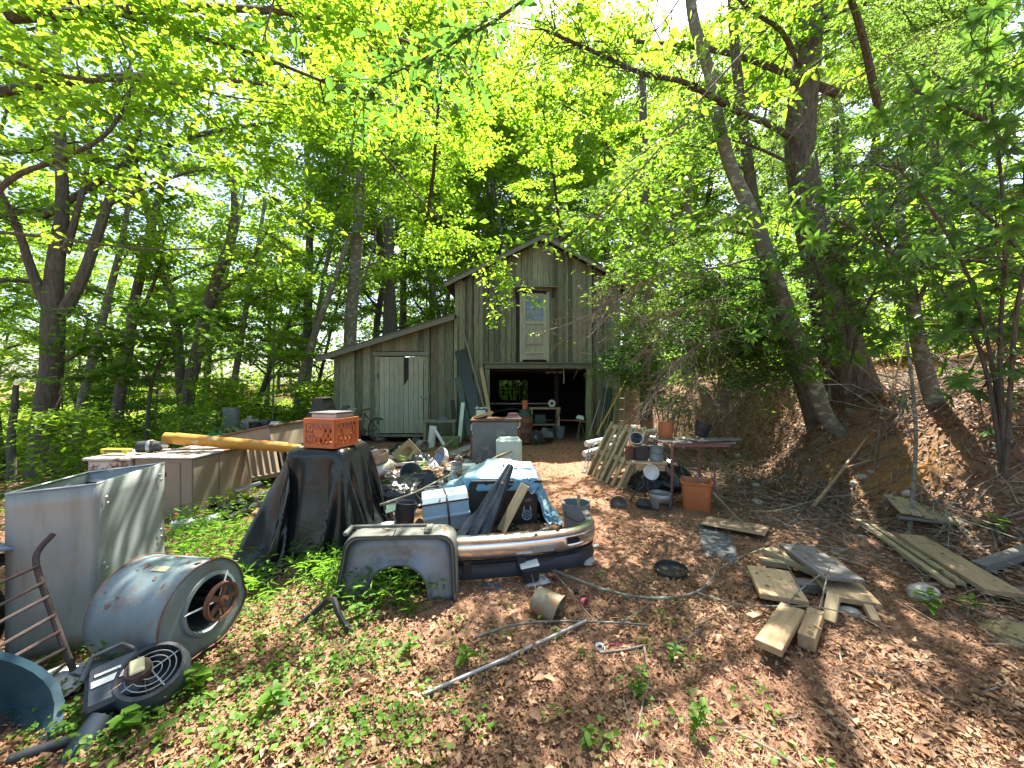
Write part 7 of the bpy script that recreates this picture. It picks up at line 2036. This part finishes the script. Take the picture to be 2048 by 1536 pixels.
# green cover: heart-shaped seedlings and grassy weeds
n = 90000
x, y = in_view(n, 1.2, 12.0, p=1.2)
g = green_amount(x, y)
k_ = r.random(n) < g * .17; x, y = x[k_], y[k_]
cl = r.integers(3, 9, len(x)); x, y = np.repeat(x, cl), np.repeat(y, cl)      # little plants of a few leaves each
hp = np.repeat(.02 + .07 * r.random(len(cl)) ** 1.5, cl)
m_ = len(x); a = r.random(m_) * 6.283
rr_ = .045 * r.random(m_); x = x + rr_ * np.cos(a); y = y + rr_ * np.sin(a)
hgt = hp * (.5 + .6 * r.random(m_))
D = np.stack([np.cos(a), np.sin(a), r.normal(size=m_) * .22], 1); U = np.stack([r.normal(size=m_) * .3, r.normal(size=m_) * .3, np.ones(m_)], 1)
sz_ = (.012 + .028 * r.random(m_) ** 2.2) * np.where(y > 5, 1.5, 1.0)
tag(link('ground_cover', leaf_mesh('ground_cover', np.stack([x, y, Hn(x, y) + hgt], 1), D, U, sz_, sz_ * .8, M['leaf_ground'], LEAF1)), 'low green seedlings and creeping weeds over the leaves', kind='stuff')
n = 130000
x, y = in_view(n, 1.6, 7.5, p=1.1)
z = Hn(x, y); px, py = proj(x, y, z)
g = np.zeros(n)
for c in ((420, 1090, 95, 62, 1.0), (655, 1150, 75, 75, 1.0), (770, 1190, 110, 45, .9), (560, 1010, 80, 60, .25), (490, 1190, 70, 60, .4), (240, 1330, 60, 40, .6), (470, 1010, 60, 30, .8), (1085, 902, 40, 18, .9), (180, 1000, 160, 70, .6)):
    g = np.maximum(g, c[4] * blob(px, py, *c[:4]))
k_ = r.random(n) < g * .9; x, y, z = x[k_], y[k_], z[k_]
m_ = len(x); a = r.random(m_) * 6.283
hb = r.random(m_) * .19
D = np.stack([np.cos(a), np.sin(a), .25 + r.normal(size=m_) * .35], 1); U = np.stack([r.normal(size=m_) * .4, r.normal(size=m_) * .4, np.ones(m_)], 1)
tag(link('weeds', leaf_mesh('weeds', np.stack([x, y, z + hb], 1), D, U, .05 + .06 * r.random(m_), .013, M['leaf_ground'], LEAF0)), 'lush bright green grassy weeds round cabinets and fender', kind='stuff')

# roots and stones showing in the cut bank below the pine
q = random.Random(64)
for k in range(18):
    p = at(q.uniform(1640, 1880), q.uniform(838, 880), q.uniform(5.3, 5.7)); p.z = H(p.x, p.y) + .02
    pts = [p]
    d = V((q.uniform(-1, .2), -1, 0)).normalized()
    for _ in range(6):
        d = (d + V((q.gauss(0, .35), q.gauss(0, .2), 0))).normalized()
        e = pts[-1] + d * q.uniform(.08, .16); e.z = H(e.x, e.y) + q.uniform(.0, .05); pts.append(e)
    mb = MB(); mb.tube([c - p for c in smooth_path(pts, 3)], taper(q.uniform(.01, .022), .004, 19), 5)
    o = mb.build('tree_root', M['twig'], None, True); o.location = p
    tag(o, 'thin bare root trailing down the clay below the pine', 'root', 'thin roots in the clay bank')
for k in range(9):
    p = gp(q.uniform(1430, 1900), q.uniform(900, 1010), .0)
    rock('bank_stone', 'small earthy stone bedded in the foot of the clay bank', 'stone', p, (q.uniform(.04, .09), q.uniform(.04, .08), q.uniform(.025, .05)), 'stone', 30 + k, 2)['group'] = 'stones in the clay bank'

# ---------------------------------------------------------------- seedlings one can point to
leaf_me = {}
def leaf_obj(parent, mt, L_, Mx, tpl=LEAF1, asp=.5):
    key = (mt, asp)
    if key not in leaf_me:
        leaf_me[key] = leaf_mesh('leaf', [(0, 0, 0)], [(0, 1, 0)], [(0, 0, 1)], 1.0, asp, M[mt], tpl)
    o = bpy.data.objects.new('leaf', leaf_me[key]); C.objects.link(o); o.parent = parent
    o.matrix_local = Mx @ Matrix.Scale(L_, 4)
    return o
def seedling(label, p, hgt, n, L_, seed, mt='leaf_ground', asp=.5, group='seedlings in the leaf litter'):
    q = random.Random(seed)
    t = thing('seedling', label, 'seedling', p, group=group)
    pts = wander((0, 0, 0), (q.gauss(0, .15), q.gauss(0, .15), 1), hgt, 4, .12, q)
    mb = MB(); mb.tube(pts, [.004, .0035, .003, .0025, .002], 5); mb.build('stem', M['leaf_ground'], t, True)
    for k in range(n):
        f = .3 + .7 * k / max(1, n - 1); i = min(3, int(f * 4)); c = pts[i].lerp(pts[i + 1], min(1, f * 4 - i))
        leaf_obj(t, mt, L_ * q.uniform(.7, 1.1), T(*c) @ R(z=k * 2.2 + q.uniform(-.3, .3)) @ R(x=q.uniform(-.1, .45)), asp=asp)
seedling('leggy seedling with pale drooping leaves below the white ring', gp(1272, 1400), .16, 13, .055, 1)
seedling('bushy seedling with oval leaves at the lower right of the path', gp(1385, 1470), .17, 16, .06, 2)
seedling('low seedling with broad leaves at the bottom edge', gp(1180, 1505), .08, 9, .055, 3)
seedling('bright seedling growing below the pale stone', gp(1868, 1232), .16, 12, .10, 4)
seedling('grassy seedling under the long wide board', gp(1935, 1222), .12, 10, .10, 5, asp=.3)
seedling('upright weed with broad leaves before the conduit', gp(935, 1330), .12, 8, .085, 6)
seedling('small weed between conduit and the fender weeds', gp(820, 1310), .10, 7, .08, 7)
seedling('tall thin weed beside the furnace blower', gp(505, 1200), .30, 12, .06, 8)
seedling('round-leaved plant growing inside the fender weeds', gp(712, 1240), .10, 6, .07, 9, asp=.8)
seedling('small green plant by the dark leaf piles at the lower left', gp(560, 1420), .12, 9, .075, 10, asp=.7)
seedling('bright weed near the leaf blower grille', gp(395, 1385), .12, 8, .085, 11, asp=.8)
seedling('broad heart-leaved weed left of the leaf blower nozzle', gp(265, 1470), .12, 9, .08, 12, asp=.8)
seedling('small plant sprouting among white scraps behind the bin bag', gp(845, 955), .25, 12, .12, 13, asp=.6)
seedling('leafy weed growing before the drawer', gp(800, 935), .22, 10, .11, 14, asp=.6)
seedling('lone seedling in the litter below the red brush', gp(1345, 1322), .10, 8, .06, 15)
seedling('young green plant on the right slope by the grey beam', gp(2005, 1065), .14, 10, .12, 16, asp=.6)
seedling('bright weed at the shed door sill', gp(905, 900), .3, 12, .12, 17, asp=.6)

# ---------------------------------------------------------------- overhanging boughs with leaves one can count
def bough(name, label, cat, stem, r0, side, n_leaf, L_, mt, seed, asp=.52, droop=.35, spread_=.45, bark='bark', loose=0, twig_n=14):
    q = random.Random(seed)
    P_ = smooth_path(stem, 5); b = P_[0].copy()
    t = thing(name, label, cat, b)
    mb = MB(); mb.tube([p - b for p in P_], taper(r0, .004, len(P_)), 7)
    spots = []
    for k in range(twig_n):
        f = .2 + .8 * (k + q.random()) / twig_n; i = min(len(P_) - 2, int(f * (len(P_) - 1)))
        d = (P_[i + 1] - P_[i]).normalized()
        a = q.uniform(0, 6.28)
        tw = wander(P_[i], d * .7 + V((math.cos(a), math.sin(a), q.uniform(-.5, .3))), q.uniform(.5, 1.2) * spread_, 5, .14, q, .04)
        mb.tube([p - b for p in tw], taper(.005, .002, 6), 4, caps=False)
        spots += [(tw[j].lerp(tw[j + 1], q.random()), (tw[j + 1] - tw[j]).normalized()) for j in range(1, 5) for _ in range(2)] + [(tw[5], (tw[5] - tw[4]).normalized())] * 3
    mb.build('stem', M[bark], t, True)
    q.shuffle(spots)
    for k in range(n_leaf):
        p, d = spots[k % len(spots)]
        a = math.atan2(d.y, d.x) + q.gauss(0, 1.0)
        leaf_obj(t, mt, L_ * q.uniform(.65, 1.15), T(*(p - b)) @ R(z=a - PI / 2) @ R(x=-droop + q.gauss(0, .3)) @ R(y=q.gauss(0, .4)), asp=asp)
    if loose:
        rr = np.random.default_rng(seed)
        cc = np.array([tuple(s[0] - b) for s in spots])
        Pp, Dd, Uu, Ll, Ww = spray(cc, .22, max(1, loose // len(cc)), rr, flat=.6, size=L_ * .9, aspect=asp)
        o = link('foliage', leaf_mesh('foliage', Pp, Dd, Uu, Ll, Ww, M[mt], LEAF1), t); tag(o, kind='stuff')
    return t
bough('overhanging_bough', 'shaded dark-leaved bough hanging across the top centre', 'bough', atl((1180, -120, 2.9), (1020, 20, 2.9), (900, 90, 3.0), (780, 150, 3.1), (700, 190, 3.2)), .016, 1, 100, .105, 'leaf_dark', 1, twig_n=20, loose=330)  # its shade is put into the colour by a darker leaf material
bough('overhanging_bough', 'long leafy twig dropping diagonally in front of the barn gable', 'bough', atl((1500, 90, 3.3), (1400, 200, 3.4), (1290, 330, 3.6), (1200, 430, 3.8), (1130, 500, 4.0)), .010, 1, 70, .095, 'leaf_mid', 2, spread_=.3, twig_n=14)
bough('overhanging_bough', 'bright sunlit spray of large leaves hanging at the top right of centre', 'bough', atl((1420, -90, 2.6), (1370, -20, 2.7), (1330, 40, 2.8), (1300, 70, 2.9)), .008, 1, 22, .11, 'leaf_sun', 3, spread_=.25, twig_n=6)
bough('overhanging_bough', 'bright sunlit leaf spray before the pine trunk', 'bough', atl((1700, 60, 4.2), (1650, 110, 4.0), (1600, 150, 3.9), (1550, 200, 3.9)), .008, 1, 26, .13, 'leaf_sun', 4, spread_=.3, twig_n=7)
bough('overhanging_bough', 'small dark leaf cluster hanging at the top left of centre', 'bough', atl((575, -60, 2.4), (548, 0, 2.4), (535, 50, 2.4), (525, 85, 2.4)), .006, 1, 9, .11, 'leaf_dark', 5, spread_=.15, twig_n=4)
bough('overhanging_bough', 'dark curving bough sweeping in from the upper left corner', 'bough', atl((-80, 470, 4.0), (20, 360, 4.0), (130, 315, 4.1), (215, 265, 4.2), (262, 180, 4.3), (255, 110, 4.4), (215, 20, 4.5), (190, -40, 4.6)), .032, 1, 40, .10, 'leaf_sun', 6, spread_=.8, twig_n=20, loose=900)
bough('overhanging_bough', 'dark near-level bough crossing the upper left with long hanging twigs', 'bough', atl((-60, 95, 4.3), (60, 135, 4.3), (160, 158, 4.3), (265, 160, 4.3), (360, 170, 4.4), (470, 195, 4.5), (620, 215, 4.7)), .030, 1, 40, .10, 'leaf_sun', 7, spread_=1.0, twig_n=28, loose=1500)
bough('overhanging_bough', 'thin bare bough running level past the forked tree', 'bough', atl((-60, 460, 5), (60, 470, 5), (170, 485, 5.1), (300, 498, 5.3), (420, 495, 5.5), (520, 475, 5.8)), .026, 1, 20, .10, 'leaf_sun', 8, spread_=.5, twig_n=8, loose=120)
bough('overhanging_bough', 'leafy twig arching down before the lean-to in yellow-green light', 'bough', atl((330, 170, 4.5), (420, 240, 4.8), (500, 310, 5.2), (580, 380, 5.6), (640, 420, 6)), .012, 1, 40, .11, 'leaf_sun', 9, spread_=.8, twig_n=16, loose=700)
bough('overhanging_bough', 'green leafy bough hanging over the barn roof ridge', 'bough', atl((760, 300, 6), (860, 420, 7), (930, 480, 7.6), (990, 530, 8), (1030, 545, 8.2)), .016, 1, 20, .12, 'leaf_sun', 10, spread_=1.1, twig_n=14, loose=900)
bough('overhanging_bough', 'sunlit pale twig hanging in front of the loft door', 'bough', atl((1330, 520, 5.5), (1270, 580, 5.6), (1200, 620, 5.7), (1130, 650, 5.8), (1085, 665, 5.9)), .009, 1, 26, .07, 'leaf_sun', 11, spread_=.35, twig_n=10, bark='twig')

# canopy boughs high over the yard: they dapple the ground and fill the top of the view
def canopy(label, stem, r0, n_leaf, L_, mt, seed, reach=1.6, tn=26, asp=.6):
    q = random.Random(seed); rr = np.random.default_rng(seed)
    P_ = smooth_path(stem, 4); b = P_[0].copy()
    t = thing('canopy_bough', label, 'bough', b)
    mb = MB(); mb.tube([p - b for p in P_], taper(r0, .012, len(P_)), 6)
    cen = []
    for k in range(tn):
        f = .15 + .85 * (k + q.random()) / tn; i = min(len(P_) - 2, int(f * (len(P_) - 1)))
        d = (P_[i + 1] - P_[i]).normalized(); a = q.uniform(0, 6.28)
        tw = wander(P_[i], d * .5 + V((math.cos(a), math.sin(a), q.uniform(-.25, .3))), q.uniform(.5, 1.2) * reach, 6, .13, q, .02)
        mb.tube([p - b for p in tw], taper(.013, .003, 7), 4, caps=False)
        cen += [tuple(p - b) for p in tw[2:]]
    mb.build('stem', M['bark'], t, True)
    cen = np.array(cen)
    Pp, Dd, Uu, Ll, Ww = spray(cen, rr.uniform(.22, .42, len(cen)) * (1 if asp > .4 else .7), max(2, n_leaf // len(cen)), rr, flat=.3, size=L_, aspect=asp)
    link('crown', leaf_mesh('crown', Pp, Dd, Uu, Ll, Ww, M[mt], LEAF0), t)
canopy('high sunlit bough filling the upper left sky', [V((-9, 6, 6)), V((-6.5, 6.5, 6.8)), V((-4, 7, 7)), V((-1.5, 7.4, 6.8))], .08, 3000, .11, 'leaf_sun', 1, tn=24)
canopy('high sunlit bough over the forked tree', [V((-11, 9, 5.5)), V((-8.5, 9.5, 7.5)), V((-6, 10, 8.4)), V((-3.5, 10.5, 8.6))], .08, 4200, .12, 'leaf_sun', 2, tn=34)
canopy('high bough reaching over the lean-to roof', [V((-3.5, 15, 7)), V((-2.6, 12.5, 8)), V((-2.0, 10.2, 8.4)), V((-1.5, 8.2, 8.2))], .09, 3000, .12, 'leaf_sun', 3, tn=20)
canopy('high bough reaching forward over the barn ridge', [V((2.5, 19.5, 8)), V((1.8, 15.5, 9)), V((1.2, 12.5, 9.4)), V((.6, 9.5, 9.2))], .09, 4600, .12, 'leaf_sun', 4, tn=22)
canopy('leafy bough high over the barn side of the path', [V((4.2, 13.4, 7.6)), V((3.2, 11.8, 8.3)), V((2.2, 10.4, 8.6)), V((1.0, 9.2, 8.4))], .06, 2600, .11, 'leaf_sun', 12, tn=11)
canopy('mid-green bough spreading above the path', [V((5.5, 6.5, 6.5)), V((4, 7, 7.6)), V((2.4, 7.2, 8)), V((.8, 7, 7.8))], .07, 2800, .11, 'leaf_sun', 5, tn=15)
canopy('thin bough over the right foreground', [V((6.2, 6.5, 6.2)), V((5.0, 5.6, 7)), V((3.9, 4.9, 7.2)), V((2.6, 4.2, 7))], .06, 1100, .10, 'leaf_sun', 7, tn=12)
canopy('yellow-green bough crossing the top of the view', [V((-5.5, 4.2, 5.6)), V((-3.6, 4.6, 6.1)), V((-2.2, 5.0, 6.3)), V((-.9, 5.4, 6.2))], .06, 2200, .10, 'leaf_sun', 8, reach=1.2, tn=16)
canopy('leafy bough over the left foreground', [V((-8, 3, 5)), V((-6, 3.6, 5.6)), V((-3.6, 4.9, 5.9)), V((-1.9, 5.9, 5.8))], .06, 3000, .10, 'leaf_sun', 9, reach=1.3, tn=28)

# hemlock boughs with fine needles, low over the bank and pale against the sky at upper right
for k, (st_, lab, mt_, nl) in enumerate((
    (atl((1545, 560, 6.4), (1450, 560, 6.7), (1350, 600, 7.0), (1260, 660, 7.3)), 'drooping fine-needled bough reaching towards the barn corner', 'needle_dark', 3000),
    (atl((1560, 640, 6.4), (1470, 680, 6.5), (1380, 740, 6.7)), 'lowest fine-needled bough hanging over the dark bank', 'needle_dark', 3200),
    (atl((1530, 480, 6.6), (1430, 460, 6.8), (1320, 500, 7.2), (1230, 560, 7.6)), 'fine-needled bough level with the barn eave', 'needle_dark', 4200),
    (atl((1600, 600, 6.8), (1520, 620, 7.2), (1430, 630, 7.8)), 'shaded fine-needled bough behind the lichen-spotted trunk', 'needle_dark', 3200),
    (atl((1480, 300, 6.7), (1400, 280, 7.0), (1300, 320, 7.4), (1220, 390, 7.8)), 'feathery bough above the barn roof edge', 'needle', 2000),
    (atl((1620, 60, 6.8), (1720, 70, 7.0), (1830, 120, 7.2), (1930, 190, 7.3)), 'pale feathery bough high right of the pine', 'needle', 2300),
    (atl((2100, -60, 6.0), (2000, 0, 6.0), (1900, 40, 6.2), (1800, 60, 6.4)), 'pale feathery bough entering at the upper right corner', 'needle', 3200))):
    canopy(lab, st_, .03, nl, .10, mt_, 50 + k, reach=.9, tn=24, asp=.2)

# ---------------------------------------------------------------- rhododendron with long glossy leaves on the right
def whorled_shrub(label, stems, n_objs, n_loose, L_, seed, mt='leaf_rhodo', thin=.38):
    q = random.Random(seed)
    b = V(stems[0][0])
    t = thing('rhododendron', label, 'shrub', b)
    mb = MB(); tips = []
    for st_ in stems:
        P_ = smooth_path(st_, 4); mb.tube([p - b for p in P_], taper(.022, .007, len(P_)), 6)
        for k in range(len(P_) // 5, len(P_)):
            for _ in range(3):
                d = V((q.gauss(0, 1), q.gauss(0, .8), q.gauss(.1, .7))).normalized()
                tw = wander(P_[k], d, q.uniform(.25, .75), 4, .2, q, -.02)
                mb.tube([p - b for p in tw], taper(.006, .003, 5), 4, caps=False)
                tips += [(tw[4], (tw[4] - tw[3]).normalized())] + ([(tw[2], (tw[3] - tw[2]).normalized())] if q.random() < .5 else [])
    mb.build('stem', M['bark'], t, True)
    q.shuffle(tips); tips.sort(key=lambda s: s[0].y)
    Ps, Ds, Us, Ls = [], [], [], []
    cnt = 0
    for p, d in tips:
        if q.random() < thin: continue
        nl = q.randint(6, 10); a0 = q.uniform(0, 6.28)
        u = d.orthogonal().normalized(); w_ = d.cross(u)
        for k in range(nl):
            a = a0 + 2 * PI * k / nl
            o_ = u * math.cos(a) + w_ * math.sin(a)
            dd = (o_ + d * .35 + V((0, 0, -.45))).normalized()
            nn = (d - dd * d.dot(dd) + V((0, 0, .3))).normalized()
            L1 = L_ * q.uniform(.7, 1.15)
            if cnt < n_objs and q.random() < .8:
                X = dd.cross(nn).normalized(); Z = X.cross(dd)
                Mx = Matrix((X, dd, Z)).transposed().to_4x4(); Mx.translation = p - b
                leaf_obj(t, mt, L1, Mx, asp=.30); cnt += 1
            else:
                Ps.append(tuple(p - b)); Ds.append(tuple(dd)); Us.append(tuple(nn)); Ls.append(L1)
    if Ps:
        Ls = np.array(Ls)
        o = link('foliage', leaf_mesh('foliage', Ps, Ds, Us, Ls, Ls * .30, M[mt], LEAF1), t); tag(o, kind='stuff')
    return t
whorled_shrub('tall rhododendron with long glossy leaves crowding the right edge', [[gp(2010, 960), at(1990, 760, 3.9), at(1940, 560, 3.7), at(1850, 400, 3.6), at(1760, 300, 3.6)],
    [gp(2010, 960), at(2000, 700, 3.8), at(2010, 480, 3.5), at(1990, 250, 3.4), at(1960, 100, 3.4)], [gp(2010, 960), at(1960, 700, 3.9), at(1860, 560, 3.8), at(1740, 480, 3.7), at(1640, 420, 3.8)],
    [gp(2010, 960), at(2030, 650, 3.5), at(2060, 480, 3.3), at(2050, 330, 3.2), at(2100, 150, 3.2)], [at(1990, 250, 3.4), at(1900, 210, 3.5), at(1820, 180, 3.6)]], 240, 0, .15, 11)
whorled_shrub('rhododendron clump with drooping leaves before the pine base', [[at(1660, 800, 5.5), at(1650, 680, 5.3), at(1640, 560, 5.1), at(1600, 470, 5.0)], [at(1690, 790, 5.3), at(1720, 650, 5.1), at(1760, 560, 4.9), at(1800, 480, 4.8)],
    [at(1650, 720, 5.3), at(1600, 690, 5.1), at(1560, 660, 5.0)], [at(1700, 700, 5.1), at(1690, 600, 5.0), at(1680, 470, 4.9), at(1650, 380, 4.9)]], 150, 0, .14, 12, thin=.1)
whorled_shrub('arching rhododendron limbs veiling the trunks above the bank', [[at(2090, 560, 4.4), at(1960, 420, 4.4), at(1820, 340, 4.5), at(1690, 330, 4.7)], [at(2090, 560, 4.4), at(1930, 520, 4.5), at(1800, 560, 4.6), at(1700, 620, 4.7)],
    [at(2090, 560, 4.4), at(2000, 640, 4.5), at(1900, 660, 4.6), at(1790, 680, 4.7)], [at(1820, 340, 4.5), at(1760, 450, 4.6), at(1660, 520, 4.8), at(1580, 560, 5.0)], [at(1960, 420, 4.4), at(1900, 280, 4.6), at(1830, 190, 4.8)]], 0, 1, .13, 13)
# evergreen shrub with small leaves hiding the barn's right corner
def bushy(label, name, cat, stems, n_leaf, L_, mt, seed, asp=.4, rad_=(.15, .35), group=None):
    q = random.Random(seed); rr = np.random.default_rng(seed)
    b = V(stems[0][0]); t = thing(name, label, cat, b, group=group)
    mb = MB(); cen = []
    for st_ in stems:
        P_ = smooth_path(st_, 4); mb.tube([p - b for p in P_], taper(.02, .006, len(P_)), 5)
        for k in range(len(P_) // 4, len(P_)):
            for _ in range(4):
                d = V((q.gauss(0, 1), q.gauss(0, .8), q.gauss(.1, .5))).normalized()
                tw = wander(P_[k], d, q.uniform(.25, .8), 4, .2, q)
                mb.tube([p - b for p in tw], taper(.006, .002, 5), 3, caps=False); cen += [tuple(p - b) for p in tw[1:]]
    mb.build('trunk', M['twig'], t, True)
    cen = np.array(cen)
    Pp, Dd, Uu, Ll, Ww = spray(cen, rr.uniform(*rad_, len(cen)), max(2, n_leaf // len(cen)), rr, flat=.6, size=L_, aspect=asp, tilt=.7)
    link('crown', leaf_mesh('crown', Pp, Dd, Uu, Ll, Ww, M[mt], LEAF0), t)
    return t
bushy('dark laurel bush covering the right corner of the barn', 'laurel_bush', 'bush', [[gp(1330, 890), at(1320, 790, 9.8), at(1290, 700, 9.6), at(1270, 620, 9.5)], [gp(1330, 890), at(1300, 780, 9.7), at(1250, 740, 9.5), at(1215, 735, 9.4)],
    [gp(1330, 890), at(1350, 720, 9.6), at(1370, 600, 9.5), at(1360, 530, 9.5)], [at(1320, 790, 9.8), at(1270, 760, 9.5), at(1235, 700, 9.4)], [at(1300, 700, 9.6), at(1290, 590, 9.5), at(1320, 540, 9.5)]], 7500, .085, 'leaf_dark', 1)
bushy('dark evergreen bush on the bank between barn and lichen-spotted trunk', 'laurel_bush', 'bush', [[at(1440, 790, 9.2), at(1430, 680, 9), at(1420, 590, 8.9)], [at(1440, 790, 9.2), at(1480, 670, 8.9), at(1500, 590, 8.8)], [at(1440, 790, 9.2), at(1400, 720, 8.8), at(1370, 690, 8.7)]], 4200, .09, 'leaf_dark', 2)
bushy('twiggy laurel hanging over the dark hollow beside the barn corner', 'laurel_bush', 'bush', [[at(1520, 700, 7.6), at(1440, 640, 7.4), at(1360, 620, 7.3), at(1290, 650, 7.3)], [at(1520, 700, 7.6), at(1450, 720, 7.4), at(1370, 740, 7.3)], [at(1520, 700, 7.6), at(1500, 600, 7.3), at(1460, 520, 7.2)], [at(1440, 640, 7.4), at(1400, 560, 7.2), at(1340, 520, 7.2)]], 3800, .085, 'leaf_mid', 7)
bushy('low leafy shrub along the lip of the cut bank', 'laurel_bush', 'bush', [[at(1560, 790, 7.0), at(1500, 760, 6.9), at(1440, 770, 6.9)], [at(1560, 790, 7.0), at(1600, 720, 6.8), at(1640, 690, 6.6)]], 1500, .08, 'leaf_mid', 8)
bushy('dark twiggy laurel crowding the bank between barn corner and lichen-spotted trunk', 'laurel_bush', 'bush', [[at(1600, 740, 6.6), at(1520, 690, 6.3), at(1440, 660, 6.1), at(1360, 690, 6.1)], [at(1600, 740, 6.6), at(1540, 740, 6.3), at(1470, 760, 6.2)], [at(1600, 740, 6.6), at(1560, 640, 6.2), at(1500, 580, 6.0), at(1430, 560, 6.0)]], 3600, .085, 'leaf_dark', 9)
bushy('small feathery green bush at the toe of the bank behind the table', 'feathery_bush', 'bush', [[gp(1350, 880), at(1345, 830, 8.6), at(1340, 790, 8.5)], [gp(1350, 880), at(1360, 820, 8.5), at(1370, 790, 8.5)]], 1500, .07, 'leaf_mid', 3, rad_=(.1, .22))
bushy('spreading sapling whose leaves hang over the pine trunk', 'laurel_bush', 'bush', [[at(1580, 820, 7.4), at(1570, 700, 7.2), at(1540, 560, 7.0), at(1500, 450, 7.0)], [at(1570, 700, 7.2), at(1620, 580, 7.0), at(1680, 500, 6.9)]], 2600, .10, 'leaf_mid', 5)

# dead twiggy tangle of drooping hemlock branches over the bank
def tangle(label, starts, seed, n_sub=26, mt='twig'):
    q = random.Random(seed); b = V(starts[0][0])
    t = thing('dead_branch', label, 'branch', b, group='dead drooping branches over the bank')
    for st_ in starts:
        P_ = smooth_path(st_, 5); mb = MB(); mb.tube([p - b for p in P_], taper(.013, .004, len(P_)), 5)
        for k in range(n_sub * 2):
            i = q.randrange(len(P_) // 4, len(P_)); d = (P_[i] - P_[max(0, i - 1)]).normalized()
            tw = wander(P_[i], d + V((q.gauss(0, .5), q.gauss(0, .5), q.gauss(-.25, .4))), q.uniform(.3, 1.1), 6, .22, q, .05)
            mb.tube([p - b for p in tw], taper(.0065, .0022, 7), 3, caps=False)
            for _ in range(2):
                j = q.randrange(2, 7)
                tv = wander(tw[j], V((q.gauss(0, 1), q.gauss(0, 1), q.gauss(-.2, .6))), q.uniform(.15, .4), 4, .25, q, .05)
                mb.tube([p - b for p in tv], taper(.003, .0012, 5), 3, caps=False)
        mb.build('bare_limb', M[mt], t, True)
tangle('tangle of dead limbs drooping from the lichen-spotted trunk towards the barn', [atl((1560, 640, 5.9), (1450, 660, 5.6), (1360, 720, 5.5), (1300, 800, 5.6)), atl((1545, 600, 5.9), (1420, 600, 5.5), (1300, 640, 5.3), (1210, 600, 5.3)), atl((1520, 540, 5.9), (1400, 530, 5.5), (1290, 560, 5.3), (1180, 640, 5.2))], 1)
tangle('grey dead limbs fanning low over the dark side of the bank', [atl((1600, 720, 6.5), (1500, 700, 6.6), (1410, 740, 6.8), (1350, 830, 7.0)), atl((1590, 700, 6.5), (1520, 760, 6.4), (1450, 800, 6.5)), atl((1600, 680, 6.5), (1480, 620, 6.6), (1380, 640, 6.8), (1300, 700, 7))], 2, 44)
tangle('bare limbs reaching right from the pine across the sunlit slope', [atl((1700, 700, 6.2), (1800, 680, 5.8), (1900, 720, 5.5), (1990, 700, 5.3)), atl((1690, 740, 6.2), (1800, 760, 5.8), (1890, 830, 5.4)), atl((1680, 650, 6.2), (1780, 600, 5.8), (1900, 620, 5.4), (2040, 600, 5.0))], 3, 10)
tangle('thin dead limbs sticking left from the slim dark trunk', [atl((1510, 450, 6.6), (1420, 420, 6.3), (1320, 440, 6.0)), atl((1530, 540, 6.6), (1430, 560, 6.3), (1300, 520, 6.0)), atl((1495, 330, 6.7), (1400, 350, 6.4), (1300, 420, 6.2))], 4, 7)
tangle('dead limbs above the bank at the far side of the slim dark trunk', [atl((1500, 350, 6.6), (1560, 300, 6.3), (1640, 200, 6)), atl((1600, 250, 6.5), (1500, 200, 6.2), (1400, 120, 6)), atl((1620, 200, 6.5), (1720, 150, 6.2), (1850, 60, 6))], 5, 8)

# ================================================================ stray dead leaves and needles caught on the junk and boards
bpy.context.view_layer.update()
dgs = bpy.context.evaluated_depsgraph_get()
q = random.Random(12)
PP, UU = [], []
for k in range(2600):
    y = q.uniform(1.7, 8.0); x = q.uniform(-1.3, 1.3) * min(y, 4.2)
    hit, loc, nor, idx, ob, mat_ = S.ray_cast(dgs, V((x, y, 1.28)), V((0, 0, -1)))
    if not hit or nor.z < .45: continue
    nm = ob.name.split('.')[0]
    if nm in ('ground', 'leaf', 'crown', 'foliage', 'leaf_litter', 'slope_litter', 'weeds', 'ground_cover', 'pine_straw', 'bank_twigs', 'stem', 'trunk', 'limb', 'bare_limb', 'tree_root'): continue
    PP.append(tuple(loc + nor * .004)); UU.append(tuple(nor))
m_ = len(PP)
a = nr.random(m_) * 6.283
D = np.stack([np.cos(a), np.sin(a), np.zeros(m_)], 1)
U = np.array(UU); D = D - U * (D * U).sum(1)[:, None]
sz_ = .02 + .035 * nr.random(m_) ** 1.5
tag(link('stray_leaves', leaf_mesh('stray_leaves', PP, D, U + nr.normal(size=(m_, 3)) * .12, sz_, sz_ * .6, M['litter'], LEAF0, curl=1.2)), 'stray dead leaves caught on the junk and boards', kind='stuff')
k_ = nr.random(m_) < .7
P2 = np.array(PP)[k_]; a = nr.random(len(P2)) * 6.283
tag(link('stray_needles', leaf_mesh('stray_needles', P2 + nr.normal(size=P2.shape) * [.02, .02, 0] + [0, 0, .002], np.stack([np.cos(a), np.sin(a), a * 0], 1), U[k_], .07, .0028, M['pine_straw'], STRIP)), 'fallen pine needles caught on the junk and boards', kind='stuff')
